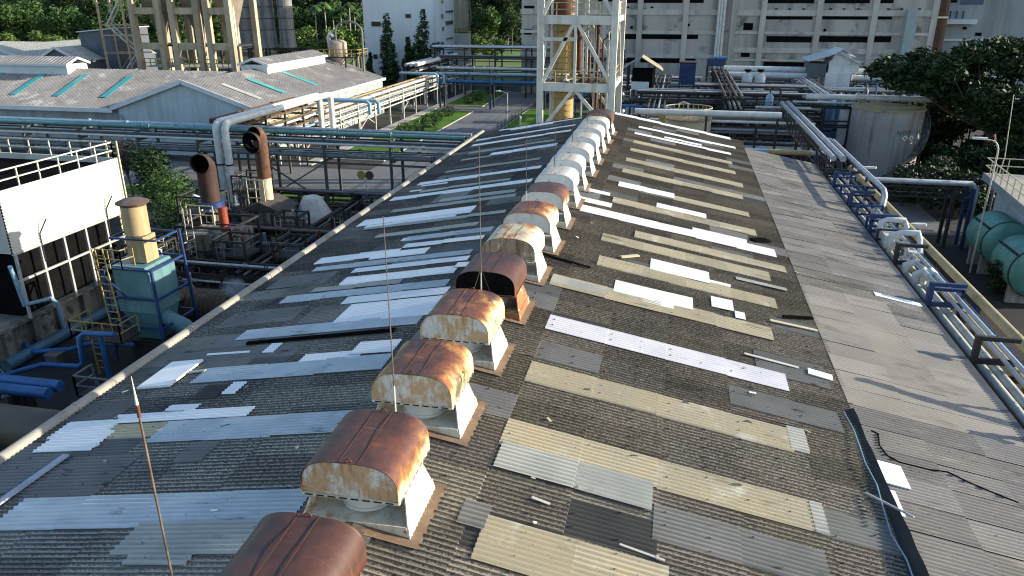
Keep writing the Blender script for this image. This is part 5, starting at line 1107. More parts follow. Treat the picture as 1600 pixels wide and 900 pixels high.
# tan concrete frame
TANC = pm('tan_concrete', (0.45,0.385,0.27), (0.35,0.30,0.21), 0.4, 0.9, streak=((0.16,0.12,0.075), 0.6, 1.0), spots=((0.24,0.17,0.09), 1.2, 0.6, 0.1))
tf = thing('concrete_frame', (-79, 119, 0), 'tan open concrete frame tower with hoppers and a steel stair on its left', 'concrete frame')
cx_ = [at(px, 60, 115).x for px in (212, 251.5, 273, 311, 327, 360.5)]
for x in cx_:
    for y in (115.3, 123): m = M(); m.bar((x, y, 0), (x, y, 21), 0.9, 0.9, (0, 1, 0)); m.build('column', TANC, tf)
lv = [at(250, 17, 115).z, at(250, 72, 115).z]
for z in lv+[lv[1]-5.6]:
    for i in (0, 2, 4):
        m = M(); m.box(cx_[i]+0.46, cx_[i+1]-0.46, 115.0, 115.8, z-0.5, z+0.5); m.build('beam', TANC, tf)
    m = M(); m.box(cx_[0]+0.5, cx_[5]-0.5, 116.4, 122.4, z-0.12, z+0.12)
    if z != lv[0]: m.build('floor_slab', STEEL_DARK, tf)
for i in (0, 2, 4):
    xa, xb = cx_[i]+0.5, cx_[i+1]-0.2; zt = lv[0]+3.2; m = M(); xm_ = (xa+xb)/2
    m.add([(xa, 116, zt), (xb, 116, zt), (xb, 121.5, zt), (xa, 121.5, zt), (xm_-0.3, 118.3, lv[1]+1.0), (xm_+0.3, 118.3, lv[1]+1.0), (xm_+0.3, 119, lv[1]+1.0), (xm_-0.3, 119, lv[1]+1.0)], [(0, 4, 5, 1), (1, 5, 6, 2), (2, 6, 7, 3), (3, 7, 4, 0), (4, 7, 6, 5), (0, 1, 2, 3)])
    m.build('hopper', pm('shadowed_brown_hopper', (0.20,0.17,0.125), (0.14,0.12,0.09), 0.5, 0.9), tf)
    m = M(); m.tube([(xm_+0.9, 118, lv[1]), (xm_+0.9, 118, 20)], 0.25, 8); m.build('duct', PIPE_SILVER, tf)
handrail([(cx_[0], 115.0), (cx_[5], 115.0)], YELLOW, tf, lv[1]-3.2, 1.2, 1.0, 'yellow_rail', 0.06)
m = M(); m.box(cx_[0]+0.5, cx_[5]-0.5, 115.9, 122, lv[1]-3.4, lv[1]-3.25); m.build('rail_floor', STEEL_PALE, tf)
m = M(); xl, xr_ = at(160, 55, 115).x, at(198, 55, 115).x
for x in (xl, xr_):
    for y in (115, 118): m.bar((x, y, 0), (x, y, 21), 0.28)
for z in (lv[0]-2.2, lv[1]+1.6, lv[1]-1.2): 
    for y in (115, 118): m.bar((xl, y, z), (xr_+2, y, z), 0.16)
m.build('stair_frame', pm('pale_rusty_stair_steel', (0.42,0.33,0.22), (0.28,0.19,0.11), 1.5, 0.7), tf)
def stair(p, q, w_, mat, parent, n=12, nm='stair_flight'):
    p, q = Vector(p), Vector(q); m = M(); wv = Vector((0, w_/2, 0))
    for s_ in (-1, 1): m.bar(p+wv*s_, q+wv*s_, 0.08, 0.28); m.bar(p+wv*s_+Vector((0, 0, 1)), q+wv*s_+Vector((0, 0, 1)), 0.06)
    for i in range(n): c = p.lerp(q, (i+0.5)/n); m.bar(c-wv, c+wv, 0.26, 0.05, (0, 0, 1))
    return m.build(nm, mat, parent)
z0 = lv[1]-1.2
stair((xr_+0.8, 116.5, z0), (xl+0.4, 116.5, lv[0]-2.2), 1.0, STEEL_PALE, tf); stair((xl+0.4, 116.5, lv[0]-2.2), (xr_-0.2, 116.5, lv[0]+3), 1.0, STEEL_PALE, tf); stair((xl+0.4, 116.5, z0-5.2), (xr_+0.5, 116.5, z0), 1.0, STEEL_PALE, tf)
# grey silos on a dark frame
SILO = pm('grey_streaked_silo', (0.25,0.25,0.25), (0.17,0.17,0.17), 0.5, 0.8, streak=((0.07,0.07,0.07), 0.75, 1.0))
for px, r, lab in ((384, 2.3, 'leftmost and widest of the three grey silos beside the tan frame'), (419, 1.85, 'middle one of the three grey silos beside the tan frame'), (451, 1.5, 'rightmost grey silo with a pipe ladder up its side')):
    b = at(px, 74, 150); t = thing('silo', (b.x, 150, b.z), lab, 'silo', 'grey silos')
    m = M(); m.lathe([(r*1.12, 0), (r, 3.5), (r, 14)], b, 24); m.build('shell', SILO, t, 40)
    for k in range(4): m = M(); m.lathe([(r*1.03, 3.4+k*2.2), (r*1.03, 3.55+k*2.2)], b, 24); m.build('hoop', STEEL_DARK, t)
    ladder((b.x+r*0.5, b.y-r*0.98-0.1, b.z), (b.x+r*0.5, b.y-r*0.98-0.1, b.z+13), (1, 0, 0), STEEL_GREY, t, 0.5, 0.45, 0.05)
a, b = at(366, 74, 148), at(480, 74, 148)
rack('dark steel frame that carries the three grey silos', 'x', a.x, b.x, 147.5, 153.5, [4.5, a.z-0.05], 4.0, [(148, 4.8, 0.2, STEEL_DARK), (149.5, 4.8, 0.2, PIPE_BROWN)], STEEL_DARK, 0.35, (1, 3), nm='support_frame')
# hopper silo on legs over the warehouse roof end
Yh = 121.0; hc = at(528, 78, Yh)
t = thing('hopper_silo', (hc.x, Yh, 0), 'small pale hopper silo with a conical bottom and hooped pipe on a railed stand', 'silo')
m = M(); zt, zb = at(528, 66, Yh).z, at(528, 87, Yh).z
m.lathe([(0.25, zb-2.4), (1.5, zb), (1.5, zt), (1.0, zt+0.35)], (hc.x, Yh, 0), 20); m.build('hopper', pm('pale_brown_hopper', (0.40,0.34,0.29), (0.30,0.25,0.21), 0.8, 0.6, streak=((0.16,0.10,0.07), 0.5, 1.5)), t, 35)
m = M(); m.tube([(hc.x, Yh, zb-3.4), (hc.x, Yh, zb-2.3)], 0.2, 8); m.build('outlet', STEEL_DARK, t)
m = M()
lx = [at(508, 100, Yh).x, at(549, 100, Yh).x]
for x in lx:
    for y in (Yh-2.2, Yh+2.2): m.bar((x, y, 0), (x, y, zb+0.2), 0.22)
    m.bar((x, Yh-2.2, zb-0.1), (x, Yh+2.2, zb-0.1), 0.2)
for y in (Yh-2.2, Yh+2.2): m.bar((lx[0], y, zb-0.1), (lx[1]+2, y, zb-0.1), 0.2); m.bar((lx[0], y, zb-0.3), (hc.x, y, zb-2.6), 0.12); m.bar((lx[1], y, zb-0.3), (hc.x, y, zb-2.6), 0.12)
m.build('stand', STEEL_DARK, t); handrail([(lx[0], Yh-2.2), (lx[1]+2, Yh-2.2), (lx[1]+2, Yh+2.2)], YELLOW, t, zb, 1.1, 1.0, 'rail', 0.05)
m = M(); x1 = at(566, 80, Yh).x; R = (x1-hc.x)/2+0.2; cxp = hc.x+R*0.9
m.tube([(cxp-R, Yh, zt+0.2)]+[(cxp-R*math.cos(PI*k/10), Yh, zt+1.6+R*0.7*math.sin(PI*k/10)) for k in range(11)]+[(x1, Yh, zb-5.5)], 0.17, 8); m.build('hooped_pipe', STEEL_GREY, t, 50)
m = M(); m.tube([(hc.x-1.3, Yh, zt-1.2), (hc.x-1.5, Yh, zt+0.6), (hc.x-1.1, Yh, zt+1.4), (hc.x-0.6, Yh, zt+0.9)], 0.35, 8); m.build('blower_duct', PIPE_SILVER, t, 50)

# white building
WB = pm('white_rendered_wall', (0.74,0.79,0.81), (0.68,0.73,0.76), 0.12, 0.8, streak=((0.50,0.54,0.55), 0.3, 0.5))
wb = thing('white_building', (-58, 170, 0), 'tall plain white building with few dark windows behind columnar trees', 'building')
xa, xb = -65.9, -49.9
m = M(); m.box(xa, xb, 160, 174, 0, 24); m.build('wall', WB, wb)
m = M(); m.box(xb-0.4, xb+0.12, 159.88, 160.2, 0, 24); m.build('corner_trim', FASCIA, wb)
WIN = pm('dark_window_glass', (0.02,0.025,0.03), rough=0.2)
def win_front(px0, px1, py0, py1):
    a, b = at(px0, py1, 160), at(px1, py0, 160); m = M(); m.box(a.x-0.12, b.x+0.12, 159.9, 159.97, a.z-0.12, b.z+0.12); f = m.build('window', FASCIA, wb); m = M(); m.box(a.x, b.x, 159.86, 159.9, a.z, b.z); m.build('pane', WIN, f)
for q in ((581, 595, 34, 41), (634, 642, 22, 28), (584, 590, 85, 92)): win_front(*q)
def win_side(px0, px1, py0, py1):
    a, b = ax(px0, py1, xb), ax(px1, py0, xb); m = M(); m.box(xb+0.03, xb+0.1, a.y-0.1, b.y+0.1, a.z-0.12, b.z+0.12); f = m.build('window', FASCIA, wb); m = M(); m.box(xb+0.1, xb+0.14, a.y, b.y, a.z, b.z); m.build('pane', WIN, f)
for q in ((696, 707, 16, 20), (696, 707, 32, 39), (697, 707, 58, 62), (697, 707, 80, 88), (689, 692, 0, 5), (689, 692, 22, 29), (690.5, 693, 42, 48), (690, 693, 70, 77), (691, 693.5, 91, 97)): win_side(*q)
t = thing('tan_silo', (-47.5, 176, 0), 'tan silo standing against the right side of the white building', 'silo')
c = at(720, 30, 176); m = M(); m.lathe([(1.2, at(720, 50, 176).z), (1.75, at(720, 38, 176).z), (1.75, 24)], (c.x, 176, 0), 20); m.build('shell', pm('tan_silo_paint', (0.48,0.42,0.30), (0.38,0.33,0.24), 0.6, 0.7, streak=((0.2,0.16,0.1), 0.4, 1.2)), t, 40)
zz = at(720, 50, 176).z; m = M(); m.box(c.x-1.8, c.x+1.9, 174.5, 177.5, 0, zz-0.3); m.build('base_house', pm('pale_base_house', (0.55,0.53,0.46), (0.42,0.40,0.35), 0.5, 0.8), t)
handrail([(c.x-1.8, 174.5), (c.x+1.9, 174.5)], YELLOW, t, zz-0.3, 1.1, 1.0, 'rail', 0.05)
m = M(); m.tube([(c.x+1.8, 175.5, 20), (c.x+2.6, 175.5, zz+3), (c.x+1.6, 175.5, zz)], 0.25, 8); m.build('side_pipe', STEEL_GREY, t, 50)
# street lamp over the road
s = gp(793, 189)
t = thing('street_lamp', s, 'slim street lamp with a short arm at the road edge past the roof corner', 'street lamp')
ztop = at(792, 146, s.y).z; m = M(); m.tube([s, (s.x, s.y, ztop)], 0.09, 8, 0.06); m.tube([(s.x, s.y, ztop), (s.x-1.2, s.y, ztop+0.35)], 0.05, 6); m.build('post', STEEL_PALE, t, 50)
m = M(); m.lathe([(0.04, -0.1), (0.16, 0.1), (0.12, 0.7), (0.03, 0.8)], (s.x-1.1, s.y, ztop+0.33), 10, axis='x'); m.v = [(2*(s.x-1.1)-x, y, z) for x, y, z in m.v]; m.build('lamp_head', PIPE_WHITE, t, 40)
# wire fence right of the road
t = thing('wire_fence', (-24.6, 95, 0), 'thin post and rail fence along the grass at the right road edge', 'fence')
m = M()
for i in range(22): y = 70+2.5*i; m.bar((-24.2, y, 0), (-24.2, y, 1.5), 0.07)
for z in (0.5, 1.0, 1.45): m.bar((-24.2, 70, z), (-24.2, 122.5, z), 0.03)
m.build('fence', STEEL_DARK, t)
s = gp(813, 196); t = thing('marker_post', s, 'short white marker post in the grass beside the road fence', 'post'); m = M(); m.tube([s, s+Vector((0, 0, 1.4))], 0.14, 8); m.build('post', PIPE_WHITE, t)
# ---------------------------------------------------------------- white steel tower with the tan column
WSTEEL = pm('off_white_tower_steel', (0.66,0.67,0.62), (0.54,0.55,0.50), 1.2, 0.55, streak=((0.30,0.22,0.14), 0.45, 1.5), spots=((0.25,0.15,0.08), 2.5, 0.66, 0.08))
tw = thing('steel_tower', (-8.8, 74, 0), 'off white braced steel tower standing just past the far roof end', 'steel tower')
TX0, TX1, TY0, TY1 = -12.1, -5.55, 70.0, 79.0
zA, zB, zC = at(900, 25, TY0).z, at(900, 131, TY0).z, 4.6
zM = at(870, 61, TY0).z
for x in (TX0, TX1):
    for y in (TY0, TY1): m = M(); m.bar((x, y, 0), (x, y, 22), 0.56, 0.56, (0, 1, 0)); m.build('column', WSTEEL, tw)
xm = (TX0+TX1)/2-0.15
for y in (TY0, TY1):
    for z in (zA, zB, zC): m = M(); m.bar((TX0, y-0.02, z-0.3), (TX1, y-0.02, z-0.35), 0.36, 0.74); m.build('cross_beam', WSTEEL, tw)
    m = M(); m.bar((TX0, y, zM), (xm, y, zM), 0.26, 0.3); m.bar((xm, y, zB), (xm, y, 22), 0.24, 0.24, (0, 1, 0)); m.build('mid_post', WSTEEL, tw)
    m = M()
    for za, zb in ((zB+0.1, zA-0.6), (zC+2.2, zB-0.6), (zA+0.1, 22)):
        m.bar((TX0+0.2, y, za), (xm-0.15, y, zb), 0.26, 0.3); m.bar((TX1-0.2, y, za), (xm+0.15, y, zb), 0.26, 0.3)
    m.build('chevron_brace', WSTEEL, tw)
for x in (TX0, TX1):
    m = M()
    for z in (zA, zB, zC): m.bar((x, TY0+0.25, z-0.3), (x, TY1-0.25, z-0.3), 0.3, 0.5)
    m.bar((x, TY0+0.3, zB+0.1), (x, (TY0+TY1)/2, zA-0.6), 0.2); m.bar((x, TY1-0.3, zB+0.1), (x, (TY0+TY1)/2, zA-0.6), 0.2)
    m.build('side_beam', WSTEEL, tw)
for z in (zA, zB, zC):
    m = M(); m.box(TX0+0.2, TX1-0.2, TY0+0.25, TY1-0.2, z-0.06, z+0.02); m.build('deck', pm('rusty_grating', (0.10,0.07,0.05), (0.06,0.05,0.045), 2.0, 0.85), tw)
    handrail([(TX0+0.1, TY0+0.1), (TX1-0.1, TY0+0.1), (TX1-0.1, TY1), (TX0+0.1, TY1), (TX0+0.1, TY0+0.1)], pm('yellowed_rail_paint', (0.52,0.46,0.26), (0.36,0.30,0.17), 2.0, 0.6), tw, z, 1.1, 1.3, 'handrail', 0.03)
m = M(); m.prism([(TX1+0.1, TY0+1.0, zA+0.1), (TX1+0.1, TY0+4.0, zA+0.1), (TX1+0.1, TY0+4.0, zA+1.2), (TX1+0.1, TY0+1.0, zA+1.2)], (0.06, 0, 0)); m.build('side_screen', pm('yellowed_screen', (0.50,0.44,0.28), (0.38,0.32,0.2), 1.5, 0.7), tw)
VC = at(881, 80, 74)
t = thing('distillation_column', (VC.x, 74, 0), 'tall ringed tan column vessel inside the white steel tower', 'column vessel')
m = M(); pr = [(1.08, 0.0)]
z = 0.3
while z < 21: pr += [(1.08, z), (1.14, z+0.03), (1.14, z+0.09), (1.08, z+0.12)]; z += 0.55
pr.append((1.08, 21.5)); m.lathe(pr, (VC.x, 74, 0), 28)
m.build('shell', pm('golden_tan_cladding', (0.46,0.33,0.13), (0.34,0.24,0.10), 0.7, 0.5, streak=((0.14,0.085,0.045), 0.75, 1.4), spots=((0.20,0.10,0.045), 1.4, 0.58, 0.1)), t, 35)
m = M(); m.lathe([(0.9, 15.9), (1.3, 16.9), (1.3, 18.0)], (VC.x-0.2, 74, 0), 20); m.build('upper_band', STEEL_RUST, t, 40)
m = M(); m.tube([(VC.x-0.95, 72.7, 0), (VC.x-0.95, 72.7, 18)], 0.13, 8); m.build('side_pipe', PIPE_SILVER, t)
rg5 = random.Random(17)
t = thing('riser_pipes', (-7.5, 75, 0), 'vertical pipes rising beside the tan column inside the steel tower', 'pipework')
for k in range(9):
    x = -9.6+0.42*k+rg5.uniform(-.1, .1); y = 73+rg5.uniform(0, 4); zt = rg5.choice([16.2, 15.5, 14.8, 10.4]); r = rg5.uniform(0.07, 0.16)
    m = M(); m.tube([(x, y, rg5.choice([0, zB+0.1])), (x, y, zt-0.4), (x+rg5.choice([-.5, .5]), y+0.1, zt)], r, 8); m.build('pipe', rg5.choice([PIPE_SILVER, STEEL_RUST, PIPE_WHITE, PIPE_BROWN]), t, 50)
m = M(); m.tube([(VC.x+1.5, 73.6, zB+0.4), (VC.x+1.4, 73.6, zM+1.6)], 0.34, 12); m.build('rusty_vessel', STEEL_RUST, t, 40)
for k in range(7):
    x, y = -10.8+0.75*k, 71.2+rg5.uniform(0, 2)
    m = M(); m.lathe([(0.28, 0), (0.28, 0.12), (0.12, 0.14), (0.12, 0.5), (0.3, 0.52), (0.3, 0.62)], (x, y, zB+0.05), 10); m.build('valve', rg5.choice([PIPE_WHITE, STEEL_RUST, PIPE_TAN, STEEL_DARK]), t, 40)

# ---------------------------------------------------------------- concrete factory block
FC = pm('grey_factory_concrete', (0.45,0.425,0.38), (0.38,0.36,0.325), 0.08, 0.9, streak=((0.10,0.097,0.092), 0.55, 0.35), spots=[((0.15,0.145,0.135), 0.3, 0.56, 0.1), ((0.30,0.29,0.27), 0.5, 0.62, 0.08)])
FB = pm('paler_band_concrete', (0.53,0.505,0.455), (0.45,0.43,0.39), 0.2, 0.9, streak=((0.17,0.165,0.155), 0.6, 0.5))
FY = 155.0
fa = thing('factory_block', (7, 165, 0), 'huge grey concrete factory block with dark window strips and pale ledges', 'factory')
xL, xR_ = at(815, 40, FY).x, at(1457, 40, FY).x
m = M(); m.box(xL, xR_, FY, FY+40, 0, 30); m.build('wall', FC, fa)
def fz(py, px=1130): return at(px, py, FY).z
def fx(px, py=45): return at(px, py, FY).x
band_l = [(15, 23), (48, 53), (84, 90)]; band_r = [(16, 25), (50, 54.5), (76, 84), (94, 97)]
for lst, xa, xb, pref in ((band_l, xL-0.2, fx(1131), 1000), (band_r, fx(1143), xR_, 1300)):
    for y0, y1 in lst: m = M(); m.box(xa, xb, FY-0.22, FY-0.002, fz(y1, pref), fz(y0, pref)); m.build('ledge', FB, fa)
pil = [fx(p) for p in (944, 999, 1070, 1126, 1145, 1190, 1277, 1363, 1456)]
for p in pil: m = M(); m.box(p-0.5, p+0.5, FY-0.42, FY-0.003, 0, 30); m.build('pilaster', FB, fa)
def fwin(px0, px1, py0, py1, nm='window'):
    pr_ = (px0+px1)/2; m = M(); m.box(fx(px0, py0), fx(px1, py0), FY-0.06, FY-0.01, fz(py1, pr_), fz(py0, pr_)); m.build(nm, BLACK, fa)
for a, b in ((935, 942), (946, 996.5), (1001, 1067), (1073, 1100)): fwin(a, b, -3, 4.5)
for a, b in ((944.5, 973), (975, 995), (1001.5, 1066), (1072.5, 1091)): fwin(a, b, 52.5, 61)
for a, b in ((974, 996), (1001, 1064), (1070, 1087)): fwin(a, b, 90, 98)
for a, b in ((1200, 1273), (1281, 1360), (1366, 1397)): fwin(a, b, -3, 5); fwin(a, b-3, 25.5, 30.5); fwin(a-2, b-4, 56.5, 66)
for a, b in ((1193, 1262), (1270, 1290)): fwin(a, b, 97, 107)
for a, b, c, d in ((1162, 1177, 36, 47), (1158, 1172, 80, 89), (819, 835, 9, 13), (819, 831, 45, 54), (1195, 1200, 24, 30), (1092, 1198, 300, 300)):
    if d > c: fwin(a, b, c, d)
for px in (1213, 1234, 1256, 1298, 1319, 1341, 1388, 1409, 1437, 981, 1019): fwin(px-2.2, px+2.2, 13 if px > 1100 else 10, 15 if px > 1100 else 12.5, 'vent_opening')
for px, py in ((1289, 47), (1076, 39), (987, 43)): fwin(px-2, px+2, py-2, py+2, 'vent_opening')
for k, px in enumerate((1120.5, 1124.5, 1129)):
    t = thing('vertical_pipe', (fx(px), FY-1.2, 0), ('left', 'middle', 'right')[k]+' one of the three white pipes running up the factory wall', 'pipe', 'white pipes up the factory wall')
    x = fx(px, 45)+0.0; m = M(); m.tube([(x, FY-1.1, 4), (x, FY-1.1, 30)], 0.24, 10); m.build('pipe', PIPE_WHITE, t, 50); m = M(); m.box(x-0.3, x+0.3, FY-1.0, FY-0.76, 12, 12.3); m.build('bracket', STEEL_DARK, t)
t = thing('wall_duct', (fx(1417), FY-1, 0), 'pale teal square duct running up the right part of the factory wall', 'duct')
x = fx(1417, 55); m = M(); m.box(x-0.9, x+0.9, FY-1.7, FY-0.4, 0, fz(16, 1420)); m.build('duct', pm('pale_teal_duct', (0.33,0.40,0.41), (0.26,0.32,0.33), 0.5, 0.6), t)
t = thing('annex_building', (60, 168, 0), 'blue grey concrete annex at the right end of the factory, behind the big tree', 'building')
AY = 162.0; ABG = pm('blue_grey_annex_concrete', (0.33,0.36,0.375), (0.27,0.295,0.31), 0.12, 0.9, streak=((0.12,0.13,0.14), 0.6, 0.4), spots=((0.30,0.32,0.33), 0.3, 0.6, 0.08))
m = M(); m.box(at(1460, 40, AY).x, at(1680, 40, AY).x, AY, AY+30, 0, 30); m.build('wall', ABG, t)
def aw(px0, px1, py0, py1, mt, dep=0.1, nm='window'): a, b = at(px0, py1, AY), at(px1, py0, AY); m = M(); m.box(a.x, b.x, AY-dep, AY-0.01, a.z, b.z); m.build(nm, mt, t)
aw(1452, 1523, 30, 37, FASCIA, 1.6, 'canopy'); aw(1462, 1592, 61.5, 63.5, FASCIA, 0.4, 'ledge'); aw(1500, 1538, -2, 7, pm('blue_tinted_glass', (0.04,0.10,0.18), (0.03,0.07,0.13), 1.0, 0.3)); aw(1504, 1511, 42, 46, BLACK); aw(1523, 1534, 51, 56, BLACK); aw(1480, 1496, 0, 4, BLACK)
aw(1462, 1472, 3, 26, STEEL_DARK, 0.2, 'louvre')
for px in (1484, 1494, 1504): aw(px, px+2, 17, 29, STEEL_DARK, 0.3, 'bracket')
t = thing('rusty_chimney', (at(1465, 40, 157).x, 157, 0), 'dark rusty brown chimney standing at the corner between factory and annex', 'chimney')
c = at(1467, 30, 158); m = M(); m.lathe([(1.55, 0), (1.4, 12), (1.3, 26)], (c.x, 158, 0), 20); m.build('flue', DARKRUST, t, 40)
m = M(); m.lathe([(1.5, 14.6), (1.5, 14.9)], (c.x, 158, 0), 20); m.build('band', STEEL_PALE, t, 40)

# ---------------------------------------------------------------- process yard between tower and factory
PIP = [PIPE_SILVER, PIPE_WHITE, PIPE_BROWN, STEEL_GREY, STEEL_DARK, PIPE_SILVER]
def rp(y0, n, z, dy=0.7): return [(y0+dy*i, z+0.2, rg5.uniform(0.10, 0.2), rg5.choice(PIP)) for i in range(n)]
def zat(px, py, Y): return at(px, py, Y).z
rk = [('dark process pipe rack nearest behind the round tan tank', -2, 14, 84, 88, [3.0, zat(1130, 210, 84), zat(1130, 193, 84)], 5),
      ('process pipe rack with a pale top pipe behind the round tan tank', -4, 14, 95, 99, [4.0, zat(1130, 165, 95), zat(1130, 150, 95)], 5),
      ('process pipe rack in the middle of the yard below the blue louvred housing', 3, 16, 104, 108, [5.0, zat(1130, 151, 104), zat(1130, 137, 104)], 5),
      ('long pipe rack passing in front of the white house', 12, 46, 106, 110, [5.0, zat(1350, 160, 106), zat(1350, 146, 106)], 6),
      ('long pipe rack with pale pipes just behind the NQT tank', 14, 50, 97, 101, [4.5, zat(1320, 175, 97), zat(1320, 158, 97)], 6),
      ('low dark rack before the factory wall on the left', -24, 4, 138, 142, [4.0, zat(900, 120, 138)], 6),
      ('low dark rack before the factory wall on the right', 6, 50, 136, 140, [4.0, 6.0, zat(1300, 128, 136)], 6)]
for lab, a, b, c, d, lv_, st_ in rk:
    pp = []
    for z in lv_: pp += rp(c+0.1, 5, z, 0.85)
    rack(lab, 'x', a, b, c, d, lv_, st_, pp, STEEL_DARK, 0.22, (0, 2), group='process yard pipe racks')
for px, py, Y, x0, x1, r, mt, lab in ((1105, 177, 76, -3.7, 10.0, 0.3, PIPE_WHITE, 'long pale pipe running right from the tower just beyond the roof end'),
        (1195, 108.5, 124, 7, 19, 0.48, PIPE_WHITE, 'upper thick white insulated pipe left of the white house'), (1195, 118, 122, 6.5, 19.5, 0.48, PIPE_WHITE, 'lower thick white insulated pipe left of the white house'),
        (1365, 112, 124, 26, 40, 0.42, PIPE_WHITE, 'upper thick white insulated pipe right of the white house'), (1360, 122, 121, 25, 38, 0.40, PIPE_WHITE, 'lower thick white pipe right of the white house'),
        (1340, 153, 92, 14.5, 34, 0.32, PIPE_WHITE, 'long pale pipe passing just behind the top of the NQT tank')):
    z = zat(px, py, Y); t = thing('insulated_pipe', (x0, Y, 0), lab, 'pipe')
    m = M(); m.tube([(x0, Y, z), (x1, Y, z)], r, 12); m.build('pipe', mt, t, 50)
    n = max(2, int((x1-x0)/5))
    for i in range(n+1): x = x0+0.3+(x1-x0-0.6)*i/n; m = M(); m.bar((x, Y, 0), (x, Y, z-r-0.004), 0.2); m.build('post', STEEL_DARK, t)
for k, px in enumerate((1166, 1186)):
    b, tp = at(px, 136, 118), at(px, 114, 118); t = thing('vertical_drum', (b.x, 118, 0), ('left' if k == 0 else 'right')+' one of the two white upright drums with black valve tops', 'drum', 'white upright drums')
    m = M(); m.lathe([(0.75, b.z-2), (0.78, tp.z-0.5), (0.45, tp.z), (0.1, tp.z+0.1)], (b.x, 118, 0), 16); m.build('shell', PIPE_WHITE, t, 40)
    m = M(); m.lathe([(0.2, tp.z+0.1), (0.5, tp.z+0.3), (0.5, tp.z+0.5)], (b.x, 118, 0), 10); m.build('valve', BLACK, t); m = M(); m.bar((b.x, 118, 0), (b.x, 118, b.z-2), 0.5); m.build('leg', STEEL_DARK, t)
# racks crossing the other way and small skids crowding the ground between them
for k, (x, a, b, z, lab) in enumerate(((5.5, 90, 128, 7.6, 'process pipe rack running away from the round tan tank towards the factory'), (17.0, 100, 130, 6.9, 'process pipe rack running away just left of the white house'), (30.0, 100, 132, 6.0, 'process pipe rack running away behind the NQT tank'), (-3.0, 88, 128, 6.4, 'process pipe rack running away beside the hut next to the steel tower'))):
    rack(lab, 'y', a, b, x, x+2.2, [z-2.4, z-1.2, z], 5, rp(x+0.1, 4, z-2.4, 0.6)+rp(x+0.2, 4, z-1.2, 0.55)+rp(x+0.1, 4, z, 0.6), STEEL_GREY if k % 2 else STEEL_DARK, 0.2, (0, 2, 4), group='process yard pipe racks')
SKC = [PIPE_SILVER, PIPE_WHITE, STEEL_GREY, STEEL_RUST, PIPE_PALEBLUE, PIPE_BLUE, STEEL_DARK]
def skid(x, y):
    t = thing('process_skid', (x, y, 0), 'small process skid of vessels and bent pipes crowded between the yard pipe racks', 'process skid', 'process skids in the yard')
    h = rg5.uniform(3.5, 7.0); w_ = rg5.uniform(1.2, 2.2); m = M()
    for a in (-w_, w_):
        for b in (-1, 1): m.bar((x+a, y+b, 0), (x+a, y+b, h), 0.14)
    for z in (h*0.5, h-0.08):
        m.box(x-w_, x+w_, y-1, y+1, z-0.06, z)
    m.build('frame', STEEL_DARK, t); handrail([(x-w_, y+1), (x-w_, y-1), (x+w_, y-1), (x+w_, y+1)], rg5.choice([STEEL_GREY, CREAM_RAIL, STEEL_GREY]), t, h-0.05, 1.0, 1.0, 'rail', 0.03)
    for j in range(2):
        xx = x-w_*0.5+w_*j; r = rg5.uniform(0.25, 0.5); z0 = h if rg5.random() < 0.5 else h*0.5; hh = rg5.uniform(0.9, 1.8); mt = rg5.choice(SKC)
        m = M(); m.lathe([(r*0.5, z0), (r, z0+0.2), (r, z0+hh), (r*0.4, z0+hh+0.3), (0.06, z0+hh+0.35)], (xx, y, 0), 14); v = m.build('vessel', mt, t, 40)
        m = M(); m.tube([(xx, y, z0+hh+0.3), (xx, y, z0+hh+0.8), (xx+0.4, y-0.2, z0+hh+1.0), (xx+1.0, y-0.6, z0+hh+0.9), (xx+1.1, y-0.7, z0-1)], 0.09, 7); m.build('bent_pipe', rg5.choice(SKC), t, 50)
    for j in range(3): zz = rg5.uniform(0.6, h); m = M(); m.tube([(x-w_-1, y-1.1-0.1*j, zz), (x+w_+1, y-1.1-0.1*j, zz), (x+w_+1.2, y-1.0-0.1*j, zz-0.6)], rg5.uniform(0.06, 0.14), 7); m.build('pipe', rg5.choice(SKC), t, 50)
    stair((x-w_-1.6, y-1.3, 0), (x-w_, y-1.3, h*0.5), 0.7, STEEL_GREY, t, 9)
for (x, y) in ((1.5, 91), (9.5, 91.5), (0.5, 102), (8.8, 101), (13.5, 113), (23, 113), (3, 118), (11.5, 124), (24, 103.5), (34, 104), (36, 116), (21, 128), (-7.5, 98), (-9, 120), (30, 126), (-14, 112)): skid(x, y)
# blue housing, hut, white house
BLUH = pm('deep_blue_sheet', (0.015,0.035,0.13), (0.012,0.025,0.085), 1.0, 0.5)
a, b = at(1060, 131, 112), at(1088, 99, 112)
t = thing('blue_housing', ((a.x+b.x)/2, 113, 0), 'deep blue louvred housing standing over the pipes before the factory', 'housing')
louvre(lambda u, o, z: (u, 112-o, z), a.x, b.x, a.z, b.z, 9, 0.15).build('louvre_front', BLUH, t)
m = M(); m.box(a.x, b.x, 112.02, 115, a.z, b.z-0.05); m.build('body', BLUH, t); m = M(); m.box(a.x-0.1, b.x+0.1, 111.9, 115.1, b.z, b.z+0.12); m.build('roof', STEEL_DARK, t)
m = M(); 
for x in (a.x+0.1, b.x-0.1): m.bar((x, 112.2, 0), (x, 112.2, a.z), 0.2); m.bar((x, 114.8, 0), (x, 114.8, a.z), 0.2)
m.build('leg', BLUH, t)
a, b = at(1105, 103, 128), at(1134, 93, 128)
t = thing('blue_cooler', ((a.x+b.x)/2, 129, 0), 'smaller bright blue cooler box at the foot of the white factory pipes', 'cooler')
m = M(); m.box(a.x, b.x, 128, 131, a.z, b.z); m.build('body', BLUH, t); m = M(); m.box(a.x+1.2, b.x+0.3, 127.9, 131.1, b.z+0.01, b.z+0.3); m.build('top_frame', PIPE_BLUE, t)
m = M()
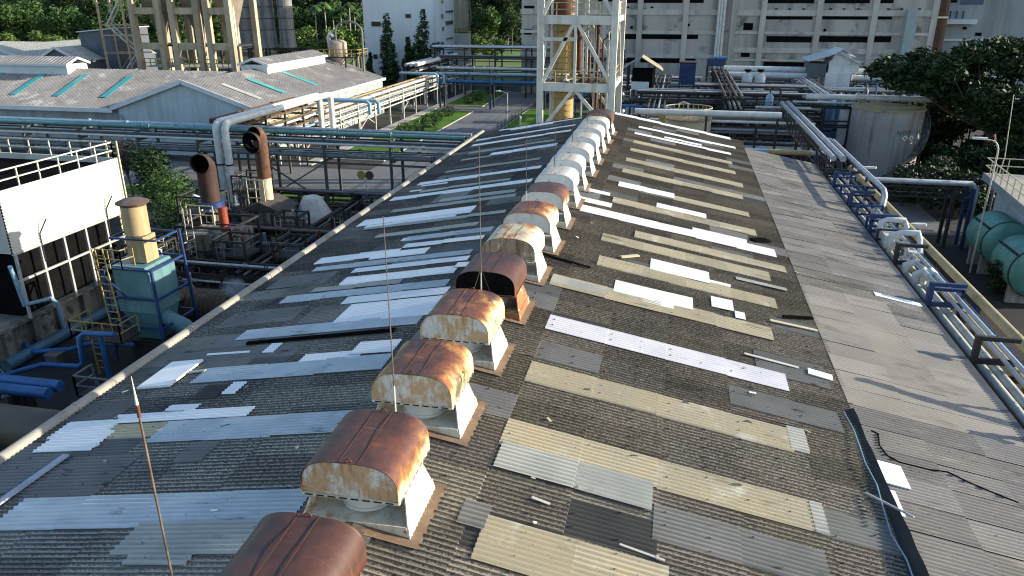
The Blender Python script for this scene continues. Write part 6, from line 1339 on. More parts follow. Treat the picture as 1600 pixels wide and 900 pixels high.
for x in (a.x+0.1, b.x-0.1): m.bar((x, 128.2, 0), (x, 128.2, a.z), 0.2); m.bar((x, 130.8, 0), (x, 130.8, a.z), 0.2)
m.build('leg', STEEL_DARK, t)
HY = 110.0; ap = at(1004, 89, HY); el, er = at(974, 106, HY), at(1036, 110, HY)
t = thing('process_hut', (ap.x, HY, 0), 'open hut with a tan gabled sheet roof on dark legs beside the steel tower', 'hut')
for s_, e in ((-1, el), (1, er)):
    m = M(); m.prism([(ap.x, HY-1.8, ap.z), (e.x, HY-1.8, e.z), (e.x, HY+3, e.z), (ap.x, HY+3, ap.z)], (0, 0, 0.12)); m.build('roof_slope', pm('tan_sheet_roof', (0.36,0.31,0.22), (0.27,0.235,0.17), 0.6, 0.8) if s_ > 0 else ROOFG, t)
m = M()
for x in (el.x+0.7, er.x-1.2):
    for y in (HY-1, HY+2.4): m.bar((x, y, 0), (x, y, el.z+0.2), 0.22)
for z in (el.z-2.6, el.z-4.4): m.box(el.x+0.5, er.x-1, HY-1.1, HY+2.5, z-0.12, z)
m.build('frame', STEEL_DARK, t); m = M(); m.box(el.x+1.3, er.x-1.4, HY-0.6, HY+2, el.z-2.5, el.z-0.1); m.build('dark_enclosure', BLACK, t)
a, b = at(986, 140, HY-1.3), at(1014, 128, HY-1.3); m = M(); m.box(a.x, b.x, HY-1.4, HY-1.3, a.z, b.z); m.build('pale_panel', FASCIA, t)
handrail([(el.x+0.5, HY-1.1), (er.x-1, HY-1.1)], STEEL_GREY, t, el.z-4.4, 1.1, 0.9, 'rail', 0.05)
stair((er.x-0.6, HY-1.5, el.z-7.2), (er.x-1.4, HY-1.5, el.z-4.4), 0.9, STEEL_GREY, t, 8)
stair((el.x+4.0, HY-1.9, el.z-7.2), (el.x+2.2, HY-1.9, el.z-4.4), 0.9, STEEL_GREY, t, 8)
p = at(1030, 166, 92); t = thing('blue_beam', (p.x, 92, 0), 'bright blue pipe beam on short pale stubs at the foot of the hut', 'beam')
m = M(); a, b = at(970, 164, 92), at(1053, 168, 92); m.box(a.x, b.x, 91.8, 92.3, b.z-0.25, b.z+0.15); m.build('beam', PIPE_BLUE, t)
for px in (980, 988): q = at(px, 175, 91.5); m = M(); m.tube([(q.x, 91.4, 0), (q.x, 91.4, b.z-0.1)], 0.2, 10); m.build('stub', PIPE_SILVER, t, 50)
WY = 120.0
a, b = at(1288, 135, WY), at(1332, 101, WY); le = at(1262, 96, WY); e2 = at(1345, 101, WY); ap = at(1311, 83, WY)
t = thing('white_house', ((a.x+b.x)/2, WY+3, 0), 'small white plant house with a stepped gable roof over the pipes', 'plant house')
WSH = pm('white_house_sheet', (0.62,0.66,0.68), (0.54,0.58,0.60), 0.4, 0.6, streak=((0.36,0.38,0.39), 0.4, 1.0))
m = M(); m.box(a.x, b.x, WY, WY+6, a.z, at(1300, 114, WY).z); m.build('lower_wall', WSH, t)
zc = at(1300, 114, WY).z; ze = at(1300, 97, WY).z
m = M(); m.prism([(a.x+0.3, WY+0.3, zc+0.003), (b.x+1.0, WY+0.3, zc+0.003), (b.x+1.0, WY+0.3, ze), (ap.x, WY+0.3, ap.z-0.1), (a.x+0.3, WY+0.3, ze)], (0, 5.5, 0)); m.build('upper_wall', WSH, t)
for e in (le, e2): m = M(); m.prism([(ap.x, WY-0.4, ap.z), (e.x, WY-0.4, e.z), (e.x, WY+6.4, e.z), (ap.x, WY+6.4, ap.z)], (0, 0, 0.12)); m.build('roof_slope', pm('pale_blue_sheet_roof', (0.46,0.52,0.57), (0.38,0.43,0.47), 0.5, 0.6), t)
tl = [at(px, py, WY) for px, py in ((1303, 88), (1331, 88), (1317, 78))]
m = M(); m.prism([(tl[0].x, WY+0.2, tl[0].z-1.2), (tl[1].x, WY+0.2, tl[1].z-1.2), (tl[1].x, WY+0.2, tl[1].z), (tl[2].x, WY+0.2, tl[2].z), (tl[0].x, WY+0.2, tl[0].z)], (0, 5, 0)); m.build('cupola_wall', WSH, t)
for e in (tl[0], tl[1]): sx = 0.5 if e is tl[1] else -0.8; m = M(); m.prism([(tl[2].x, WY-0.3, tl[2].z+0.06), (e.x+sx, WY-0.3, e.z-0.1), (e.x+sx, WY+5.6, e.z-0.1), (tl[2].x, WY+5.6, tl[2].z+0.06)], (0, 0, 0.1)); m.build('cupola_roof', FASCIA, t)
m = M()
for x in (a.x+0.2, b.x-0.2): m.bar((x, WY+0.3, 0), (x, WY+0.3, a.z), 0.3); m.bar((x, WY+5.7, 0), (x, WY+5.7, a.z), 0.3)
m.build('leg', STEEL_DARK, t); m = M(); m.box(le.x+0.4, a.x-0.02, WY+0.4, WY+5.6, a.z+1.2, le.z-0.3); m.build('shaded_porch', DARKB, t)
# low round tan tank
r0, r1 = at(1039, 178, 82), at(1113, 186, 82); cx, rr = (r0.x+r1.x)/2, (r1.x-r0.x)/2
t = thing('round_tank', (cx, 84, 0), 'low round tan tank with a railed rim just beyond the roof end', 'tank')
zt = r1.z; m = M(); m.lathe([(rr, 0), (rr, zt-0.3)], (cx, 84, 0), 40); m.build('shell', pm('pale_tan_tank', (0.46,0.41,0.30), (0.37,0.33,0.245), 0.4, 0.6, streak=((0.2,0.14,0.09), 0.4, 1.0)), t, 40)
m = M(); m.lathe([(rr+0.08, zt-0.35), (rr+0.08, zt-0.2), (rr*0.5, zt+0.05), (0.1, zt+0.15)], (cx, 84, 0), 40); m.build('roof', pm('brown_tank_roof', (0.27,0.21,0.13), (0.19,0.15,0.10), 0.7, 0.8), t, 30)
m = M(); n = 28
for k in range(n):
    a0, a1 = 2*PI*k/n, 2*PI*(k+1)/n; p0, p1 = (cx+rr*math.cos(a0), 84+rr*math.sin(a0)), (cx+rr*math.cos(a1), 84+rr*math.sin(a1))
    for z in (zt+0.4, zt+0.9): m.bar((*p0, z), (*p1, z), 0.06)
    m.bar((*p0, zt-0.3), (*p0, zt+0.9), 0.06)
m.build('rail', CREAM_RAIL, t); m = M(); q = at(1035, 180, 81.5); m.box(q.x-0.35, q.x+0.35, 81, 81.6, zt-1.5, zt+0.9); m.build('rail_gate', YELLOW, t)

# ---------------------------------------------------------------- tanks at the right
NX, NY, NR = 22.4, 88.6, 3.55
zt = at(1400, 175, NY-NR).z
t = thing('storage_tank', (NX, NY, 0), 'big streaked grey storage tank lettered NQT-2 with two white hazard diamonds', 'tank')
TK = pm('streaked_grey_tank_plate', (0.30,0.30,0.295), (0.23,0.23,0.225), 0.25, 0.6, streak=((0.12,0.075,0.045), 0.85, 1.1), spots=((0.42,0.38,0.30), 0.35, 0.58, 0.15))
m = M(); pr = [(NR, 0)]
for k in range(1, 5): z = zt*k/5; pr += [(NR, z-0.02), (NR+0.012, z-0.015), (NR+0.012, z+0.015), (NR, z+0.02)]
pr.append((NR, zt)); m.lathe(pr, (NX, NY, 0), 48); m.build('shell', TK, t, 30)
m = M(); m.lathe([(NR+0.12, zt-0.08), (NR+0.12, zt+0.06), (NR*0.5, zt+0.28), (0.1, zt+0.36)], (NX, NY, 0), 48); m.build('roof', pm('tan_tank_roof', (0.34,0.27,0.14), (0.26,0.21,0.12), 0.4, 0.8, spots=((0.16,0.12,0.08), 0.8, 0.58, 0.1)), t, 30)
n = 36; m = M()
for k in range(n):
    a0, a1 = 2*PI*k/n, 2*PI*(k+1)/n; m.bar((NX+NR*math.cos(a0), NY+NR*math.sin(a0), zt+0.45), (NX+NR*math.cos(a1), NY+NR*math.sin(a1), zt+0.45), 0.05); 
    if k % 3 == 0: m.bar((NX+NR*math.cos(a0), NY+NR*math.sin(a0), zt), (NX+NR*math.cos(a0), NY+NR*math.sin(a0), zt+0.45), 0.05)
m.build('rim_rail', YELLOW, t)
DK = pm('dark_lettering_paint', (0.02,0.02,0.022), rough=0.7)
def on_tank(px, py, d=0.012):
    r = ray(px, py); ox, oy = -NX, -NY; a = r.x*r.x+r.y*r.y; b = 2*(ox*r.x+oy*r.y); c = ox*ox+oy*oy-(NR+d)**2
    s = (-b-math.sqrt(max(0, b*b-4*a*c)))/(2*a); return Vector((r.x*s, r.y*s, r.z*s+H0))
for ch, px in (('N', 1405), ('Q', 1413.5), ('T', 1421), ('-', 1427.5), ('2', 1434)):
    p = on_tank(px, 208.5); nrm = Vector((p.x-NX, p.y-NY, 0)).normalized(); u = Vector((-nrm.y, nrm.x, 0)); 
    if u.dot(RT) < 0: u = -u
    q = p-Vector((NX, NY, 0)); text_mesh(ch, 0.62, DK, t, Matrix(((u.x, 0, nrm.x, q.x), (u.y, 0, nrm.y, q.y), (0, 1, 0, q.z), (0, 0, 0, 1))), 'tank_lettering', 0.004)
for px in (1414, 1424):
    p = on_tank(px, 216, 0.01); nrm = Vector((p.x-NX, p.y-NY, 0)).normalized(); u = Vector((-nrm.y, nrm.x, 0)); v = Vector((0, 0, 1)); s = 0.36
    m = M(); m.prism([p+u*s, p+v*s, p-u*s, p-v*s], nrm*0.015); d = m.build('hazard_diamond', PIPE_WHITE, t)
    m = M(); p2 = p+nrm*0.018; m.prism([p2+u*s*.34-v*.12, p2+v*s*.4, p2-u*s*.34-v*.12], nrm*0.004); m.build('hazard_symbol', DK, d)
m = M(); k = 60                                        # spiral stair round the right of the shell
for i in range(k):
    a0 = math.radians(-97+125*i/k); z = 0.4+(zt-0.8)*i/k; p = Vector((NX+NR*math.cos(a0), NY+NR*math.sin(a0), z)); o2 = Vector((math.cos(a0), math.sin(a0), 0)); m.bar(p+o2*0.02, p+o2*0.75, 0.28, 0.05)
    if i % 3 == 0: m.bar(p+o2*0.75, p+o2*0.75+Vector((0, 0, 1)), 0.05)
m.build('spiral_stair', STEEL_GREY, t)
b = at(1320, 222, 94); t = thing('white_tank', (b.x, 94, 0), 'slim white upright tank between blue drums, left of the big NQT tank', 'tank'); r = 1.05; zt2 = at(1320, 170, 94).z
m = M(); m.lathe([(r, 0), (r, zt2)], (b.x, 94, 0), 28); m.build('shell', PIPE_WHITE, t, 40); m = M(); m.lathe([(r+0.06, zt2), (r+0.06, zt2+0.1), (0.1, zt2+0.4)], (b.x, 94, 0), 28); m.build('roof', PIPE_SILVER, t, 40)
for k, px in enumerate((1290, 1303)):
    b = at(px, 200, 96+k); t = thing('blue_drum', (b.x, 96+k, 0), ('left' if k == 0 else 'right')+' one of the two blue upright drums beside the slim white tank', 'drum', 'blue upright drums'); r = 0.75
    m = M(); m.lathe([(r, 0), (r, 6.9), (r*0.5, 7.2), (0.1, 7.25)], (b.x, 96+k, 0), 20); m.build('shell', pm('mid_blue_drum', (0.08,0.19,0.34), (0.06,0.14,0.26), 1.0, 0.5), t, 40); m = M(); m.lathe([(r+0.05, 3.4), (r+0.05, 3.6)], (b.x, 96+k, 0), 20); m.build('hoop', STEEL_DARK, t)
rack('dark framed stage around the slim white tank and blue drums', 'x', 13.5, 19.5, 91, 92.5, [2.6, 4.9, 7.0], 3.0, [(91.2, 7.25, 0.14, PIPE_SILVER), (92.2, 5.1, 0.1, PIPE_BROWN)], STEEL_DARK, 0.2, (0,))

# ---------------------------------------------------------------- pipe rack along the lean-to eave
DIRTYW = pm('mouldy_white_lagging', (0.50,0.52,0.49), (0.34,0.36,0.34), 1.6, 0.7, spots=[((0.10,0.10,0.09), 2.6, 0.60, 0.1), ((0.22,0.21,0.18), 6.0, 0.58, 0.1)])
er_ = thing('eave_pipe_rack', (12.4, 40, 0), 'pipe rack on dark posts along the lean-to eave with cream and white pipes', 'pipe rack', 'pipe racks of the plant')
ys = [16.5+5.55*k for k in range(8)]
for k, y in enumerate(ys):
    mt = FRAME_BLUE if k in (3, 5, 6, 7) else STEEL_DARK
    m = M(); m.bar((11.35, y, 0), (11.35, y, 6.95), 0.2, 0.2, (0, 1, 0)); m.bar((13.3, y, 0), (13.3, y, 6.3), 0.2, 0.2, (0, 1, 0))
    m.bar((11.35, y, 6.85), (12.7, y, 6.85), 0.16); m.bar((11.35, y, 5.95), (13.5, y, 5.95), 0.16, 0.2); m.bar((11.35, y, 5.3), (13.3, y, 5.3), 0.16, 0.2)
    m.build('portal_frame', mt, er_)
for y in [42.6+2.6*k for k in range(9)]:
    m = M(); m.bar((11.35, y, 0), (11.35, y, 6.55), 0.13, 0.13, (0, 1, 0)); m.bar((12.75, y, 5.2), (12.75, y, 6.55), 0.11, 0.11, (0, 1, 0))
    for z in (6.5, 5.95, 5.25): m.bar((11.35, y, z), (12.75, y, z), 0.11)
    m.build('intermediate_frame', FRAME_BLUE if int(y) % 2 else STEEL_DARK, er_)
for x, z in ((11.35, 5.5), (11.35, 5.85)): m = M(); m.bar((x, 10, z), (x, 64.5, z), 0.06, 0.1); m.build('side_rail', STEEL_DARK, er_)
for y in (33.4, 44.2): m = M(); m.bar((11.35, y, 5.2), (11.35, y, 6.6), 0.14); m.bar((11.35, y, 6.55), (12.7, y, 6.55), 0.14); m.bar((12.7, y, 5.2), (12.7, y, 6.6), 0.14); m.build('blue_hoop', FRAME_BLUE, er_)
for x, z, r, mt, ya, yb in ((13.25, 6.32, 0.2, PIPE_TAN, 8, 60), (12.42, 6.3, 0.10, PIPE_SILVER, 8, 48), (12.15, 6.22, 0.08, PIPE_SILVER, 8, 58), (12.68, 6.22, 0.07, STEEL_GREY, 8, 58), (11.82, 5.5, 0.19, DIRTYW, 8, 60), (12.28, 5.5, 0.18, DIRTYW, 8, 60), (12.85, 5.55, 0.15, PIPE_TAN, 8, 60), (12.0, 5.1, 0.1, PIPE_BROWN, 8, 60)):
    m = M(); m.tube([(x, ya, z), (x, yb, z)], r, 12)
    nb = int((yb-ya)/4)
    for i in range(nb): yy = ya+1+4*i; m.lathe([(r+0.015, yy), (r+0.015, yy+0.08)], (x, 0, z), 12, axis='y')
    m.build('pipe', mt, er_, 50)
m = M(); X, Z = 12.85, 7.35
m.tube([(X, 66, 5.9), (X, 66, Z-0.3), (X, 65.6, Z), (X, 48.6, Z), (X, 48.2, Z-0.25), (X, 48.2, 6.1), (12.42, 47.8, 6.3)], 0.15, 10); m.build('raised_pipe', PIPE_SILVER, er_, 50)
m = M(); m.tube([(X-0.7, 66.4, 5.9), (X-0.7, 66.4, Z-0.3), (X-0.7, 66, Z), (X-0.05, 65.9, Z)], 0.15, 10); m.build('raised_elbow', PIPE_SILVER, er_, 50)
for y in (50, 54.5, 59): m = M(); m.bar((12.2, y, 5.9), (12.2, y, 7.2), 0.14); m.bar((13.2, y, 5.9), (13.2, y, 7.2), 0.14); m.bar((12.2, y, 7.12), (13.2, y, 7.12), 0.14); m.build('blue_portal', FRAME_BLUE, er_)
VY = 4.2
t = thing('valve_station', (12.2, 34+VY, 5.6), 'cluster of white insulated valves and looped pipes on the eave pipe rack', 'valve station')
def loop(pts, r, mt=PIPE_WHITE): m = M(); m.tube([(a, b+VY, c-0.12) for a, b, c in pts], r*0.85, 10); m.build('loop_pipe', mt, t, 50)
loop([(11.7, 39.5, 5.7), (11.7, 39.5, 6.75), (12.0, 39.5, 6.9), (12.9, 39.5, 6.9), (13.0, 39.3, 6.6), (13.0, 39.0, 6.2)], 0.16); loop([(11.75, 37.2, 5.7), (11.75, 37.2, 6.7), (12.2, 37.2, 6.85), (13.0, 37.2, 6.85), (13.05, 36.8, 6.5), (12.6, 35.0, 6.35)], 0.17)
loop([(11.7, 34.0, 5.7), (11.7, 34.0, 6.1), (12.1, 34.0, 6.3), (12.5, 34.0, 6.0), (12.5, 34.0, 5.6)], 0.18); loop([(11.75, 32.4, 5.6), (11.75, 32.4, 6.2), (12.0, 32.2, 6.45), (12.3, 32.0, 6.2), (12.3, 31.8, 5.6)], 0.2); loop([(12.05, 32.4, 5.6), (12.05, 32.4, 6.2), (12.3, 32.2, 6.45), (12.6, 32.0, 6.2), (12.6, 31.8, 5.6)], 0.2)
m = M(); m.box(11.55, 12.2, 37.6+VY, 39.2+VY, 5.7, 6.4); m.build('insulated_box', PIPE_WHITE, t)
for y in (35.6, 36.2, 34.7): m = M(); m.lathe([(0.22, 5.9), (0.22, 6.0), (0.09, 6.02), (0.09, 6.5), (0.2, 6.55), (0.2, 6.6)], (12.1, y+VY, -0.1), 12); m.build('valve', STEEL_GREY if y > 36 else PIPE_WHITE, t, 40)
# yellow pipe crossing below, end pipes of the roof gable
t = thing('cream_cross_pipe', (16, 24.5, 0), 'cream yellow pipe running off to the right below the eave rack', 'pipe')
p = at(1560, 501, 24.8); m = M(); m.tube([(12.8, 24.8, p.z), (30, 24.8, p.z)], 0.16, 10); m.build('pipe', PIPE_TAN, t, 50)
for x in (16, 24): m = M(); m.bar((x, 24.8, 0), (x, 24.8, p.z-0.17), 0.15); m.build('post', STEEL_DARK, t)
t = thing('gable_end_pipe', (8, 64.5, 5.5), 'cream pipe with a teal grey stretch along the far end of the lean-to', 'pipe')
a = at(1165, 236, 64.6); m = M(); m.tube([(3.0, 64.8, a.z), (7.8, 64.8, a.z)], 0.2, 10); m.build('teal_stretch', PIPE_PALEBLUE, t, 50); m = M(); m.tube([(7.8, 64.8, a.z), (11.2, 64.8, a.z)], 0.21, 10); m.build('cream_stretch', PIPE_TAN, t, 50)
m = M(); m.tube([(11.2, 64.8, a.z), (12.6, 64.8, a.z), (12.6, 64.8, a.z-1)], 0.2, 10); m.build('elbow', PIPE_SILVER, t, 50)
for x in (6.5, 10.5): m = M(); m.bar((x, 64.8, 0), (x, 64.8, a.z-0.2), 0.15); m.build('post', STEEL_DARK, t)
# twin pipes on a lattice truss running away
tt = thing('truss_pipe_bridge', (12, 72, 0), 'dark lattice truss carrying twin silver pipes away from the eave rack', 'pipe bridge')
zt_ = 7.25
for x, r in ((11.7, 0.2), (12.35, 0.24)): m = M(); m.tube([(x, 58.5, zt_), (x, 90, zt_), (x, 90.3, zt_-0.3), (x, 90.3, 4)], r, 12); m.build('pipe', PIPE_SILVER, tt, 50)
for x in (11.5, 12.6):
    m = M(); n = 16
    m.bar((x, 58.5, zt_-0.35), (x, 90, zt_-0.35), 0.12); m.bar((x, 58.5, zt_-1.6), (x, 90, zt_-1.6), 0.12)
    for i in range(n): y0, y1 = 58.5+31.5*i/n, 58.5+31.5*(i+1)/n; m.bar((x, y0, zt_-1.6), (x, y1, zt_-0.35), 0.08); m.bar((x, y0, zt_-1.6), (x, y0, zt_-0.35), 0.08)
    m.build('lattice_girder', STEEL_DARK, tt)
for y in (60, 75, 89): m = M(); m.bar((11.5, y, 0), (11.5, y, zt_-1.6), 0.25); m.bar((12.6, y, 0), (12.6, y, zt_-1.6), 0.25); m.bar((11.5, y, zt_-1.7), (12.6, y, zt_-1.7), 0.2); m.build('portal_frame', STEEL_DARK, tt)
m = M(); p = at(1235, 170, 88); m.tube([(8.8, 88.5, p.z), (14.6, 88.5, p.z)], 0.18, 10); m.build('cross_pipe', PIPE_SILVER, tt, 50)
# pipe bridge over the service road
tb2 = thing('road_pipe_bridge', (19, 62, 0), 'dark steel truss bridge with a pale top pipe crossing above the service road', 'pipe bridge')
z = at(1440, 284, 62).z
m = M(); m.tube([(13.4, 62, z), (22.5, 62, z), (22.85, 62, z-0.35), (22.85, 62, 0)], 0.2, 12); m.build('pipe', PIPE_SILVER, tb2, 50)
m = M(); m.tube([(13.4, 62.6, z-0.05), (22.3, 62.6, z-0.05)], 0.14, 10); m.build('pipe', PIPE_SILVER, tb2, 50)
for y in (61.7, 63.0):
    m = M(); m.bar((13.4, y, z-0.35), (22.6, y, z-0.35), 0.1); m.bar((13.4, y, z-1.1), (22.6, y, z-1.1), 0.12); n = 9
    for i in range(n): a, b = 13.4+9.2*i/n, 13.4+9.2*(i+1)/n; m.bar((a, y, z-1.1 if i % 2 else z-0.35), (b, y, z-0.35 if i % 2 else z-1.1), 0.07); m.bar((b, y, z-1.1), (b, y, z-0.35), 0.06)
    m.build('lattice_girder', STEEL_DARK, tb2)
for x in (15.6, 21.3, 22.6): m = M(); m.bar((x, 61.7, 0), (x, 61.7, z-0.35), 0.22); m.bar((x, 63.0, 0), (x, 63.0, z-0.35), 0.22); m.bar((x, 61.7, z-1.2), (x, 63, z-1.2), 0.18); m.build('portal_frame', STEEL_DARK if x < 22 else FRAME_BLUE, tb2)
k = M(); k.box(14, 24, 65.3, 65.7, 0, 0.18); setting('kerb', k, KERB)
# street lamps at the right
def cobra(base, hgt, d, lab, arm=1.6):
    t = thing('street_lamp', base, lab, 'street lamp', 'street lamps at the right'); m = M(); b = Vector(base); d = Vector(d).normalized()
    pts = [b, b+Vector((0, 0, hgt-0.8))]+[b+Vector((0, 0, hgt-0.8+0.8*math.sin(q)))+d*(arm*0.6*(1-math.cos(q))) for q in [PI/2*j/5 for j in range(1, 6)]]+[b+Vector((0, 0, hgt+0.05))+d*arm]
    m.tube(pts, 0.07, 8, 0.04); m.build('post', STEEL_PALE, t, 50); e = pts[-1]; m = M()
    s_ = d.cross(Vector((0, 0, 1)))
    m.prism([e-d*0.1-s_*0.08, e+d*0.25-s_*0.17, e+d*0.75-s_*0.13, e+d*0.85, e+d*0.75+s_*0.13, e+d*0.25+s_*0.17, e-d*0.1+s_*0.08], (0, 0, 0.13)); m.build('lamp_head', PIPE_WHITE, t); return t
p = at(1449, 358, 48); cobra((p.x-2.6, 48.2, 0), p.z, (1, 0.15, 0), 'street lamp with its pale head reaching out beyond the cream pipe', 1.9)
p = at(1540, 219, 56); cobra((p.x+0.9, 56, 0), p.z, (-1, 0, 0), 'curved street lamp standing behind the railed platform', 0.9)
p = at(1367, 265, 60); cobra((p.x-1.7, 60, 0), p.z, (1, 0.1, 0), 'small street lamp head in front of the NQT tank base', 1.0)
s = at(1570, 245, 70); t = thing('slender_mast', (s.x, 70, 0), 'slender leaning grey mast in front of the dark tree', 'mast'); e = at(1584, 148, 70); m = M(); m.tube([(s.x-0.5, 70, 0), s, e], 0.06, 6, 0.03); m.build('mast', STEEL_PALE, t, 50); m = M(); m.box(s.x-0.7, s.x-0.3, 69.8, 70.2, 0, 0.3); m.build('footing', CONC, t)
# railed platform building
t = thing('platform_building', (26, 62, 0), 'pale blue walled building with a railed concrete roof platform at the right edge', 'building')
PY = 64.0; A = at(1538, 270, PY); zz = A.z
def zp(px, py): r = ray(px, py); r = r*((zz-H0)/r.z); return Vector((r.x, r.y, zz))
B = zp(1612, 332); D = A+(B-A).cross(Vector((0, 0, 1))).normalized()*-9
if D.x < A.x: D = A-(D-A)
Cc = B+(D-A)
m = M(); m.prism([A, B, Cc, D], (0, 0, -0.45)); m.build('roof_slab', pm('pale_roof_slab', (0.36,0.33,0.29), (0.28,0.26,0.23), 0.6, 0.9), t)
ed = (B-A).normalized(); inn = (D-A).normalized()
m = M(); q = [A+ed*0.5+inn*1.0, B-ed*0.3+inn*1.0, Cc-ed*0.3-inn*0.5, D+ed*0.5-inn*0.5]; m.prism([(v.x, v.y, 0) for v in q], (0, 0, zz-0.46)); m.build('wall', WALLB, t)
m = M(); m.prism([A-inn*0.08+Vector((0, 0, -0.5)), B-inn*0.08+Vector((0, 0, -0.5)), B-inn*0.08+Vector((0, 0, 0.05)), A-inn*0.08+Vector((0, 0, 0.05))], inn*0.06); m.build('edge_beam', pm('blue_grey_edge_beam', (0.24,0.29,0.31), (0.18,0.22,0.24), 0.8, 0.7), t)
rail_p = [(*D.to_tuple()[:2],), (*A.to_tuple()[:2],), (*B.to_tuple()[:2],)]
handrail(rail_p, CREAM_RAIL, t, zz+0.02, 1.15, 1.5, 'handrail', 0.03)
m = M(); m.tube([A+ed*0.4+inn*0.8, (A.x+ed.x*0.4+inn.x*0.8, A.y+ed.y*0.4+inn.y*0.8, 0)], 0.08, 8); m.build('downpipe', STEEL_GREY, t, 50)
# teal horizontal tanks
for k, (px, py, Y, ln, lab) in enumerate(((1574, 383, 55.5, 3.2, 'farther of the two teal horizontal tanks by the railed platform'), (1622, 428, 50.0, 3.2, 'nearer of the two teal horizontal tanks, cut by the right edge'))):
    c = at(px, py, Y); r = 1.6; t = thing('teal_tank', (c.x, Y, 0), lab, 'tank', 'teal horizontal tanks'); z = max(c.z, r+0.35)
    m = M(); m.lathe([(0.2, -0.35), (r*0.72, -0.22), (r*0.97, 0.0), (r, 0.08), (r, ln), (r*0.97, ln+0.1), (r*0.7, ln+0.35), (0.2, ln+0.45)], (c.x, Y, z), 36, axis='y'); m.build('shell', pm('bright_teal_tank', (0.13,0.36,0.31), (0.09,0.27,0.235), 0.5, 0.6, streak=((0.05,0.12,0.11), 0.6, 1.0), spots=((0.16,0.13,0.08), 2.2, 0.66, 0.06)), t, 35)
    m = M(); m.bar((c.x-r*0.78, Y+0.05, z+r*0.66), (c.x-r*0.78, Y+ln, z+r*0.66), 0.14, 0.1); m.lathe([(r+0.03, 0.05), (r+0.03, 0.22)], (c.x, Y, z), 36, axis='y', caps=False); m.build('strap', STEEL_DARK, t, 40)
    for yy in (Y+0.5, Y+ln-0.6): m = M(); m.box(c.x-r*0.8, c.x+r*0.8, yy-0.15, yy+0.15, 0, z-r*0.62); m.build('saddle', CONC, t)

# ---------------------------------------------------------------- big rain tree and undergrowth at the right
r_ = random.Random(61); bl = []
p0 = at(1500, 150, 84)
for i in range(44):
    a = r_.uniform(0, 2*PI); q = r_.uniform(0, 1)**0.6*11.5; z = 13.4-0.020*q*q+r_.uniform(-1.8, 0.6); bl.append((math.cos(a)*q*1.02, math.sin(a)*q*0.8, z, r_.uniform(1.5, 2.9), r_.uniform(1.5, 2.9), r_.uniform(0.7, 1.15)))
for i in range(16):
    a = r_.uniform(0, 2*PI); q = r_.uniform(3, 10.5); bl.append((max(-5, math.cos(a)*q), math.sin(a)*q*0.8, r_.uniform(6.0, 9.8), r_.uniform(1.4, 2.5), r_.uniform(1.4, 2.3), r_.uniform(0.8, 1.3)))
bl += [(-11.3, -2, 11.3, 1.6, 1.6, 0.8), (-9.5, -3, 10.6, 1.8, 1.5, 0.8), (-8.4, -3.5, 11.6, 2.0, 1.8, 0.9), (-4.6, -8, 3.6, 2.0, 1.6, 1.0), (-3, -8.5, 2.4, 2.2, 1.8, 1.2), (-6.8, -7, 3.9, 1.2, 1.2, 0.6), (1, -7, 4.5, 2.6, 2, 1.6), (5, -7, 5, 2.8, 2, 1.8), (-1, -4, 6.5, 2.6, 2, 1.4), (-3, -4, 7.5, 2.2, 2, 1.2), (2.5, -4.5, 7.2, 2.6, 2, 1.4), (6, -4, 7.8, 2.6, 2, 1.4), (-4.5, -3, 8.6, 2.0, 2, 1.0), (0, -5, 3.5, 3, 2, 1.8), (9, -5, 6, 3, 2, 2.0)]
tm = M(); tm.tube([(0.4, 0, -0.1), (0.2, 0, 2.5), (-0.3, 0.2, 5)], 0.65, 10, 0.48)
for b in bl[:22]: tm.tube([(-0.2, 0.1, 4.6), (b[0]*0.45, b[1]*0.45, 6.8), (b[0]*0.9, b[1]*0.9, b[2]-0.3)], 0.2, 6, 0.05)
p0x = 33.6
tree('rain_tree', 'huge dark spreading tree shading the NQT tank at the right', 'tree', (p0x, 90, 0), tm, leaves(r_, bl, 46000, 0.32, hollow=0.3), BARK, LEAF_X)
for k, (px, py, Y, sc, lab) in enumerate(((1500, 290, 72, 1.0, 'dark bush under the big tree left of the railed platform'), (1440, 268, 76, 0.9, 'dark bush at the foot of the NQT tank below the spiral stair'), (1560, 300, 66, 0.8, 'dark bush right behind the railed platform corner'), (1322, 240, 88, 0.5, 'small green bush at the foot of the slim white tank'), (1590, 400, 52, 0.55, 'dark bush between the two teal tanks'))):
    p = at(px, py, Y); r2 = random.Random(70+k); b = [(r2.uniform(-2.2, 2.2), r2.uniform(-1.8, 1.8), r2.uniform(1.2, 3.6), 1.6, 1.5, 1.2) for _ in range(7)]
    tr = tree('dark_bush', lab, 'bush', (p.x, Y, 0), M().tube([(0, 0, 0), (0, 0, 2.5)], 0.15, 7), leaves(r2, b, 3400, 0.24, hollow=0.45), BARK, LEAF_X, 'bushes under the big tree'); tr.scale = (sc, sc, sc)

for k, (x, y, lab, h) in enumerate(((38, 96, 'dark tree behind the trunk of the big spreading tree', 9.5), (29.5, 97, 'dark low tree just behind the NQT tank at its right', 6.5), (47, 88, 'dark tree at the right edge behind the railed platform', 10.0), (36, 78, 'dark low tree between the big tree and the railed platform', 6.0))):
    r2 = random.Random(170+k); b = [(r2.uniform(-3.4, 3.4), r2.uniform(-2.4, 2.4), r2.uniform(1.4, h-1.2), 2.3, 2.0, 1.7) for _ in range(14)]
    tree('dark_tree', lab, 'tree', (x, y, 0), limb_tree(random.Random(180+k), h, 0.25, 2.6), leaves(r2, b, 7000, 0.34, hollow=0.4), BARK, LEAF_X, 'trees under the big tree')

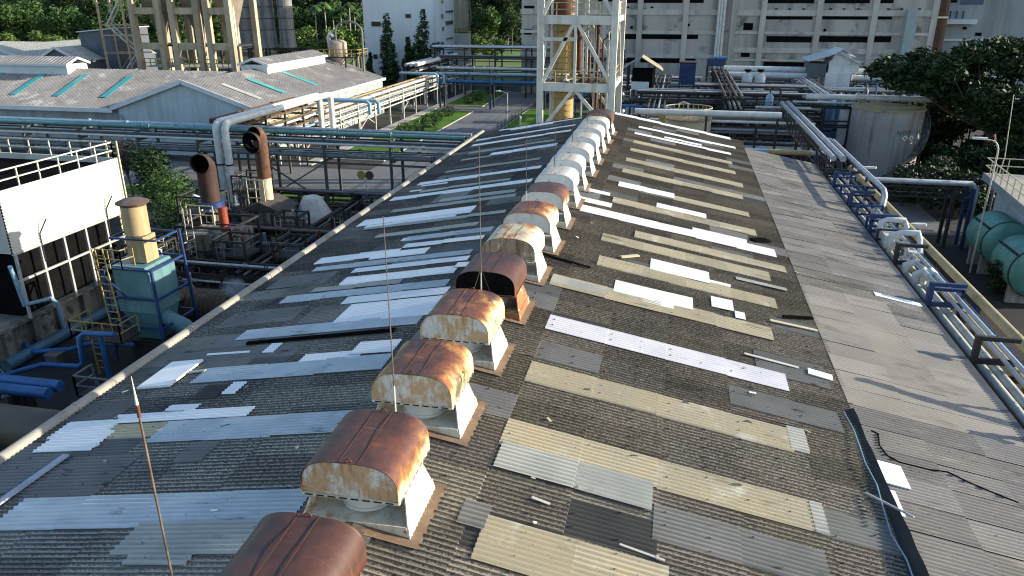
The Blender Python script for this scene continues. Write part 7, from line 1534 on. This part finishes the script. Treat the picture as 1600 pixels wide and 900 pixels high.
# ---------------------------------------------------------------- loose things lying on the roof
def loose(nm, lab, cat, px, py, L, W, T, ang, mat, grp='loose things lying on the roof'):
    """a sheet or stick lying on the roof slope at a photo point; ang = turn from the ridge direction"""
    r = ray(px, py)
    for s_ in (1, -1):
        tq = (-9.3+SL*s_*XR)/(r.z+SL*s_*r.x); P = r*tq
        if (P.x-XR)*s_ >= 0: break
    x, y = P.x, P.y; u = Vector((math.sin(ang), math.cos(ang), 0)); v = Vector((math.cos(ang), -math.sin(ang), 0)); q = []
    for a, b in ((-1, -1), (1, -1), (1, 1), (-1, 1)):
        c = u*(a*L/2)+v*(b*W/2); q.append((x+c.x, y+c.y, zr(x+c.x)+0.075))
    m = M(); m.prism(q, (0, 0, T)); o = m.build(nm, mat); 
    return tag(o, lab, cat, grp)
loose('loose_white_panel', 'thick white panel lying loose near the left eave beside thin offcuts', 'panel', 268, 589, 1.75, 1.15, 0.07, 0.0, R_WHITE)
loose('pale_plank', 'long pale grey plank lying on the near left eave across the corrugations', 'plank', 46, 758, 2.3, 0.22, 0.05, 0.05, pm('pale_grey_plank', (0.38,0.42,0.50), (0.28,0.31,0.38), 2.0, 0.8))
loose('dark_pole', 'long black pole lying down the left slope beside a blue skylight strip', 'pole', 499, 531, 5.2, 0.14, 0.08, PI/2, BLACK)
loose('wood_offcut', 'short pale stick lying askew on the right slope below the cream strips', 'stick', 984, 404, 1.0, 0.14, 0.06, 0.75, R_CREAM)
loose('black_scrap', 'black torn scrap at the lower end of the wide white sheets', 'scrap', 1188, 378, 1.0, 0.5, 0.05, 0.9, BLACK)
loose('black_scrap', 'small black bent scrap near the valley beside a cream sliver', 'scrap', 1246, 500, 1.3, 0.12, 0.08, 1.1, BLACK)
loose('cream_sliver', 'cream sliver lying across the valley edge beside a black scrap', 'sliver', 1240, 512, 1.7, 0.18, 0.03, 1.5, R_CREAM)
loose('white_offcut', 'small white offcut near the lower end of the milky white strip', 'offcut', 1281, 589, 0.4, 0.75, 0.03, 0.1, R_WHITE)
loose('white_offcut', 'thin white offcut stick lying above the grey sheets near the valley', 'offcut', 1205, 567, 0.14, 1.7, 0.02, 0.02, R_PALE)
loose('white_offcut', 'white square sheet lying on the lean-to beside the black flashing', 'offcut', 1391, 745, 1.0, 0.72, 0.03, 0.0, R_WHITE)
loose('white_offcut', 'narrow white sheet tucked under the black flashing edge on the lean-to', 'offcut', 1396, 790, 1.0, 0.28, 0.03, 0.0, R_WHITE)
loose('white_offcut', 'long white strip lying on the far lean-to slope near its gutter', 'offcut', 1402, 471, 0.42, 1.9, 0.03, 0.03, R_WHITE)
loose('white_offcut', 'pair of thin white offcuts lying beside the thick loose panel', 'offcut', 296, 586, 0.14, 1.1, 0.04, -0.1, R_PALE)
loose('white_offcut', 'white splinter on the near right slope below the nearest grey sheets', 'offcut', 1003, 868, 0.06, 0.9, 0.012, 0.1, R_PALE)
loose('white_offcut', 'white chip on the dark lichen left of the pale nearest sheet', 'offcut', 845, 787, 0.08, 0.4, 0.012, 0.15, R_PALE)
loose('black_scrap', 'long thin black strip of flashing trailing from the sixth ventilator', 'scrap', 875, 408, 0.14, 2.4, 0.04, 0.1, BLACK)
rb = random.Random(91)
for k in range(46):                                   # chips and offcuts strewn over both slopes
    px, py = (rb.uniform(150, 600), rb.uniform(420, 860)) if k % 2 else (rb.uniform(800, 1280), rb.uniform(330, 880))
    if k % 2 and px+0.9*(900-py) > 760+0.5*(py-420): continue
    loose('sheet_chip', None, None, px, py, rb.uniform(0.06, 0.22), rb.uniform(0.02, 0.08), 0.012, rb.uniform(0, 3), rb.choice([R_PALE, R_WHITE, R_DARK, R_CREAM]))
for o in [o for o in COL.objects if o.name.startswith('sheet_chip')]:
    o['label'] = 'small chip of broken sheet strewn on the corrugated roof'; o['category'] = 'debris'; o['group'] = 'chips strewn on the roof'
# cable along the black flashing and cable on the lean-to
t = thing('flashing_cable', (5.2, 14, 6.6), 'thin pale blue cable strung along the black flashing', 'cable'); m = M()
m.tube([(XV-0.3+0.05*math.sin(k*2.1), 8+k*0.9, zr(XV-0.3)+0.16+0.05*math.sin(k*1.3)) for k in range(15)], 0.018, 6); m.build('cable', PIPE_PALEBLUE, t)
m = M(); m.bar((5.2, 16.6, zr(5.2)+0.12), (5.95, 15.5, zr(5.9)+0.5), 0.04); m.build('stick', PIPE_SILVER, t)
pts = []
for px, py in ((1360, 677), (1371, 682), (1373, 700), (1385, 716), (1405, 727), (1450, 738), (1480, 742), (1510, 757), (1545, 772), (1590, 790)):
    r = ray(px, py); tq = (-9.3+SL*XR)/(r.z+SL*r.x); P = r*tq; pts.append((P.x, P.y, zr(P.x)+0.09))
t = thing('loose_cable', pts[0], 'black cable snaking down the near lean-to roof', 'cable'); m = M(); m.tube(pts, 0.02, 6); m.build('cable', BLACK, t)
